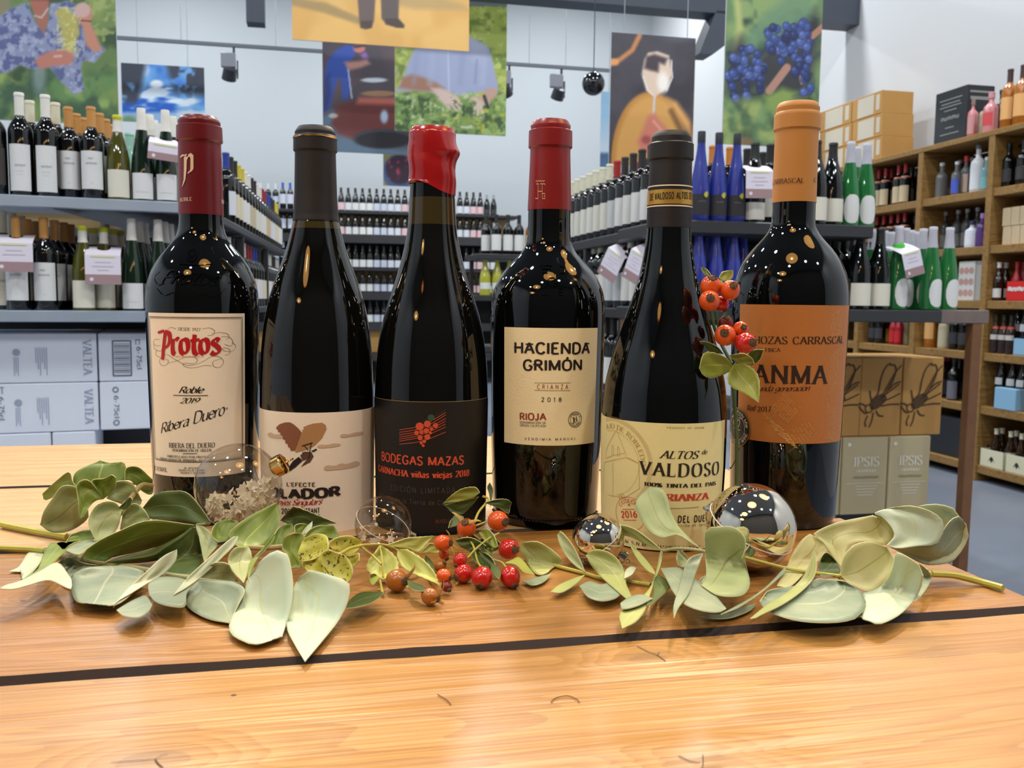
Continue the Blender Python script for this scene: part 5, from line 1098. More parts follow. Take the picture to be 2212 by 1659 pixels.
rackrow(R_gclear, [2016, 2040, 2050, 2068, 2088, 2110], 1.455, 'smoky grey bottle in the second row hole of the rack', 'smoky bottles, second row', .2); rackrow(R_whl, [2100], 1.455, 'white flask in front of smoky bottles', None, .06); rackrow(R_pur, [2122], 1.455, 'purple bottle beside the white flask', None, .07)
PALEW = mat('pale_wood_box', (206, 184, 150), .6, var=.06, vscale=20)
for i, (x0, x1) in enumerate(((2166, 2184), (2185, 2203), (2204, 2222))):
    for j in range(2): rbox('gift_box', x0, x1, 1.455 + j * .112, .11, PALEW, 'pale wooden gift box, ' + ('lower', 'upper')[j] + ' tier of the aisle hole', 'box', D=.2, back=.05, group='wooden gift boxes, ' + ('lower', 'upper')[j])
o, L, D = rbox('beer_pack', 2069, 2104, 1.12, .25, mat('white_pack', (212, 212, 206), .6), 'white pack printed with rows of cans', 'beer pack', back=.05)
k = Ink(lambda u, z, o2=0.0: (-D / 2 - .0012 - o2, -u, z), None)
for r_ in range(3):
    for c_ in range(3): k.disc((-L * .3 + c_ * L * .3, .05 + r_ * .07), .022, n=10)
k.make('printing', mat('pack_pale_red_green', (196, 150, 140), .6), o)
rbox('beer_pack', 2106, 2128, 1.12, .25, mat('grey_pack', (176, 174, 168), .6), 'pale grey pack beside the printed white pack', 'beer pack', back=.06)
rackrow(B_dk, [2157, 2171], 1.12, 'brown beer bottle with white label beside the red pack', 'beers by the red pack', .07)
o, L, D = rbox('beer_pack', 2175, 2222, 1.12, .115, mat('red_pack', (214, 34, 32), .5), 'bright red beer six-pack in the rack', 'beer pack', D=.15, back=.03, openb=True)
k = Ink(lambda u, z, o2=0.0: (-D / 2 - .0012 - o2, -u, z), None); k.text2('nuunu', (-L * .42, .06), (L * .3, .06), .03, 'heavy'); k.make('lettering', mat('white_print', (230, 226, 220), .5), o)
rackrow(B_rd, [2182, 2196, 2210], 1.12, 'red beer bottle standing up out of the red pack', 'beers in the red pack', .12)
# lower rows
rackrow(R_whl, [1866], .80, 'white and blue tin bottle low in the rack', None); rackrow(R_dk, [1888, 1902], .80, 'black bottle low in the rack left of the yellow-labelled one', 'black bottles, low hole'); rackrow(R_yel, [1914], .80, 'amber bottle with yellow label, low hole by the fly cartons', None); rackrow(B_rd, [1930, 1942], .80, 'red-wrapped bottle in the low hole of the rack', 'red-wrapped bottles, low'); rackrow(R_crm, [1954], .80, 'cream bottle in the low hole beside the red-wrapped ones', None)
rackrow(R_amb, [2011], .80, 'amber bottle with orange-yellow label, low hole by the rusty leg', None); rackrow(R_crm, [2040], .80, 'cream bottle by black bottles, low hole by the rusty leg', None); rackrow(R_dk, [2063, 2084], .80, 'black bottle next to the rusty leg, low hole', 'black bottles by the rusty leg'); rackrow(R_grey, [2052, 2098], .80, 'grey-labelled bottle in the low hole by the rusty leg', 'grey-label bottles by the leg', .18)
rackrow(B_or, [2151, 2168, 2184], .80, 'dark beer bottle with red neck band in the low aisle hole', 'red-banded beers', .06)
rbox('beer_pack', 2190, 2225, .80, .1, mat('sky_pack', (140, 184, 214), .5), 'pale blue beer pack in the low aisle hole', 'beer pack', D=.15, back=.03, openb=True); rackrow(B_bk, [2198, 2216], .80, 'dark beer bottle standing in the pale blue pack', 'beers in the pale blue pack', .1)
rackrow(R_yel, [2022, 2094], .47, 'small dark bottle with bright yellow label near the floor', 'yellow-label bottles near the floor', .07); rackrow(R_rc, [2038, 2047], .47, 'red-capped dark bottle near the floor', 'red-capped bottles near the floor', .12); rackrow(R_grey, [2060], .47, 'dark bottle with grey label near the floor', None, .07); rackrow(R_dk, [2072, 2100], .47, 'black bottle near the floor by the rusty leg', 'black bottles near the floor', .16)
rackrow(B_bk, [2162, 2186, 2208], .47, 'tall dark beer bottle behind the light blue band', 'tall dark beers', .1); rbox('beer_pack', 2148, 2194, .47, .13, mat('sky_pack', (140, 184, 214), .5), 'light blue beer carrier near the floor', 'beer pack', D=.07, back=.01)
rbox('dark_carton', 2005, 2073, .10, .26, BLKB, 'black carton on the bottom board of the rack', 'carton', back=.05); rbox('dark_carton', 2076, 2096, .10, .25, mat('orange_black_carton', (190, 84, 36), .5), 'orange carton on the bottom board of the rack', 'carton', back=.05)
for i, (x0, x1) in enumerate(((2118, 2168), (2173, 2222))):
    o, L, D = rbox('beer_carrier', x0, x1, .10, .11, mat('ivory_carrier', (224, 218, 186), .6), 'ivory beer carrier on the bottom board, ' + ('next to the upright', 'towards the aisle')[i], 'beer pack', D=.13, back=.02, openb=True)
    k = Ink(lambda u, z, o2=0.0: (-D / 2 - .0012 - o2, -u, z), None); k.fill([(-.03, .035), (-.012, .06), (0, .045), (.012, .06), (.03, .035), (.012, .05), (.0, .03), (-.012, .05)], conv=False); k.disc((0, .055), .014, n=10); k.make('emblem', mat('dark_green_print', (44, 60, 40), .5), o)
    xs_ = [x0 + (x1 - x0) * f for f in (.18, .42, .66, .9)]
    rackrow(B_cr, xs_, .102, 'ivory-capped brown beer bottle in the ' + ('carrier next to the upright', 'carrier towards the aisle')[i], 'beers in ivory carrier %d' % i, .085)
# ---------------------------------------------------------------- far shelving on the back wall
UF = Line(tuple(G(0, 11.5)[:2]), tuple(E1[:2]), 0)
FARW = mat('far_tan_backing', (226, 190, 136), .7, var=.1, vscale=5)
fb = G(-1.0, 11.5); fz = [2.165, 1.868, 1.465, 1.165, .78, .40]
fu = empty('far_shelving', fb, TH, 'long dark shelving of wines against the far white wall', 'shelf')
for i, z in enumerate(fz): obj('shelf_board', MB().bbox((-.25, .17, z - (.02 if i in (0, 2) else .05)), (7.5, .4, .035 if i in (0, 2) else .1), .004), SHELFD, fu)
obj('back_panel', MB().box((-.25, .40, 1.02), (7.5, .02, 1.96)), mat('far_dark_back', (44, 42, 40), .7), fu)
for z_ in (1.868, 1.165): obj('tan_backing', MB().box((-.25, .30, z_ + .15), (7.4, .015, .26)), FARW, fu)
for s_ in (-4.0, -2.75, -1.5, -.25, 1.0, 2.25, 3.5): obj('upright', MB().box((s_, .2, 1.0), (.04, .36, 2.0)), SHELFD, fu)
fl = [((232, 196, 200), 'pink'), ((226, 226, 226), 'white'), ((232, 232, 228), 'ivory'), ((206, 212, 226), 'pale blue'), ((222, 226, 232), 'cool white')]
PF = [Proto('burgundy', gb_dark, (26, 28, 26), c, (.012, .105), 80, h=.285, parts=False) for c, n_ in fl]
PFb = Proto('bordeaux', gb_dark, (214, 218, 226), (196, 206, 226), (.08, .15), 60, h=.30, parts=False); PFblue = Proto('bordeaux', gb_dark, (30, 90, 190), (214, 216, 230), (.06, .17), 66, h=.32, parts=False)
PFd = Proto('burgundy', gb_dark, (150, 152, 156), (60, 62, 64), (.02, .08), 50, h=.26, parts=False)
for iz, z in enumerate(fz[:5]):
    rown = ['top', 'second', 'third', 'fourth', 'fifth'][iz]
    for i in range(78):
        x = 484 + i * 8.0 if False else None
    t = -3.9
    while t < 3.2:
        q = fb[:2] + E1[:2] * t + E2[:2] * .06; px_, py_ = proj((q[0], q[1], z + .1)); t += .0875
        if not ((484 < px_ < 650) or (722 < px_ < 892) or (984 < px_ < 1148)): continue
        if iz == 4 and not (722 < px_ < 840): continue
        g = int((px_ - 722) / 29) % 5
        pr, nm = PF[g], fl[g][1] + '-labelled'
        if px_ < 650: pr, nm = (PFblue, 'blue-capped') if (px_ > 596 and iz < 2) else (PFb, 'silver-capped')
        elif px_ > 1040 and iz == 0: pr, nm = PFd, 'grey-labelled'
        pr.place((q[0], q[1], z), TH, '%s dark wine bottle in the %s row of the far shelving' % (nm, rown), 'far shelving %s row, %s' % (rown, nm))
# tan cartons standing on the far floor boards under the lowest row
for i in range(12):
    q = fb[:2] + E1[:2] * (-3.6 + i * .52) + E2[:2] * .05
    obj('wine_carton', MB().bbox((.24, .15, .16), (.46, .3, .32), .004), KRAFT, None, (q[0], q[1], .405), TH, 'kraft wine carton on the lowest board of the far shelving', 'carton', 'kraft cartons on the far shelving')
# middle gondola glimpsed between the third and fourth bottle
UM = Line(tuple(atY(1050, 600, 6.6)[:2]), tuple(E1[:2]), 1.42); UMb = Line(tuple(atY(1050, 600, 6.6)[:2]), tuple(E1[:2]), 1.12)
mu = empty('low_gondola', (UM.at(1034)[0], UM.at(1034)[1], 0), TH, 'low dark gondola of white wines glimpsed between two front bottles', 'shelf')
for z in (1.42, 1.12, .75): obj('shelf_board', MB().bbox((.45, .17, z - .02), (.95, .4, .04), .004), SHELFD, mu)
for x in (.0, .92): obj('post', MB().bbox((x, .3, .7), (.03, .03, 1.4), .003), SHELFD, mu)
PM1 = Proto('bordeaux', gb_dark, (36, 36, 38), (230, 230, 226), (.03, .15), 75, h=.29, parts=False); PM2 = Proto('burgundy', mat('yellow_green_glass', (176, 176, 60), .1, coat=.3), (206, 210, 90), (226, 228, 222), (.05, .10), 70, h=.28, parts=False); PM3 = Proto('bordeaux', gb_amber, (40, 40, 40), (226, 190, 130), (.03, .15), 70, h=.29, parts=False)
cluster(UM, PM1, [(1072, 0), (1097, 0), (1121, 0), (1050, 1)], 'white-labelled dark bottle on the low gondola', 'white-labelled bottles on the low gondola', rz=TH); cluster(UM, PM3, [(1146, 0)], 'amber bottle on the low gondola', None, rz=TH)
cluster(UMb, PM2, [(1048, 0), (1074, 0), (1100, 0), (1126, 0)], 'yellow-green bottle with white label on the low gondola', 'yellow-green bottles on the low gondola', rz=TH)
for x_ in (1040, 1052):
    pass
# ================================================================== printed banners
def vnoise(X, Y, s, seed=0):
    x = X / s; y = Y / s; xi = np.floor(x).astype(int); yi = np.floor(y).astype(int); fx = x - xi; fy = y - yi
    fx = fx * fx * (3 - 2 * fx); fy = fy * fy * (3 - 2 * fy)
    def h(a, b):
        v = np.sin(a * 127.1 + b * 311.7 + seed * 74.7) * 43758.5453; return v - np.floor(v)
    return (h(xi, yi) * (1 - fx) + h(xi + 1, yi) * fx) * (1 - fy) + (h(xi, yi + 1) * (1 - fx) + h(xi + 1, yi + 1) * fx) * fy
def fbm(X, Y, s, seed=0, n=3): return sum(vnoise(X, Y, s / 2 ** i, seed + i) * .5 ** i for i in range(n)) / sum(.5 ** i for i in range(n))
class Paint:
    def __init__(s, X, Y): s.X = X; s.Y = Y; s.C = np.zeros(X.shape + (3,))
    def mix(s, m, col): m = np.clip(m, 0, 1)[..., None]; s.C = s.C * (1 - m) + np.array(col, float) * m
    def poly(s, P, col, soft=2.0, a=1.0, wob=0.0):
        P = pts(P) if isinstance(P, str) else P; X, Y = s.X, s.Y
        if wob: X = X + (fbm(s.X, s.Y, 14, 3) - .5) * wob; Y = Y + (fbm(s.X, s.Y, 14, 9) - .5) * wob
        ins = np.zeros(X.shape, bool); d = np.full(X.shape, 1e9)
        for i in range(len(P)):
            x1, y1 = P[i]; x2, y2 = P[(i + 1) % len(P)]
            ins ^= ((y1 > Y) != (y2 > Y)) & (X < (x2 - x1) * (Y - y1) / ((y2 - y1) or 1e-9) + x1)
            dx, dy = x2 - x1, y2 - y1; t = np.clip(((X - x1) * dx + (Y - y1) * dy) / (dx * dx + dy * dy + 1e-9), 0, 1)
            d = np.minimum(d, np.hypot(X - x1 - t * dx, Y - y1 - t * dy))
        sd = np.where(ins, d, -d); m = np.clip(sd / soft * .5 + .5, 0, 1) * a; s.mix(m, col); return m
    def ell(s, cx, cy, rx, ry, col, soft=.15, a=1.0, ang=0.0):
        c, q = math.cos(ang), math.sin(ang); x = (s.X - cx) * c + (s.Y - cy) * q; y = -(s.X - cx) * q + (s.Y - cy) * c
        r = np.sqrt((x / rx) ** 2 + (y / ry) ** 2); m = np.clip((1 - r) / soft + .5, 0, 1) * a; s.mix(m, col); return m
    def line(s, P, w, col, soft=1.5, a=1.0):
        P = pts(P) if isinstance(P, str) else P; d = np.full(s.X.shape, 1e9)
        for (x1, y1), (x2, y2) in zip(P[:-1], P[1:]):
            dx, dy = x2 - x1, y2 - y1; t = np.clip(((s.X - x1) * dx + (s.Y - y1) * dy) / (dx * dx + dy * dy + 1e-9), 0, 1)
            d = np.minimum(d, np.hypot(s.X - x1 - t * dx, s.Y - y1 - t * dy))
        s.mix(np.clip((w / 2 - d) / soft + .5, 0, 1) * a, col)
    def blot(s, sc, col, lo=.5, hi=.7, a=1.0, seed=0, where=None):
        m = np.clip((fbm(s.X, s.Y, sc, seed) - lo) / (hi - lo), 0, 1) * a
        if where is not None: m = m * where
        s.mix(m, col)
def attr_mat(name, rough=.5):
    if name in MATS: return MATS[name]
    m = bpy.data.materials.new(name); m.use_nodes = True; nt = m.node_tree; at = nt.nodes.new('ShaderNodeAttribute'); at.attribute_name = 'Print'
    nt.links.new(at.outputs['Color'], nt.nodes['Principled BSDF'].inputs['Base Color']); nt.nodes['Principled BSDF'].inputs['Roughness'].default_value = rough; MATS[name] = m; return m
BOARD = mat('banner_board', (196, 200, 204), .6)
def banner(b, x0, x1, yt, yb, paint, label, cell=2.3, wires=(), name='printed_banner'):
    """a flat printed board hung parallel to the back wall at grid depth b; x0..x1, yt..yb are photo pixels"""
    ym = (yt + yb) / 2; tl = onplane(x0, yt, G(0, b), E2); br = onplane(x1, yb, G(0, b), E2)
    pa, pb = onplane(x0, ym, G(0, b), E2), onplane(x1, ym, G(0, b), E2)
    a0, a1 = float(pa @ E1), float(pb @ E1); zt = onplane((x0 + x1) / 2, yt, G(0, b), E2)[2]; zb = onplane((x0 + x1) / 2, yb, G(0, b), E2)[2]
    w, h = a1 - a0, zt - zb; base = G(a0, b, zb)
    nx, ny = max(8, int((x1 - x0) / cell)), max(8, int((yb - yt) / cell))
    U, V = np.meshgrid(np.linspace(0, w, nx + 1), np.linspace(0, h, ny + 1))
    W = np.stack([base[0] + E1[0] * U, base[1] + E1[1] * U, zb + V], -1).reshape(-1, 3)
    v = W - CAM; ww = v @ FW; X = (CX + F_PX * (v @ CR) / ww).reshape(U.shape); Y = (CY - F_PX * (v @ CU) / ww).reshape(U.shape)
    p = Paint(X, Y); paint(p); C = np.clip(p.C, 0, 255) / 255.0; C = np.where(C <= .04045, C / 12.92, ((C + .055) / 1.055) ** 2.4)
    o = empty(name, base, TH, label, 'banner')
    obj('board', MB().box((w / 2, .006, h / 2), (w, .010, h)), BOARD, o)
    me = bpy.data.meshes.new('print'); vs = [(float(u), -.0005, float(z)) for u, z in zip(U.ravel(), V.ravel())]; n1 = nx + 1
    fs = [(j * n1 + i, j * n1 + i + 1, (j + 1) * n1 + i + 1, (j + 1) * n1 + i) for j in range(ny) for i in range(nx)]
    me.from_pydata(vs, [], fs); at = me.color_attributes.new('Print', 'FLOAT_COLOR', 'POINT')
    at.data.foreach_set('color', np.concatenate([C.reshape(-1, 3), np.ones((C.size // 3, 1))], 1).astype(np.float32).ravel()); me.materials.append(attr_mat('printed_photo'))
    q = bpy.data.objects.new('print', me); link(q, o)
    for fx in wires: obj('wire', MB().tube([(w * fx, .006, h), (w * fx, .006, ZC - zb)], .003, 6), mat('steel_wire', (150, 156, 162), .4, metal=.5), o)
    return o
def p_woman(p):
    p.C[:] = (112, 140, 84); p.blot(60, (150, 168, 96), .4, .65, seed=1); p.blot(40, (66, 92, 62), .52, .7, seed=4); p.blot(14, (176, 190, 116), .58, .7, .8, 6, (p.X > 150) & (p.Y < 90)); p.blot(50, (150, 140, 110), .45, .6, .9, 8, (p.X < 40) & (p.Y < 40))
    lo = np.clip((p.Y - 140) / 30, 0, 1); p.blot(45, (112, 152, 92), .35, .6, .9, 12, lo); p.blot(38, (160, 190, 104), .5, .7, .9, 15, lo); p.blot(40, (66, 96, 74), .5, .68, .9, 18, lo); p.ell(85, 165, 14, 40, (170, 186, 190), .9, .6)
    m = p.poly('-60,60 0,35 20,20 58,5 75,45 95,72 105,45 110,8 150,3 170,15 180,60 190,85 215,95 228,108 205,135 180,130 175,150 182,195 160,205 130,175 120,160 105,145 70,150 45,140 20,155 -60,170', (150, 158, 192), 3)
    p.blot(13, (86, 96, 148), .5, .58, .8, 21, m); p.blot(9, (190, 196, 220), .56, .64, .7, 25, m)
    p.poly('56,-30 108,-30 103,45 95,74 78,45', (186, 114, 98), 3); p.poly('60,-60 120,-60 112,4 100,0 62,0', (120, 70, 58), 4); p.line('75,34 90,38 104,18', 4, (200, 190, 186))
    p.poly('172,20 195,8 200,35 196,48 207,75 220,108 205,113 186,98 180,60 166,40', (214, 148, 122), 3)
    for x, y, rx, ry in ((138, 30, 18, 12), (148, 48, 22, 18), (152, 68, 20, 20), (150, 92, 12, 22), (150, 112, 8, 14)): m = p.ell(x, y, rx, ry, (196, 186, 104), .4)
    g = ((np.abs(p.X - 148) < 26) & (p.Y > 15) & (p.Y < 125)).astype(float); p.blot(6, (226, 220, 150), .55, .65, .8, 31, g)
    p.poly('74,132 90,118 112,110 142,108 158,116 160,130 150,140 112,143 88,150', (206, 134, 118), 4); p.line('118,122 132,121', 5, (236, 190, 176), 3); p.ell(178, 22, 17, 16, (222, 184, 176), .3); p.line('176,44 196,46', 3, (60, 50, 60))
def p_sky(p):
    p.C[:] = (30, 92, 190); p.blot(60, (110, 166, 220), .5, .7, seed=3); 
    Y2 = p.Y * 3.2; m = np.clip((fbm(p.X, Y2, 50, 7) - .52) * 6, 0, 1) * (p.Y > 190); p.mix(m, (214, 228, 240)); p.ell(338, 182, 14, 9, (236, 240, 246), .5); p.ell(312, 150, 12, 14, (196, 214, 236), .7, .8)
    tr = np.clip((fbm(p.X, p.Y, 26, 11) - .36) * 7, 0, 1); p.mix(tr * np.clip((322 - p.X - (p.Y - 138) * .2) / 14, 0, 1) * np.clip((232 - p.Y) / 18, 0, 1), (52, 58, 72))
    p.mix(np.clip((fbm(p.X, p.Y, 22, 17) - .34) * 7, 0, 1) * np.clip((p.X - 350 - (p.Y - 140) * .35) / 16, 0, 1) * np.clip((215 - p.Y) / 20, 0, 1), (56, 62, 76)); p.mix(np.clip((p.Y - 238) / 8, 0, 1) * .7, (206, 224, 236)); p.ell(278, 264, 18, 14, (116, 152, 112), .6)
def p_sand(p):
    p.C[:] = (238, 190, 112); p.blot(90, (228, 176, 98), .4, .6, seed=2); p.mix(np.clip((30 - p.Y) / 60, 0, 1) * .35, (206, 176, 120)); p.poly('600,-30 640,-4 705,6 782,40 780,54 700,28 632,12 600,10', (176, 146, 98), 4); p.poly('838,-20 900,-20 1000,10 1012,22 900,20 860,12', (190, 160, 108), 6, .8)
    p.poly('771,-20 812,-20 808,45 803,60 790,63 779,60 776,44', (112, 96, 92), 2); p.poly('822,-20 862,-20 861,40 873,54 873,60 860,60 834,53 824,40', (104, 90, 88), 2); p.poly('778,46 804,44 803,60 790,63 779,60', (86, 72, 66), 2); p.poly('832,40 860,40 873,54 872,60 858,60 833,52', (84, 70, 64), 2)
def p_field(p):
    p.C[:] = (168, 184, 84); p.blot(12, (196, 208, 110), .5, .7, seed=2); p.blot(16, (120, 142, 62), .52, .7, seed=5); p.mix((p.Y < 14) * 1.0, (118, 128, 126)); p.blot(20, (196, 190, 150), .5, .7, .8, 9, (p.X < 890) & (p.Y > 100))
    p.poly('852,198 866,180 878,147 894,107 930,60 1011,79 1040,92 1056,104 1066,140 1077,190 1074,204 1040,200 1010,206 960,205 900,196', (168, 176, 208), 3); p.line('968,112 970,205', 3, (196, 204, 228)); p.poly('1010,80 1050,100 1040,140 1020,130', (186, 192, 216), 8, .7); p.line('1030,130 1026,180', 4, (146, 154, 190), 4)
    p.poly('862,190 870,168 890,160 930,172 960,190 950,200 900,196', (170, 122, 98), 5)
    lo = np.clip((p.Y - 196) / 10, 0, 1) * ((p.Y > 188)); p.blot(26, (124, 158, 84), .3, .5, 1, 21, lo); p.blot(20, (66, 92, 54), .5, .66, 1, 24, lo); p.blot(14, (170, 196, 120), .55, .68, .9, 27, lo); p.blot(11, (206, 214, 178), .62, .72, .9, 29, lo); p.blot(16, (196, 196, 70), .55, .7, .9, 33, lo * (p.X > 1030))
    p.poly('930,190 950,190 975,200 990,216 984,226 962,228 946,214', (222, 194, 180), 4)
    for a_, b_ in (('962,222', '978,240'), ('970,220', '986,238'), ('978,216', '993,234'), ('984,210', '998,226')): p.line(a_ + ' ' + b_, 5, (228, 202, 190), 2); p.line('%s %s' % (a_, b_), 1, (176, 136, 124), 1.2, .6)
    p.poly('1016,212 1030,208 1046,214 1048,226 1036,236 1022,234 1016,224', (222, 196, 182), 4)
    for a_, b_ in (('1026,230', '1024,244'), ('1033,232', '1032,247'), ('1040,230', '1042,244')): p.line(a_ + ' ' + b_, 5, (226, 200, 188), 2)
    lv = np.clip((fbm(p.X, p.Y, 15, 61) - .56) * 9, 0, 1) * np.clip((p.Y - 200) / 12, 0, 1); p.mix(lv * .9, (120, 152, 78)); lv = np.clip((fbm(p.X, p.Y, 11, 67) - .6) * 9, 0, 1) * np.clip((p.Y - 205) / 12, 0, 1); p.mix(lv * .8, (60, 84, 48))
    for sx, w_, c_ in ((900, 10, (150, 158, 196)), (935, 14, (182, 190, 220)), (1000, 12, (150, 158, 194)), (1048, 12, (186, 194, 222))): p.line([(sx, 118), (sx - 6, 180)], w_, c_, 10, .5)
    p.poly('1036,215 1050,192 1074,190 1074,206 1052,226', (206, 166, 146), 4); p.line('1046,208 1054,232', 7, (54, 54, 60), 2)
def p_cellar(p):
    p.C[:] = (74, 66, 74); p.blot(80, (96, 76, 80), .4, .7, seed=3); p.poly('690,250 720,240 760,290 860,320 900,320 900,340 690,340', (96, 118, 138), 10)
    p.poly('715,268 730,232 770,222 890,226 890,300 760,300 730,290', (112, 56, 54), 6); p.ell(812, 232, 88, 14, (96, 44, 42), .3); p.ell(818, 202, 38, 6, (150, 112, 82), .3); p.poly('775,210 890,212 890,228 770,224', (176, 96, 80), 5); p.ell(808, 173, 28, 5, (190, 196, 206), .4); p.ell(830, 252, 8, 14, (170, 190, 214), .7); p.ell(828, 300, 66, 22, (64, 62, 70), .12); p.ell(828, 302, 58, 17, (36, 34, 40), .15); p.ell(720, 250, 10, 5, (226, 214, 206), .6, .7)
    p.poly('701,160 708,130 726,108 748,97 766,100 768,118 752,138 756,160 757,190 752,214 740,214 737,180 733,165 724,190 712,236 700,240 704,200', (52, 78, 158), 3); p.poly('700,170 712,160 716,200 708,236 700,238', (40, 56, 116), 4); p.poly('744,134 775,132 792,128 800,138 780,146 752,152', (176, 128, 118), 4); p.line('752,150 760,212', 3, (176, 180, 200)); p.ell(776, 104, 13, 10, (186, 116, 108), .3); p.poly('778,118 790,112 796,124 784,126', (140, 96, 172), 3); p.poly('764,98 792,96 790,100 766,104', (44, 40, 48), 2)
def p_grapesmall(p):
    p.C[:] = (150, 150, 96); p.ell(862, 372, 36, 38, (84, 104, 150), .1); p.ell(864, 366, 31, 32, (66, 48, 62), .2); p.blot(10, (190, 70, 96), .5, .62, .9, 5, ((p.Y < 386) & (p.X > 838)).astype(float))
def p_glass(p):
    p.C[:] = (60, 56, 64); p.blot(70, (74, 70, 78), .4, .7, seed=2); p.mix(np.clip((96 - p.Y) / 20, 0, 1) * np.clip((p.X - 1400) / 60, 0, 1) * .6, (112, 120, 136)); p.line('1300,130 1320,138 1340,128 1366,108 1382,76', 10, (214, 140, 84), 6, .9); p.line('1300,132 1330,134', 14, (232, 160, 100), 6)
    p.ell(1404, 350, 84, 152, (196, 136, 64), .05); p.ell(1408, 352, 78, 146, (220, 164, 88), .12); p.poly('1440,210 1462,220 1492,262 1504,300 1490,300 1470,262', (232, 170, 100), 6); p.line('1450,240 1480,300 1500,340', 12, (120, 84, 50), 8, .8); p.ell(1490, 330, 22, 50, (160, 110, 60), .6, .6)
    p.poly('1386,160 1392,128 1400,114 1420,111 1445,120 1452,160 1442,192 1416,208 1396,196', (232, 206, 184), 2.5); p.poly('1392,148 1396,122 1414,117 1442,126 1436,140 1424,136 1422,156 1404,152', (74, 62, 70), 4); p.ell(1432, 178, 12, 22, (255, 246, 236), .8); p.line('1389,165 1400,196 1416,210', 2.5, (246, 242, 240)); p.line('1450,130 1452,168 1440,196', 2.5, (240, 236, 236)); p.line('1414,208 1411,252', 5, (214, 204, 204), 2)
    p.poly('1400,250 1414,244 1426,262 1452,290 1440,300 1424,318 1404,334 1384,326 1376,306 1390,276', (214, 128, 108), 5); p.ell(1396, 302, 10, 9, (150, 74, 66), .8, .8); p.line('1412,262 1436,290', 6, (236, 160, 140), 4); p.mix(np.clip((p.X - 1488) / 8, 0, 1) * .4 * (p.Y > 200), (90, 70, 60))
def p_sea(p): p.C[:] = (150, 190, 220); p.mix(np.clip((p.Y - 250) / 80, 0, 1), (206, 220, 232)); p.mix(np.clip((p.Y - 326) / 8, 0, 1), (70, 104, 140)); p.blot(20, (96, 110, 110), .5, .7, .8, 2, (p.Y > 350))
def p_grapes(p):
    p.C[:] = (116, 150, 100); p.blot(60, (150, 176, 112), .42, .66, seed=2); p.blot(46, (62, 88, 66), .5, .66, seed=6); p.line('1592,0 1598,60 1588,110', 14, (206, 210, 130), 10, .8); p.poly('1570,110 1600,80 1640,120 1700,60 1760,20 1778,60 1760,140 1740,200 1680,220 1640,190 1600,230 1570,200', (52, 50, 62), 16, .85)
    p.poly('1600,120 1620,60 1700,-10 1760,-10 1750,40 1700,70 1640,100 1622,120', (120, 156, 120), 12, .9); p.line('1662,196 1700,146', 17, (196, 146, 128), 3); p.line('1738,92 1778,58', 14, (190, 136, 112), 3); p.line('1722,146 1732,180', 5, (206, 150, 130), 2)
    rn = random.Random(3)
    for (cx, cy, sx, sy, n) in ((1612, 165, 40, 62, 46), (1705, 88, 50, 52, 52), (1736, 165, 22, 44, 14)):
        for _ in range(n):
            t = rn.uniform(0, 6.28); r = math.sqrt(rn.random()); x, y = cx + sx * r * math.cos(t), cy + sy * r * math.sin(t); c = rn.choice([(70, 92, 160), (58, 76, 140), (88, 108, 176), (48, 58, 110)])
            p.ell(x, y, 9, 10, tuple(v * .6 for v in c), .25); p.ell(x, y - .5, 8, 8.6, c, .3); p.ell(x - 2, y - 3, 3.2, 3.2, tuple(min(255, v + 44) for v in c), .9, .8)
    lo = np.clip((p.Y - 205) / 24, 0, 1); p.blot(70, (136, 170, 110), .2, .5, 1, 14, lo); p.blot(44, (176, 192, 110), .5, .7, .9, 19, lo); p.blot(40, (84, 120, 84), .5, .7, .9, 23, lo); p.poly('1652,210 1690,190 1720,200 1700,236 1660,240', (146, 172, 90), 8); p.ell(1612, 306, 14, 10, (170, 120, 84), .8, .7)
banner(4.6, -90, 249, -260, 262, p_woman, 'large banner of a woman in a patterned blouse holding grapes', 2.6)
banner(9.2, 263, 442, 141, 266, p_sky, 'small banner of blue sky and dark trees on the far wall', wires=(.2, .8))
banner(7.6, 853, 1094, -20, 288, p_field, 'banner of a blue-shirted man tending green vines')
banner(8.4, 697, 892, 60, 331, p_cellar, 'dark cellar banner of a stooping figure in blue by a vat', wires=(.1, .8))
banner(6.2, 630, 1014, -190, 98, p_sand, 'banner of trouser legs walking on orange sand')
banner(9.6, 828, 900, 333, 402, p_grapesmall, 'small banner of dark grapes in a tub behind the red-waxed bottle', wires=(.1,))
banner(6.0, 1318, 1499, 76, 360, p_glass, 'dark banner of a hand raising a wine glass over a barrel', wires=(.15, .9))
banner(8.6, 1297, 1330, 198, 420, p_sea, 'narrow blue sea banner half hidden by the wine glass banner', wires=(.5,))
banner(4.8, 1567, 1774, -120, 316, p_grapes, 'large banner of blue grapes hanging among vine leaves')
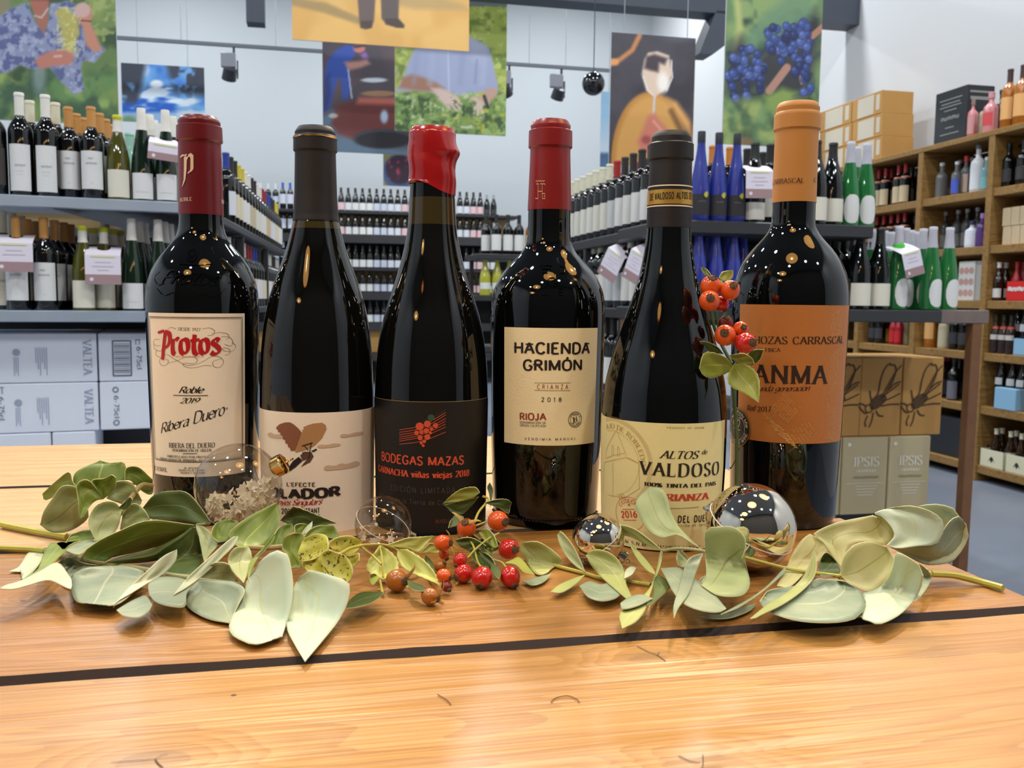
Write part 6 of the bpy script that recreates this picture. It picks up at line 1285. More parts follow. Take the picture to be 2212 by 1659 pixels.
# ================================================================== track rail with spotlights
TB = 8.9
tr = onplane(250, 82, G(0, TB), E2); tr2 = onplane(1318, 152, G(0, TB), E2); zt_ = (tr[2] + tr2[2]) / 2
rail = empty('track_rail', G(float(tr @ E1), TB, zt_), TH, 'thin dark lighting track strung across the far white wall', 'track rail')
Lr_ = float(tr2 @ E1 - tr @ E1); DK = mat('dark_fitting', (44, 46, 52), .35); obj('track', MB().box((Lr_ / 2, 0, 0), (Lr_, .035, .03)), mat('grey_track', (96, 102, 112), .4), rail)
for fx in (.12, .3, .82, .9): obj('wire', MB().tube([(Lr_ * fx, 0, .015), (Lr_ * fx, 0, ZC - zt_)], .004, 6), MATS['steel_wire'], rail)
BULB = mat('lamp_glass', (240, 240, 240), .2, emit=(255, 250, 240), estr=3.0)
def spot(x, y, label, yaw):
    p = onplane(x, y, G(0, TB), E2); p[2] = zt_ - .015; o = empty('track_spotlight', p, TH, label, 'spotlight')
    obj('mount', MB().box((0, 0, -.03), (.02, .02, .06)), DK, o); obj('gear_box', MB().bbox((-.05, 0, -.12), (.13, .05, .13), .005), mat('silver_grey_fitting', (126, 130, 138), .4), o)
    hd = obj('lamp_head', MB().lathe([(.02, .07), (.06, .06), (.066, -.04), (.06, -.045)], 20), DK, o, (-.04, -.03, -.26)); hd.rotation_euler = (.5, yaw, 0)
    obj('lamp_lens', MB().lathe([(.05, -.0455), (.002, -.047)], 16), BULB, hd)
    obj('bracket', MB().box((.03, 0, -.2), (.012, .03, .16)), DK, o)
spot(505, 100, 'twin-lens track spotlight on the wall track beside the sky banner', .2); spot(1100, 138, 'track spotlight peeping out behind the blue-shirt banner', -.5); spot(1213, 145, 'track spotlight between the vine banner and the black globe lamp', .2)
p = onplane(1282, 181, G(0, 6.8), E2); gl_ = empty('globe_lamp', p, 0, 'glossy black globe lamp hanging on a thin cable', 'lamp')
obj('globe', MB().sphere((0, 0, 0), .088, 24, 16), mat('gloss_black_shade', (20, 20, 24), .08, coat=.5), gl_); obj('cable', MB().tube([(0, 0, .07), (0, 0, ZC - p[2])], .004, 6), DK, gl_)
# ================================================================== warm pendant lamps above the table and behind it
SHADE = mat('amber_shade', (206, 140, 70), .6); GLOW = mat('amber_diffuser', (255, 190, 110), .5, emit=(255, 196, 112), estr=5.0); HOT = mat('hot_bulb', (255, 220, 160), .4, emit=(255, 226, 176), estr=60.0)
for i, (x, y, z) in enumerate(((0.05, 0.15, 2.15), (-.62, -.45, 2.15), (-1.25, -1.05, 2.15), (.70, .78, 2.15))):
    o = empty('pendant_lamp', (x, y, z), 0, 'amber disc pendant lamp hanging over the table', 'lamp', 'pendant lamps')
    obj('shade', MB().lathe([(.21, -.02), (.212, 0), (.12, .05), (.03, .07), (.002, .075)], 32, caps=False), SHADE, o)
    obj('diffuser', MB().lathe([(.205, -.012), (.002, -.01)], 32, caps=False), GLOW, o); obj('bulb', MB().sphere((0, 0, -.03), .028, 14, 10), HOT, o)
    obj('cord', MB().tube([(0, 0, .07), (0, 0, ZC - z)], .003, 6), DK, o)
# ================================================================== greenery on the table
def leaf_mat(name, c1, c2, cv, spots=None, rough=.45, cedge=None):
    if name in MATS: return MATS[name]
    m = bpy.data.materials.new(name); m.use_nodes = True; nt = m.node_tree; N = nt.nodes.new; K = nt.links.new; b = nt.nodes['Principled BSDF']
    uv = N('ShaderNodeUVMap'); uv.uv_map = 'leaf'; tc = N('ShaderNodeTexCoord'); sep = N('ShaderNodeSeparateXYZ'); K(uv.outputs[0], sep.inputs[0])
    nz = N('ShaderNodeTexNoise'); nz.inputs['Scale'].default_value = 38; nz.inputs['Detail'].default_value = 4; K(tc.outputs['Object'], nz.inputs['Vector'])
    mr = N('ShaderNodeMapRange'); mr.inputs[1].default_value = .35; mr.inputs[2].default_value = .68; K(nz.outputs['Fac'], mr.inputs[0])
    mx = N('ShaderNodeMix'); mx.data_type = 'RGBA'; mx.inputs[6].default_value = lin(c1) + (1,); mx.inputs[7].default_value = lin(c2) + (1,); K(mr.outputs[0], mx.inputs[0])
    # veins: midrib and slanting side veins
    ab = N('ShaderNodeMath'); ab.operation = 'ABSOLUTE'; K(sep.outputs[0], ab.inputs[0])
    mid = N('ShaderNodeMapRange'); mid.inputs[1].default_value = .018; mid.inputs[2].default_value = .045; mid.inputs[3].default_value = 1; mid.inputs[4].default_value = 0; K(ab.outputs[0], mid.inputs[0])
    sl = N('ShaderNodeMath'); sl.operation = 'MULTIPLY_ADD'; sl.inputs[1].default_value = -.55; K(ab.outputs[0], sl.inputs[0]); K(sep.outputs[1], sl.inputs[2])
    ad = N('ShaderNodeMath'); ad.operation = 'MULTIPLY_ADD'; ad.inputs[1].default_value = .10; K(nz.outputs['Fac'], ad.inputs[0]); K(sl.outputs[0], ad.inputs[2])
    mu = N('ShaderNodeMath'); mu.operation = 'MULTIPLY'; mu.inputs[1].default_value = 9.0; K(ad.outputs[0], mu.inputs[0]); fr = N('ShaderNodeMath'); fr.operation = 'FRACT'; K(mu.outputs[0], fr.inputs[0])
    sv = N('ShaderNodeMapRange'); sv.inputs[1].default_value = .0; sv.inputs[2].default_value = .08; sv.inputs[3].default_value = .2; sv.inputs[4].default_value = 0; K(fr.outputs[0], sv.inputs[0])
    mxx = N('ShaderNodeMath'); mxx.operation = 'MAXIMUM'; K(mid.outputs[0], mxx.inputs[0]); K(sv.outputs[0], mxx.inputs[1])
    m2 = N('ShaderNodeMix'); m2.data_type = 'RGBA'; m2.inputs[7].default_value = lin(cv) + (1,); K(mxx.outputs[0], m2.inputs[0]); K(mx.outputs[2], m2.inputs[6]); last = m2.outputs[2]
    if spots:
        vo = N('ShaderNodeTexNoise'); vo.inputs['Scale'].default_value = 420; vo.inputs['Detail'].default_value = 2; K(tc.outputs['Object'], vo.inputs['Vector'])
        lt = N('ShaderNodeMapRange'); lt.inputs[1].default_value = .60; lt.inputs[2].default_value = .66; K(vo.outputs['Fac'], lt.inputs[0])
        m3 = N('ShaderNodeMix'); m3.data_type = 'RGBA'; m3.inputs[7].default_value = lin(spots) + (1,); K(lt.outputs[0], m3.inputs[0]); K(last, m3.inputs[6]); last = m3.outputs[2]
    K(last, b.inputs['Base Color']); b.inputs['Roughness'].default_value = rough; b.inputs['Specular IOR Level'].default_value = .4
    bp = N('ShaderNodeBump'); bp.inputs['Strength'].default_value = .25; bp.inputs['Distance'].default_value = .0006; K(mxx.outputs[0], bp.inputs['Height'])
    MATS[name] = m; return m
LM = {
 'g': leaf_mat('eucalyptus_green', (100, 120, 38), (126, 144, 56), (152, 164, 80)), 'd': leaf_mat('eucalyptus_deep_green', (70, 88, 40), (92, 108, 56), (118, 130, 76)),
 'p': leaf_mat('eucalyptus_pale', (182, 192, 160), (200, 204, 170), (210, 206, 160)), 'b': leaf_mat('eucalyptus_blue_grey', (118, 134, 108), (150, 160, 130), (162, 168, 136)),
 't': leaf_mat('eucalyptus_tan', (196, 190, 134), (182, 180, 116), (166, 160, 84)), 'm': leaf_mat('eucalyptus_mint', (180, 198, 170), (196, 204, 170), (190, 194, 146)),
 'o': leaf_mat('eucalyptus_olive', (152, 160, 90), (168, 172, 106), (184, 182, 118)), 'k': leaf_mat('eucalyptus_khaki', (152, 164, 110), (172, 178, 126), (144, 144, 86)),
 's': leaf_mat('eucalyptus_yellow_spotted', (196, 190, 66), (178, 176, 76), (190, 180, 90), spots=(70, 44, 30)),
 'y': leaf_mat('rose_leaf_yellow_green', (184, 188, 92), (196, 198, 106), (212, 208, 130)), 'r': leaf_mat('rose_leaf_dark', (56, 74, 26), (76, 92, 34), (116, 122, 58)),
 'u': leaf_mat('rose_leaf_turning', (124, 140, 50), (150, 152, 60), (176, 172, 84))}
RIM = mat('leaf_edge', (206, 196, 140), .5)
REG = {'A': Z(0, 960, 4.148), 'B': Z(360, 1040, 4.148), 'C': Z(740, 1040, 5.027), 'D': Z(1100, 1040, 3.95), 'E': Z(1560, 1040, 3.393), 'P': Z(1480, 560, 3.771)}
def lift(x, y, d, clear=.0012):
    p = atY(x, y, d)
    if p[2] < T + clear: p = atZ(x, y, T + clear)
    return p
def resample(P, n):
    P = [np.asarray(p) for p in P]; L = [0.0]
    for a, b in zip(P[:-1], P[1:]): L.append(L[-1] + float(np.linalg.norm(b - a)))
    out = []
    for i in range(n + 1):
        s = L[-1] * i / n; out.append(np.array([np.interp(s, L, [p[k] for p in P]) for k in range(2)]))
    return out
LEAFN = [0]
def pairup(L, R, n):
    """match points of the two edges so that the rungs between them stay short and never cross"""
    A = np.array(L); B = np.array(R); D = np.linalg.norm(A[:, None] - B[None], axis=2); m = len(A); C = np.full((m, m), 1e9); C[0, 0] = 0; bk = np.zeros((m, m), int)
    for i in range(m):
        for j in range(m):
            if i == j == 0: continue
            o = (C[i - 1, j - 1] + D[i, j] * .9 if i and j else 1e9, C[i - 1, j] + D[i, j] if i else 1e9, C[i, j - 1] + D[i, j] if j else 1e9); q = o.index(min(o)); C[i, j] = o[q]; bk[i, j] = q
    i = j = m - 1; path = [(i, j)]
    while i or j:
        q = bk[i, j]; i, j = (i - 1, j - 1) if q == 0 else ((i - 1, j) if q == 1 else (i, j - 1)); path.append((i, j))
    path.reverse(); mid = [(A[i] + B[j]) / 2 for i, j in path]; s = [0.0]
    for k in range(1, len(path)): s.append(s[-1] + float(np.linalg.norm(A[path[k][0]] - A[path[k - 1][0]]) + np.linalg.norm(B[path[k][1]] - B[path[k - 1][1]])))
    out = [path[int(np.argmin(np.abs(np.array(s) - s[-1] * k / n)))] for k in range(n + 1)]
    return [A[i] for i, j in out], [B[j] for i, j in out]
def leaf(sprig, reg, tip, dep, m, poly, cup=.003, ser=0.0, name='leaf'):
    """outline in photo pixels: base first, round to the tip (index) and back; dep = depths of base, tip and the offsets of both edges"""
    cv = REG[reg]; P = [np.array(cv(*p)) for p in pts(poly)]
    Lp = catmull(P[:tip + 1], 6); Rp = catmull([P[0]] + P[:tip - 1:-1], 6); n, w = 18, 8
    Ls, Rs = pairup(resample(Lp, 56), resample(Rp, 56), n); base = np.array(sprig.location); vs = []; uvs = []
    dB, dT, dL, dR = dep; LEAFN[0] += 1; cl = .0012 + .0009 * (LEAFN[0] % 15)
    for i in range(n + 1):
        t = i / n; k = math.sin(math.pi * t) ** .6 if 0 < t < 1 else 0; wd = min(1.0, float(np.linalg.norm(Ls[i] - Rs[i])) / 45.0)
        for j in range(w + 1):
            s = 2 * j / w - 1; a, b = Ls[i], Rs[i]
            if ser and abs(s) == 1 and 0 < i < n: q = (a + b) / 2; zz = 1 + ser * (1 if i % 2 else -1); a, b = q + (a - q) * zz, q + (b - q) * zz
            q = (a + b) / 2 + s * (b - a) / 2
            d = dB + (dT - dB) * t + k * wd * ((dL if s < 0 else dR) * abs(s)) + (cup * (1 - s * s) + .0012 * math.sin(9 * t + 4 * s)) * k * wd
            vs.append(tuple(lift(q[0], q[1], d, cl) - base)); uvs.append((s, t))
    fs = []
    for i in range(n):
        for j in range(w): q = i * (w + 1) + j; fs.append((q, q + 1, q + w + 2, q + w + 1))
    me = bpy.data.meshes.new(name); me.from_pydata(vs, [], fs); ul = me.uv_layers.new(name='leaf')
    for pl in me.polygons:
        for li, vi in zip(pl.loop_indices, pl.vertices): ul.data[li].uv = uvs[vi]
        pl.use_smooth = True
    me.materials.append(LM[m]); me.materials.append(RIM)
    o = bpy.data.objects.new(name, me); link(o, sprig); sm = o.modifiers.new('thickness', 'SOLIDIFY'); sm.thickness = .00042; sm.offset = 0; sm.material_offset_rim = 1; sm.use_rim = True
    return o
def stem(sprig, reg, poly, deps, r, m, name='stem', r2=None):
    cv = REG[reg]; P = [cv(*p) for p in pts(poly)]; base = np.array(sprig.location)
    Q = [np.array(lift(x, y, d, r + .0003)) - base for (x, y), d in zip(P, deps)]
    return obj(name, MB().tube([tuple(q) for q in catmull(Q, 5)], r, 8, r2=r2), m, sprig)
STEM = mat('yellow_green_stem', (176, 168, 66), .5, var=.15, vscale=60); STEMB = mat('brown_stem', (150, 132, 80), .55, var=.15, vscale=60); STEMG = mat('grey_green_stem', (156, 156, 104), .55, var=.1, vscale=60)
s1 = empty('eucalyptus_sprig', atZ(100, 1150, T), 0, 'green eucalyptus sprig lying beside the wine-red capsuled bottle, cut stem showing', 'eucalyptus sprig')
for (tp, dp, m, P) in [
 (4, (.60, .62, 0, 0), 'g', '720,380 655,350 620,245 500,330 382,440 410,500 560,430'),
 (4, (.595, .62, .0, .0), 'g', '900,470 700,400 655,330 690,240 895,145 1000,170 1116,165 1118,320 1040,400'),
 (3, (.60, .615, 0, 0), 'g', '1120,320 1130,212 1240,205 1362,310 1368,440 1290,430 1180,330'),
 (5, (.585, .57, -.005, .005), 'k', '755,470 690,385 560,372 480,470 392,600 360,720 470,790 640,770 790,660 775,550'),
 (4, (.58, .575, 0, 0), 'g', '920,490 820,330 930,305 1000,272 1040,300 1030,390 960,465'),
 (4, (.578, .565, 0, .0), 'g', '930,490 800,325 690,355 700,500 712,665 745,655 800,560 860,505'),
 (4, (.582, .59, 0, 0), 'k', '955,485 1000,390 1050,332 1180,345 1272,500 1250,545 1130,545'),
 (5, (.565, .545, 0, 0), 'k', '1090,600 1040,525 950,510 850,560 790,700 860,870 1000,810 1065,720'),
 (4, (.565, .555, 0, 0), 'k', '1100,620 1150,555 1215,530 1290,580 1345,675 1230,715 1085,785'),
 (3, (.560, .555, 0, 0), 'd', '1060,570 1110,520 1165,472 1187,495 1165,555 1110,585'),
 (5, (.56, .585, .0, .0), 'd', '1890,705 1840,620 1690,440 1550,418 1390,445 1270,580 1340,665 1470,668 1660,690 1780,712')]:
    leaf(s1, 'A', tp, dp, m, P)
stem(s1, 'A', '12,716 120,740 350,785 600,828', (.66, .65, .63, .60), .0024, STEM); stem(s1, 'A', '600,828 900,760 1090,600 1250,380 1360,370', (.60, .58, .57, .60, .612), .0018, STEMB)
s2 = empty('eucalyptus_sprig', atZ(300, 1270, T), 0, 'broad-leaved eucalyptus sprig spilling to the front edge below two label bottles', 'eucalyptus sprig')
for (rg, tp, dp, m, P) in [
 ('A', 5, (.56, .545, -.004, .004), 'g', '585,965 480,880 400,960 340,1120 260,1170 215,1205 330,1165 480,1060 660,890 850,850 905,815 830,760 620,812'),
 ('A', 4, (.555, .545, 0, 0), 'b', '590,950 650,905 740,868 830,855 872,878 800,932 700,990'),
 ('A', 5, (.545, .53, .0, .0), 'p', '640,1210 520,1060 350,1140 180,1225 60,1258 0,1292 110,1300 260,1262 430,1218 560,1270 640,1300'),
 ('A', 4, (.575, .58, 0, 0), 'p', '400,965 300,962 240,985 170,1095 80,1140 210,1150 190,1215 260,1180 350,1080'),
 ('A', 4, (.53, .53, 0, 0), 'b', '900,1085 740,1060 640,1010 540,1045 478,1115 540,1220 640,1272 655,1170'),
 ('A', 5, (.52, .545, -.006, .012), 'g', '935,1055 720,1010 860,880 1060,780 1340,680 1745,722 1660,800 1480,890 1250,960 1010,1010'),
 ('A', 4, (.52, .54, .01, .012), 'd', '940,1060 1100,1000 1350,940 1520,870 1740,735 1640,850 1480,960 1400,1040 1150,1065'),
 ('A', 4, (.535, .545, .0, .01), 'd', '1400,1060 1450,930 1600,830 1680,760 1750,740 1820,950 1800,1080 1700,1180 1520,1170'),
 ('A', 6, (.515, .478, .0, .0), 'b', '925,1090 760,1110 655,1170 640,1250 650,1350 700,1415 860,1432 1040,1440 1200,1320 1310,1160 1120,1090'),
 ('A', 5, (.468, .51, 0, .006), 'p', '1015,1462 1040,1420 1130,1310 1280,1170 1450,1010 1585,940 1578,1040 1480,1150 1330,1240 1160,1345 1055,1405'),
 ('A', 4, (.47, .468, 0, 0), 'b', '1045,1485 1140,1425 1240,1375 1310,1360 1365,1440 1330,1500 1240,1555 1110,1540'),
 ('A', 4, (.50, .49, 0, 0), 'b', '1740,1240 1600,1195 1430,1190 1330,1250 1340,1350 1400,1415 1540,1455 1660,1450 1672,1340'),
 ('B', 5, (.47, .515, 0, .004), 'm', '60,1018 180,870 340,720 500,570 600,495 642,488 620,560 500,680 340,830 190,945'),
 ('B', 4, (.555, .525, 0, 0), 'k', '260,392 290,500 310,610 325,680 340,720 400,640 460,560 430,490 330,405'),
 ('B', 3, (.535, .55, 0, 0), 'g', '470,545 400,480 440,375 540,340 640,360 575,430 560,520'),
 ('B', 5, (.52, .555, .0, .0), 'g', '740,590 610,570 560,470 600,415 760,300 992,185 1012,320 980,440 900,560 820,592'),
 ('B', 4, (.515, .495, .0, .0), 'k', '735,590 620,590 550,690 580,790 690,910 730,820 765,730 760,640'),
 ('B', 4, (.50, .525, .0, .004), 'g', '725,900 740,740 830,630 890,560 965,465 970,520 900,600 800,715'),
 ('B', 4, (.50, .49, 0, 0), 'k', '300,880 340,790 420,730 510,726 560,745 600,830 640,900 560,905 420,895'),
 ('B', 5, (.495, .445, .0, .0), 'b', '290,885 200,970 168,1080 230,1160 380,1235 560,1270 640,1110 700,970 600,905 430,890'),
 ('B', 7, (.475, .43, .002, -.002), 'm', '705,928 690,1000 620,1140 560,1280 580,1370 690,1435 810,1462 1035,1390 1100,1190 1132,960 1112,760 1080,655 1005,615 900,660 800,765 740,850'),
 ('B', 4, (.465, .42, .0, .0), 'm', '1132,962 1110,1100 1075,1300 1145,1460 1240,1615 1380,1450 1540,1250 1622,1080 1636,915 1500,850 1262,795 1185,870'),
 ('B', 4, (.525, .54, 0, 0), 'g', '970,610 935,560 970,465 1030,395 1120,378 1142,440 1065,480 1030,580'),
 ('B', 3, (.535, .545, 0, 0), 'g', '1150,450 1150,395 1220,376 1295,400 1260,440 1200,465'),
 ('B', 2, (.525, .54, 0, 0), 'm', '1205,472 1250,410 1306,355 1300,410 1245,462'),
 ('B', 4, (.51, .52, 0, 0), 'g', '1110,770 1090,660 1035,600 1060,500 1150,464 1232,470 1200,560 1182,680 1215,770'),
 ('B', 4, (.515, .535, 0, 0), 'g', '1220,560 1240,480 1300,420 1390,390 1490,395 1534,460 1530,515 1440,500 1320,500')]:
    leaf(s2, rg, tp, dp, m, P)
stem(s2, 'A', '-30,928 150,935 300,942 405,955', (.59, .58, .57, .56), .0022, STEM); stem(s2, 'A', '405,955 600,1000 940,1070 1310,1125 1500,1170 1700,1195', (.56, .55, .53, .52, .51, .505), .0018, STEMG); stem(s2, 'B', '0,832 190,862 300,882 480,900 708,928', (.505, .50, .495, .49, .478), .0012, STEMG)
stem(s2, 'B', '740,592 860,598 985,590 1040,585', (.52, .52, .52, .52), .0016, STEMB); stem(s2, 'B', '270,390 380,378', (.555, .565), .001, STEMG)
s3 = empty('eucalyptus_tip', atZ(700, 1260, T), 0, 'yellow spotted eucalyptus leaf tip beside the small clear bauble', 'eucalyptus sprig')
for (tp, dp, m, P) in [(4, (.49, .515, 0, 0), 's', '1430,640 1330,690 1200,720 1170,660 1230,510 1340,470 1435,490 1448,590'), (4, (.488, .48, 0, 0), 's', '1400,650 1300,700 1210,720 1250,790 1330,890 1440,860 1410,760 1372,690'), (4, (.50, .52, 0, 0), 's', '1445,600 1460,540 1540,500 1660,488 1748,540 1710,620 1620,668 1540,625'), (5, (.475, .465, .0, .0), 's', '1480,620 1400,625 1368,690 1420,790 1500,890 1600,915 1660,860 1660,760 1600,668 1530,640'), (3, (.50, .49, 0, 0), 's', '1570,665 1650,665 1722,640 1725,710 1670,770 1620,720')]: leaf(s3, 'B', tp, dp, m, P)
stem(s3, 'B', '1450,620 1540,650 1640,600 1745,575', (.485, .485, .50, .51), .0009, STEM)
ivy = empty('ivy_leaf', atZ(690, 1175, T), 0, 'single dark green ivy leaf against the beige flyer label', 'leaf'); leaf(ivy, 'B', 5, (.585, .575, 0, 0), 'r', '1020,350 1060,300 1130,228 1210,245 1330,292 1528,375 1420,388 1310,420 1232,382 1130,425 1090,385', ser=.05)
# ---------------------------------------------------------------- right-hand sprig
s4 = empty('eucalyptus_sprig', atZ(1400, 1230, T), 0, 'slender-tipped eucalyptus sprig in front of the yellow-labelled bottle', 'eucalyptus sprig')
for (tp, dp, m, P) in [
 (5, (.545, .555, .0, -.004), 'o', '388,715 310,790 225,788 150,690 98,590 112,518 240,515 360,580 440,655 440,700'),
 (3, (.545, .54, 0, 0), 'b', '360,788 300,855 200,888 110,850 180,830 270,810'),
 (4, (.53, .555, 0, -.003), 'k', '650,772 570,725 490,640 430,540 410,455 440,425 510,500 580,610'),
 (3, (.525, .51, 0, 0), 'o', '645,798 550,828 430,880 353,942 450,948 570,875'),
 (4, (.535, .51, 0, 0), 'b', '600,890 690,850 780,880 870,870 955,960 900,1002 790,1022 670,985'),
 (5, (.50, .525, .0, .004), 'o', '1065,1050 980,985 880,900 790,820 700,720 655,630 720,580 840,600 940,680 985,780 1000,880 1050,990'),
 (3, (.52, .53, 0, 0), 'p', '980,832 990,765 1035,728 1086,738 1050,795'),
 (6, (.54, .455, .0, .0), 'o', '1312,598 1265,740 1215,880 1150,970 1040,1045 940,1130 965,1255 1080,1200 1160,1100 1190,1000 1235,870 1290,720'),
 (4, (.525, .50, 0, 0), 'd', '1230,870 1260,800 1320,825 1378,900 1190,1072 1170,1055 1225,980'),
 (3, (.52, .505, 0, 0), 'b', '1225,1000 1130,965 1030,985 948,1040 970,1090 1100,1062'),
 (7, (.525, .575, -.002, .004), 'k', '1645,582 1560,530 1430,452 1310,482 1190,420 1105,290 1080,170 1200,48 1300,62 1350,130 1375,250 1450,390 1560,505'),
 (4, (.535, .565, -.004, .004), 'o', '1312,592 1190,490 1060,400 930,370 815,410 900,445 1040,475 1180,545'),
 (3, (.525, .55, 0, 0), 'o', '1242,792 1180,760 1085,650 1005,495 1080,570 1160,660 1235,755'),
 (6, (.525, .475, 0, 0), 'b', '1295,745 1340,830 1400,945 1490,1045 1630,1102 1780,1118 1852,1085 1740,955 1610,850 1520,790 1440,735'),
 (5, (.52, .475, .0, .004), 'b', '1655,612 1540,650 1485,760 1450,900 1402,1060 1406,1170 1445,1080 1535,950 1590,790 1630,690'),
 (2, (.54, .55, 0, 0), 'k', '1440,715 1425,650 1442,556 1490,610 1545,690 1490,735'),
 (4, (.505, .488, 0, 0), 'b', '2110,1040 1980,1070 1860,1100 1740,1130 1620,1150 1740,1172 1890,1165 2050,1105')]:
    leaf(s4, 'D', tp, dp, m, P)
stem(s4, 'D', '385,716 520,752 650,785 800,828 970,848 1200,880', (.545, .537, .53, .525, .52, .515), .0012, STEM); stem(s4, 'D', '1312,592 1450,572 1640,590 1690,605', (.537, .53, .525, .52), .001, STEMG); stem(s4, 'D', '1300,600 1260,780 1210,880', (.54, .525, .515), .0009, STEMG)
s5 = empty('eucalyptus_sprig', atZ(1850, 1250, T), 0, 'big round-leaved eucalyptus sprig at the table corner, cut stem pointing away', 'eucalyptus sprig')
for (rg, tp, dp, m, P) in [
 ('E', 6, (.53, .535, .01, .0), 'm', '1230,480 1420,470 1575,455 1600,400 1610,330 1540,260 1440,180 1560,165 1690,195 1735,255 1785,310 1806,390 1775,475 1680,590 1500,612 1390,565'),
 ('E', 6, (.52, .535, .006, -.004), 'b', '1225,482 1300,515 1400,572 1500,612 1620,605 1700,575 1806,400 1780,305 1730,255 1660,300 1600,400 1570,458 1420,475'),
 ('E', 5, (.515, .53, .0, .0), 'm', '1205,468 1260,400 1240,335 1180,268 1112,232 1250,190 1380,178 1500,208 1590,258 1627,325 1580,450 1420,475 1290,492'),
 ('E', 5, (.51, .53, 0, 0), 't', '880,640 800,540 735,440 672,382 850,300 1100,248 1200,285 1255,360 1250,430 1190,467 1090,440 960,460 905,560'),
 ('E', 5, (.49, .50, .0, -.004), 't', '868,692 872,630 900,540 965,470 1080,440 1205,480 1268,570 1258,650 1190,740 1090,806 1000,790 930,750'),
 ('E', 6, (.495, .47, 0, 0), 'm', '1030,820 1130,790 1215,710 1260,600 1285,520 1440,610 1472,690 1450,785 1390,890 1290,985 1150,1047 1060,1015 1000,1000 1045,890'),
 ('E', 4, (.515, .50, 0, 0), 'b', '1400,885 1455,785 1472,690 1440,600 1505,645 1533,700 1505,775 1440,860'),
 ('E', 5, (.49, .47, .0, -.01), 'b', '800,718 700,712 620,752 500,770 340,800 272,885 340,955 540,1020 780,1037 960,1012 1035,950 1052,870 990,790 890,725'),
 ('E', 4, (.515, .54, 0, 0), 't', '400,765 460,650 520,520 580,430 640,385 720,425 806,462 770,535 700,590 620,655 500,772'),
 ('E', 3, (.525, .525, 0, 0), 'd', '720,690 705,610 760,520 835,580 865,665 790,700'),
 ('E', 6, (.455, .495, .004, -.004), 'o', '205,1005 330,905 480,812 590,700 640,600 665,520 676,485 692,580 680,690 590,800 440,905 300,972 215,1018'),
 ('E', 4, (.51, .478, .0, .004), 'b', '472,618 440,650 330,765 200,860 -10,975 110,930 240,850 350,765 455,668'),
 ('D', 6, (.495, .52, .0, .0), 'k', '1995,642 2025,740 2055,870 2010,960 1900,985 1760,965 1640,885 1680,800 1672,600 1678,412 1780,390 1895,384 1985,440 2022,525'),
 ('D', 3, (.50, .488, 0, 0), 'p', '1680,800 1640,820 1590,890 1578,935 1602,968 1655,885'),
 ('D', 3, (.515, .53, 0, 0), 'p', '1990,620 2030,520 2070,460 2100,432 2110,480 2060,580'), ('D', 3, (.513, .525, 0, 0), 'd', '2008,600 2060,530 2112,460 2122,490 2108,585 2060,648')]:
    leaf(s5, rg, tp, dp, m, P)
stem(s5, 'E', '2058,782 2000,765 1900,738 1700,688 1530,676', (.526, .53, .53, .52, .515), .0021, STEM); stem(s5, 'E', '1530,676 1300,700 1100,690 860,695', (.515, .515, .51, .50), .0019, STEM); stem(s5, 'E', '860,695 600,660 420,625 150,552', (.50, .505, .508, .50), .0012, STEM, r2=.0009)
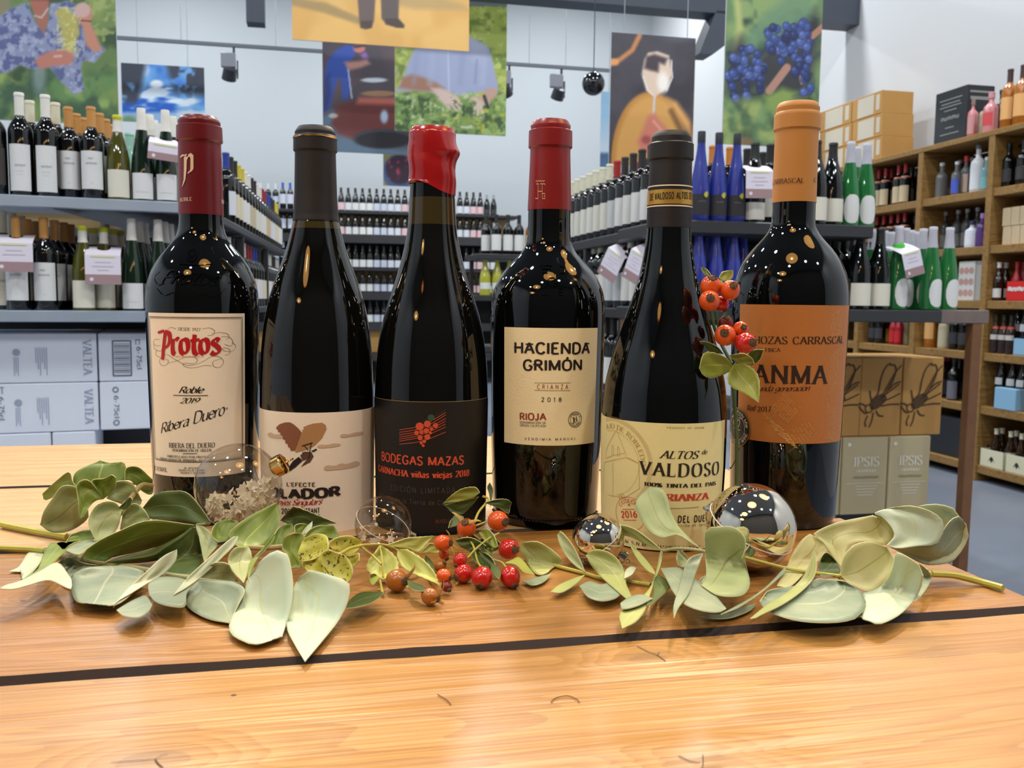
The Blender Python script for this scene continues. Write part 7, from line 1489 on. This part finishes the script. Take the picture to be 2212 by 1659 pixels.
# ================================================================== rose hips
HIPM = {'r': mat('hip_red', (186, 26, 18), .22, var=.12, vscale=60, coat=.4), 'o': mat('hip_orange', (214, 84, 22), .25, var=.12, vscale=60, coat=.4), 'b': mat('hip_brown', (160, 92, 24), .3, var=.2, vscale=80, coat=.3), 'd': mat('hip_dark', (110, 30, 16), .35, var=.2, vscale=60)}
CALY = mat('dry_calyx', (92, 66, 34), .8, var=.35, vscale=300); SEP = mat('dry_sepal', (176, 140, 64), .7, var=.2, vscale=120)
def hip(sprig, reg, x, y, rx, ry, d, m, cdir, sepals=0, seed=0, tuft=True, rest=False):
    """cdir: where the calyx shows, in zoom pixels relative to the centre; z part is towards the camera"""
    cv = REG[reg]; kz = 1 / ((cv(1, 0)[0] - cv(0, 0)[0]))
    if rest:                       # lying on the board: the depth follows from the table top
        for _ in range(8): d = float(atZ(*cv(x, y), T + (rx + ry) / 2 / kz * d / F_PX + .0004)[1])
    c = np.array(lift(*cv(x, y), d)); r = (rx + ry) / 2 / kz * d / F_PX
    if c[2] < T + r: 
        dd = d
        for _ in range(12): 
            if c[2] >= T + r: break
            dd -= .004; c = np.array(atY(*cv(x, y), dd))
    lc = c - np.array(sprig.location); ux = np.array([1.0, 0, 0]); uz = np.array([0, 0, 1.0]); uy = np.array([0, -1.0, 0])
    a = ux * cdir[0] + uz * (-cdir[1]) + uy * cdir[2]; a /= np.linalg.norm(a); A = Vector(a); q = A.to_track_quat('Z', 'Y').to_matrix()
    el = 1.0 + .0 * seed; rn = random.Random(seed)
    o = obj('rose_hip', MB().sphere((0, 0, 0), r, 22, 16, sc=(1, 1, 1.08), rot=q), HIPM[m], sprig, tuple(lc))
    mb = MB(); top = A * (r * 1.02)
    mb.lathe([(r * .42, -.0006), (r * .40, .0008), (r * .2, .0014), (.0002, .0012)], 14, caps=False)
    for i, v in enumerate(mb.v): mb.v[i] = tuple(q @ Vector(v) + A * (r * .97))
    if tuft:
        for k in range(34):
            t = rn.uniform(0, 6.28); rr = r * .42 * math.sqrt(rn.random()); b0 = q @ Vector((rr * math.cos(t), rr * math.sin(t), 0)) + A * (r * 1.0); b1 = b0 + A * (r * rn.uniform(.12, .28)) + q @ Vector((rn.uniform(-1, 1), rn.uniform(-1, 1), 0)) * (r * .12); mb.tube([tuple(b0), tuple(b1)], r * .035, 4)
    obj('calyx', mb, CALY, o)
    for k in range(sepals):
        t = rn.uniform(0, 6.28); u = q @ Vector((math.cos(t), math.sin(t), 0)); L = r * rn.uniform(1.1, 1.9); P = [A * r * .98 + u * r * .3, A * (r * 1.25) + u * r * .75, A * (r * 1.45) + u * (r * .75 + L * .5), A * (r * 1.3) + u * (r * .6 + L)]
        P = [Vector((p.x, p.y, max(p.z, T + .001 - c[2]))) for p in P]
        sb = MB(); w = u.cross(A).normalized(); Q = catmull([np.array(p) for p in P], 4); vs = []
        for i, p in enumerate(Q): ww = r * .22 * (1 - i / (len(Q) - 1)) ** .8 + .0002; vs += [tuple(p - np.array(w) * ww), tuple(p + np.array(A) * ww * .35), tuple(p + np.array(w) * ww)]
        sb.add(vs, [f for i in range(len(Q) - 1) for f in ((3 * i, 3 * i + 1, 3 * i + 4, 3 * i + 3), (3 * i + 1, 3 * i + 2, 3 * i + 5, 3 * i + 4))]); obj('sepal', sb, SEP, o)
    return o
h1 = empty('rose_hip_sprig', atZ(990, 1240, T), 0, 'spray of red and orange rose hips lying before the black-labelled bottle', 'rose hip sprig')
for i, (x, y, rx, ry, d, m, c, sp_) in enumerate([(1345, 508, 106, 108, .555, 'o', (-10, -70, 60), 2), (1690, 430, 112, 118, .56, 'o', (70, -10, 80), 0), (1805, 735, 110, 118, .535, 'r', (60, -20, 80), 0), (1088, 668, 84, 98, .53, 'o', (80, -10, 30), 3), (1100, 790, 70, 45, .535, 'o', (40, 60, 10), 0),
    (1275, 852, 92, 60, .52, 'r', (-40, 60, 60), 1), (1315, 1000, 88, 118, .505, 'r', (-70, 20, 60), 1), (1515, 1042, 118, 118, .487, 'r', (-20, 60, 80), 0), (1820, 1037, 112, 116, .49, 'r', (50, 70, 70), 0), (1100, 1025, 66, 92, .495, 'o', (70, 10, 30), 2), (592, 1075, 118, 132, .49, 'b', (60, -10, 50), 1),
    (950, 1250, 84, 108, .47, 'b', (80, 10, 40), 4), (1062, 920, 68, 62, .525, 'b', (40, -40, 20), 0), (1130, 1140, 62, 60, .492, 'd', (40, 30, 60), 0)]):
    hip(h1, 'C', x, y, rx, ry, d, m, c, sp_, seed=i + 2, rest=i in (6, 7, 8, 10, 11))
for (tp, dp, m, P, se) in [(5, (.525, .505, 0, 0), 'y', '405,690 345,775 285,855 260,950 345,1020 440,1062 565,1020 606,930 590,840 520,760', .04), (4, (.52, .545, 0, 0), 'y', '470,692 580,655 700,615 840,600 992,590 905,690 820,770 720,735 600,715', .04), (3, (.535, .545, 0, 0), 'y', '835,778 900,715 965,670 1142,752 1010,778', .03), (5, (.525, .495, 0, 0), 'y', '600,745 590,830 650,930 790,1010 930,1070 1055,1122 1005,1000 900,870 780,780 690,735', .04), (2, (.505, .495, 0, 0), 'u', '400,1045 350,1000 300,1005 300,1095 335,1122', .03),
    (4, (.49, .48, 0, 0), 'r', '445,1205 330,1200 180,1215 70,1300 42,1382 140,1370 290,1330 400,1260', 0), (4, (.575, .585, 0, 0), 'u', '1490,120 1440,60 1300,80 1180,150 1092,242 1260,215 1400,190', .04), (3, (.578, .585, 0, 0), 'r', '1480,165 1400,190 1250,222 1100,255 1210,352 1300,352 1400,262', .04), (4, (.575, .58, 0, 0), 'r', '1540,232 1640,200 1740,190 1800,200 1838,235 1815,300 1800,352 1700,292', .04), (3, (.54, .555, 0, 0), 'u', '1690,700 1640,580 1560,510 1478,560 1540,640 1640,722', .04), (3, (.53, .52, 0, 0), 'u', '1770,885 1850,848 1930,830 2085,1012 1970,985 1880,905', .04), (2, (.56, .57, 0, 0), 'r', '1150,505 1170,430 1215,368 1312,385 1260,470', .03), (3, (.53, .52, 0, 0), 'r', '1480,760 1560,780 1640,860 1700,1040 1640,1040 1560,930', .04), (3, (.545, .54, 0, 0), 'r', '1220,640 1320,610 1430,620 1560,700 1430,740 1300,720', .03), (3, (.555, .55, 0, 0), 'r', '1300,520 1380,560 1480,620 1560,760 1440,700 1340,620', .03), (3, (.562, .55, 0, 0), 'r', '1240,560 1330,640 1440,700 1580,820 1440,800 1320,720', .03), (3, (.56, .55, 0, 0), 'r', '1480,640 1560,600 1660,620 1740,700 1640,760 1540,720', .03), (3, (.56, .55, 0, 0), 'u', '1520,640 1500,720 1540,820 1600,860 1640,760 1590,680', .03), (3, (.556, .545, 0, 0), 'r', '1380,760 1420,840 1480,900 1600,960 1560,860 1480,790', .03), (3, (.556, .545, 0, 0), 'r', '900,800 960,860 1000,940 1010,1040 930,960 890,880', .03), (3, (.55, .54, 0, 0), 'r', '700,1060 780,1100 860,1130 940,1190 800,1190 720,1140', .02), (3, (.55, .545, 0, 0), 'r', '1620,880 1680,930 1720,990 1700,1060 1640,1000 1610,940', .03), (4, (.625, .615, 0, 0), 'r', '1600,10 1570,60 1590,130 1600,200 1605,285 1625,180 1632,80', .03)]:
    leaf(h1, 'C', tp, dp, m, P, ser=se)
for P, dd, r_ in [('185,690 300,685 400,682 500,700 620,760 740,850', (.51, .515, .52, .525, .525, .52), .0006), ('200,710 270,765 330,810 420,900', (.51, .51, .51, .505), .0007), ('405,690 430,850 440,1040', (.524, .514, .505), .0006), ('700,1145 790,1175 880,1200', (.485, .48, .475), .0008), ('405,1075 430,1190 440,1215', (.50, .49, .485), .0008), ('1640,850 1730,880 1780,940', (.53, .525, .52), .0006), ('1350,600 1420,700 1460,850 1500,930', (.55, .54, .53, .52), .0006), ('1450,480 1560,440', (.56, .562), .0007), ('1520,160 1580,200 1480,330 1430,450', (.58, .58, .57, .56), .0008), ('1360,830 1440,740 1560,640 1700,560', (.53, .535, .545, .552), .0006)]: stem(h1, 'C', P, dd, r_, STEM)
h2 = empty('rose_hip_sprig', atZ(1560, 1165, T + .0), 0, 'upright twig of orange rose hips propped between the last two wine bottles', 'rose hip sprig')
for i, (x, y, rx, ry, d, m, c) in enumerate([(208, 222, 88, 82, .608, 'o', (0, -60, 50)), (366, 252, 82, 78, .604, 'o', (10, -40, 80)), (198, 338, 86, 84, .600, 'o', (-10, -20, 80)), (300, 362, 60, 58, .612, 'r', (20, 50, 30)), (326, 620, 90, 84, .600, 'o', (-25, -20, 80)), (492, 682, 84, 88, .594, 'r', (35, -10, 80)), (452, 570, 66, 62, .604, 'o', (10, -20, 60)), (330, 522, 74, 46, .612, 'd', (0, -40, 40))]):
    hip(h2, 'P', x, y, rx, ry, d - .012, m, c, 0, seed=i + 40)
for (tp, dp, m, P) in [(3, (.615, .62, 0, 0), 'g', '222,142 175,80 150,70 124,64 145,108 180,138'), (3, (.616, .622, 0, 0), 'u', '275,150 300,108 340,94 392,88 388,140 350,180 300,172'), (4, (.592, .585, 0, 0), 'u', '405,882 330,800 230,762 150,768 115,890 150,945 220,966 330,932'), (4, (.59, .575, 0, 0), 'u', '400,850 345,950 370,1032 480,1092 600,1168 606,1050 590,940 520,868'), (3, (.60, .595, 0, 0), 'r', '315,775 270,718 200,680 118,665 140,712 205,752'), (3, (.596, .59, 0, 0), 'u', '360,782 470,768 540,800 565,852 470,858 400,830'), (3, (.60, .592, 0, 0), 'r', '490,860 480,800 560,740 640,735 610,815 550,860')]: leaf(h2, 'P', tp, dp, m, P, ser=.03)
for P, dd, r_ in [('215,300 215,430 240,560 300,700 380,850', (.612, .614, .612, .608, .60), .0012), ('330,420 310,520 330,620', (.614, .612, .607), .001), ('250,420 270,560', (.614, .614), .0009)]: stem(h2, 'P', P, dd, r_, mat('dark_green_stem', (70, 92, 40), .5))
obj('stem', MB().tube([tuple(atY(1582, 790, .60) - np.array(h2.location)), tuple(atY(1592, 950, .605) - np.array(h2.location)), tuple(atZ(1590, 1172, T + .0015) - np.array(h2.location))], .0012, 8), MATS['dark_green_stem'], h2)
# ================================================================== baubles
CLEAR = thin_glass('clear_plastic', (.84, .82, .79), .03, 1.0)
def star_mesh(r=1.0):
    mb = MB(); n = 12; P = [((r if k % 2 == 0 else r * .58) * math.cos(math.pi * k / 6), (r if k % 2 == 0 else r * .58) * math.sin(math.pi * k / 6)) for k in range(n)]
    vs = [(x, y, -.0003) for x, y in P] + [(x, y, .0003) for x, y in P] + [(0, 0, -.0003), (0, 0, .0003)]; fs = []
    for k in range(n): j = (k + 1) % n; fs += [(k, j, n + j, n + k), (j, k, 2 * n), (n + k, n + j, 2 * n + 1)]
    return mb.add(vs, fs)
CONF = mat('white_confetti', (236, 226, 200), .6); ST_ME = star_mesh(.0043).mesh('confetti_star', 0); ST_ME.materials.append(CONF); DI_ME = MB().lathe([(.0017, -.0003), (.0017, .0003)], 12).mesh('confetti_disc', 0); DI_ME.materials.append(CONF)
GOLDC = mat('gold_cap', (226, 182, 110), .12, metal=1.0); SILV = mat('silver_cap', (206, 200, 190), .1, metal=1.0)
def bauble(x, y, rpx, Y, label, m, capdir, capm, confetti=0, seam=None, rest=False, cupd=(.0, 0, -1.0)):
    c = atY(x, y, Y); r = rpx * Y / F_PX / math.sqrt(1 + ((x - CX) / F_PX) ** 2)
    if rest or c[2] < T + r: c[2] = T + r + .0003
    o = empty('christmas_bauble', c, 0, label, 'bauble'); obj('shell', MB().sphere((0, 0, 0), r, 64, 40), m, o, smooth=3.0)
    A = Vector(capdir).normalized(); q = A.to_track_quat('Z', 'Y').to_matrix(); mb = MB().lathe([(r * .15, -.02 * r), (r * .155, r * .06), (r * .24, r * .07), (r * .245, r * .26), (r * .2, r * .3), (.0005, r * .31)], 20, caps=False)
    n = len(mb.v)
    for i, v in enumerate(mb.v): 
        a_ = math.atan2(v[1], v[0]); f = 1 + .05 * math.cos(10 * a_); mb.v[i] = tuple(q @ Vector((v[0] * f, v[1] * f, v[2] + r * .965)))
    cp = obj('cap', mb, capm, o); rg = MB(); P = [tuple(q @ Vector((r * .13 * math.cos(t), 0, r * 1.36 + r * .13 * math.sin(t)))) for t in np.linspace(0, 2 * math.pi, 17)]; rg.tube(P, r * .022, 6); obj('hanging_loop', rg, capm, cp)
    if seam:
        S_ = Vector(seam).normalized(); q2 = S_.to_track_quat('Z', 'Y').to_matrix(); obj('seam', MB().tube([tuple(q2 @ Vector((r * 1.003 * math.cos(t), r * 1.003 * math.sin(t), 0))) for t in np.linspace(0, 2 * math.pi, 49)], r * .012, 6), mat('clear_seam', (226, 220, 206), .3), o)
    rn = random.Random(int(x)); D = Vector(cupd).normalized(); q3 = D.to_track_quat('Z', 'Y').to_matrix()
    for k in range(confetti):
        h = r * rn.uniform(.12, .80); lim = math.sqrt(max((r * .84) ** 2 - h * h, 1e-8)); t = rn.uniform(0, 6.28); rr = lim * math.sqrt(rn.random()) if k % 2 else lim * rn.uniform(.82, 1)
        p = q3 @ Vector((rr * math.cos(t), rr * math.sin(t), h)); cc = bpy.data.objects.new('confetti_star' if k % 5 < 3 else 'confetti_disc', ST_ME if k % 5 < 3 else DI_ME); s_ = min(1.0, r / .026); cc.scale = (s_, s_, s_)
        cc.location = p; cc.rotation_euler = (rn.uniform(.9, 1.9), rn.uniform(-.5, .5), rn.uniform(0, 6.28)); link(cc, o)
    return o
bauble(515, 1050, 98, .585, 'large clear bauble filled with white star confetti, gold cap', CLEAR, (.86, -.1, .45), GOLDC, 170, cupd=(.28, .0, -1))
bauble(828, 1140, 63, .575, 'small clear bauble with a few white stars and a seam', CLEAR, (.8, .3, -.5), SILV, 12, seam=(.5, -.25, 1), cupd=(-.6, -.5, -1), rest=True)
MIRR = mat('mirror_silver', (232, 222, 206), .035, metal=1.0, var=.04, vscale=120)
bauble(1622, 1142, 100, .545, 'large mirror-silver bauble reflecting the shop', MIRR, (-.5, .8, .1), SILV, seam=(.4, -.3, 1), rest=True)
bauble(1292, 1177, 58, .551, 'small mirror-silver bauble before the yellow-labelled bottle', MIRR, (.75, -.1, -.5), SILV, seam=(-.7, -.2, 1), rest=True)
# small bits on the boards
for i, (P, d) in enumerate((('1190,1517 1200,1508 1225,1503 1245,1510 1252,1517', 'curved dark thread on the front plank'), ('945,1500 965,1512 974,1522', 'short dark thread on the front plank near the middle'))):
    Q = [np.array(atZ(x, y, T + .0006)) for x, y in pts(P)]; b_ = Q[0].copy(); obj('thread', MB().tube([tuple(q - b_) for q in catmull(Q, 4)], .0002, 5), mat('dark_thread', (60, 34, 20), .7), None, tuple(b_), 0, d, 'thread')
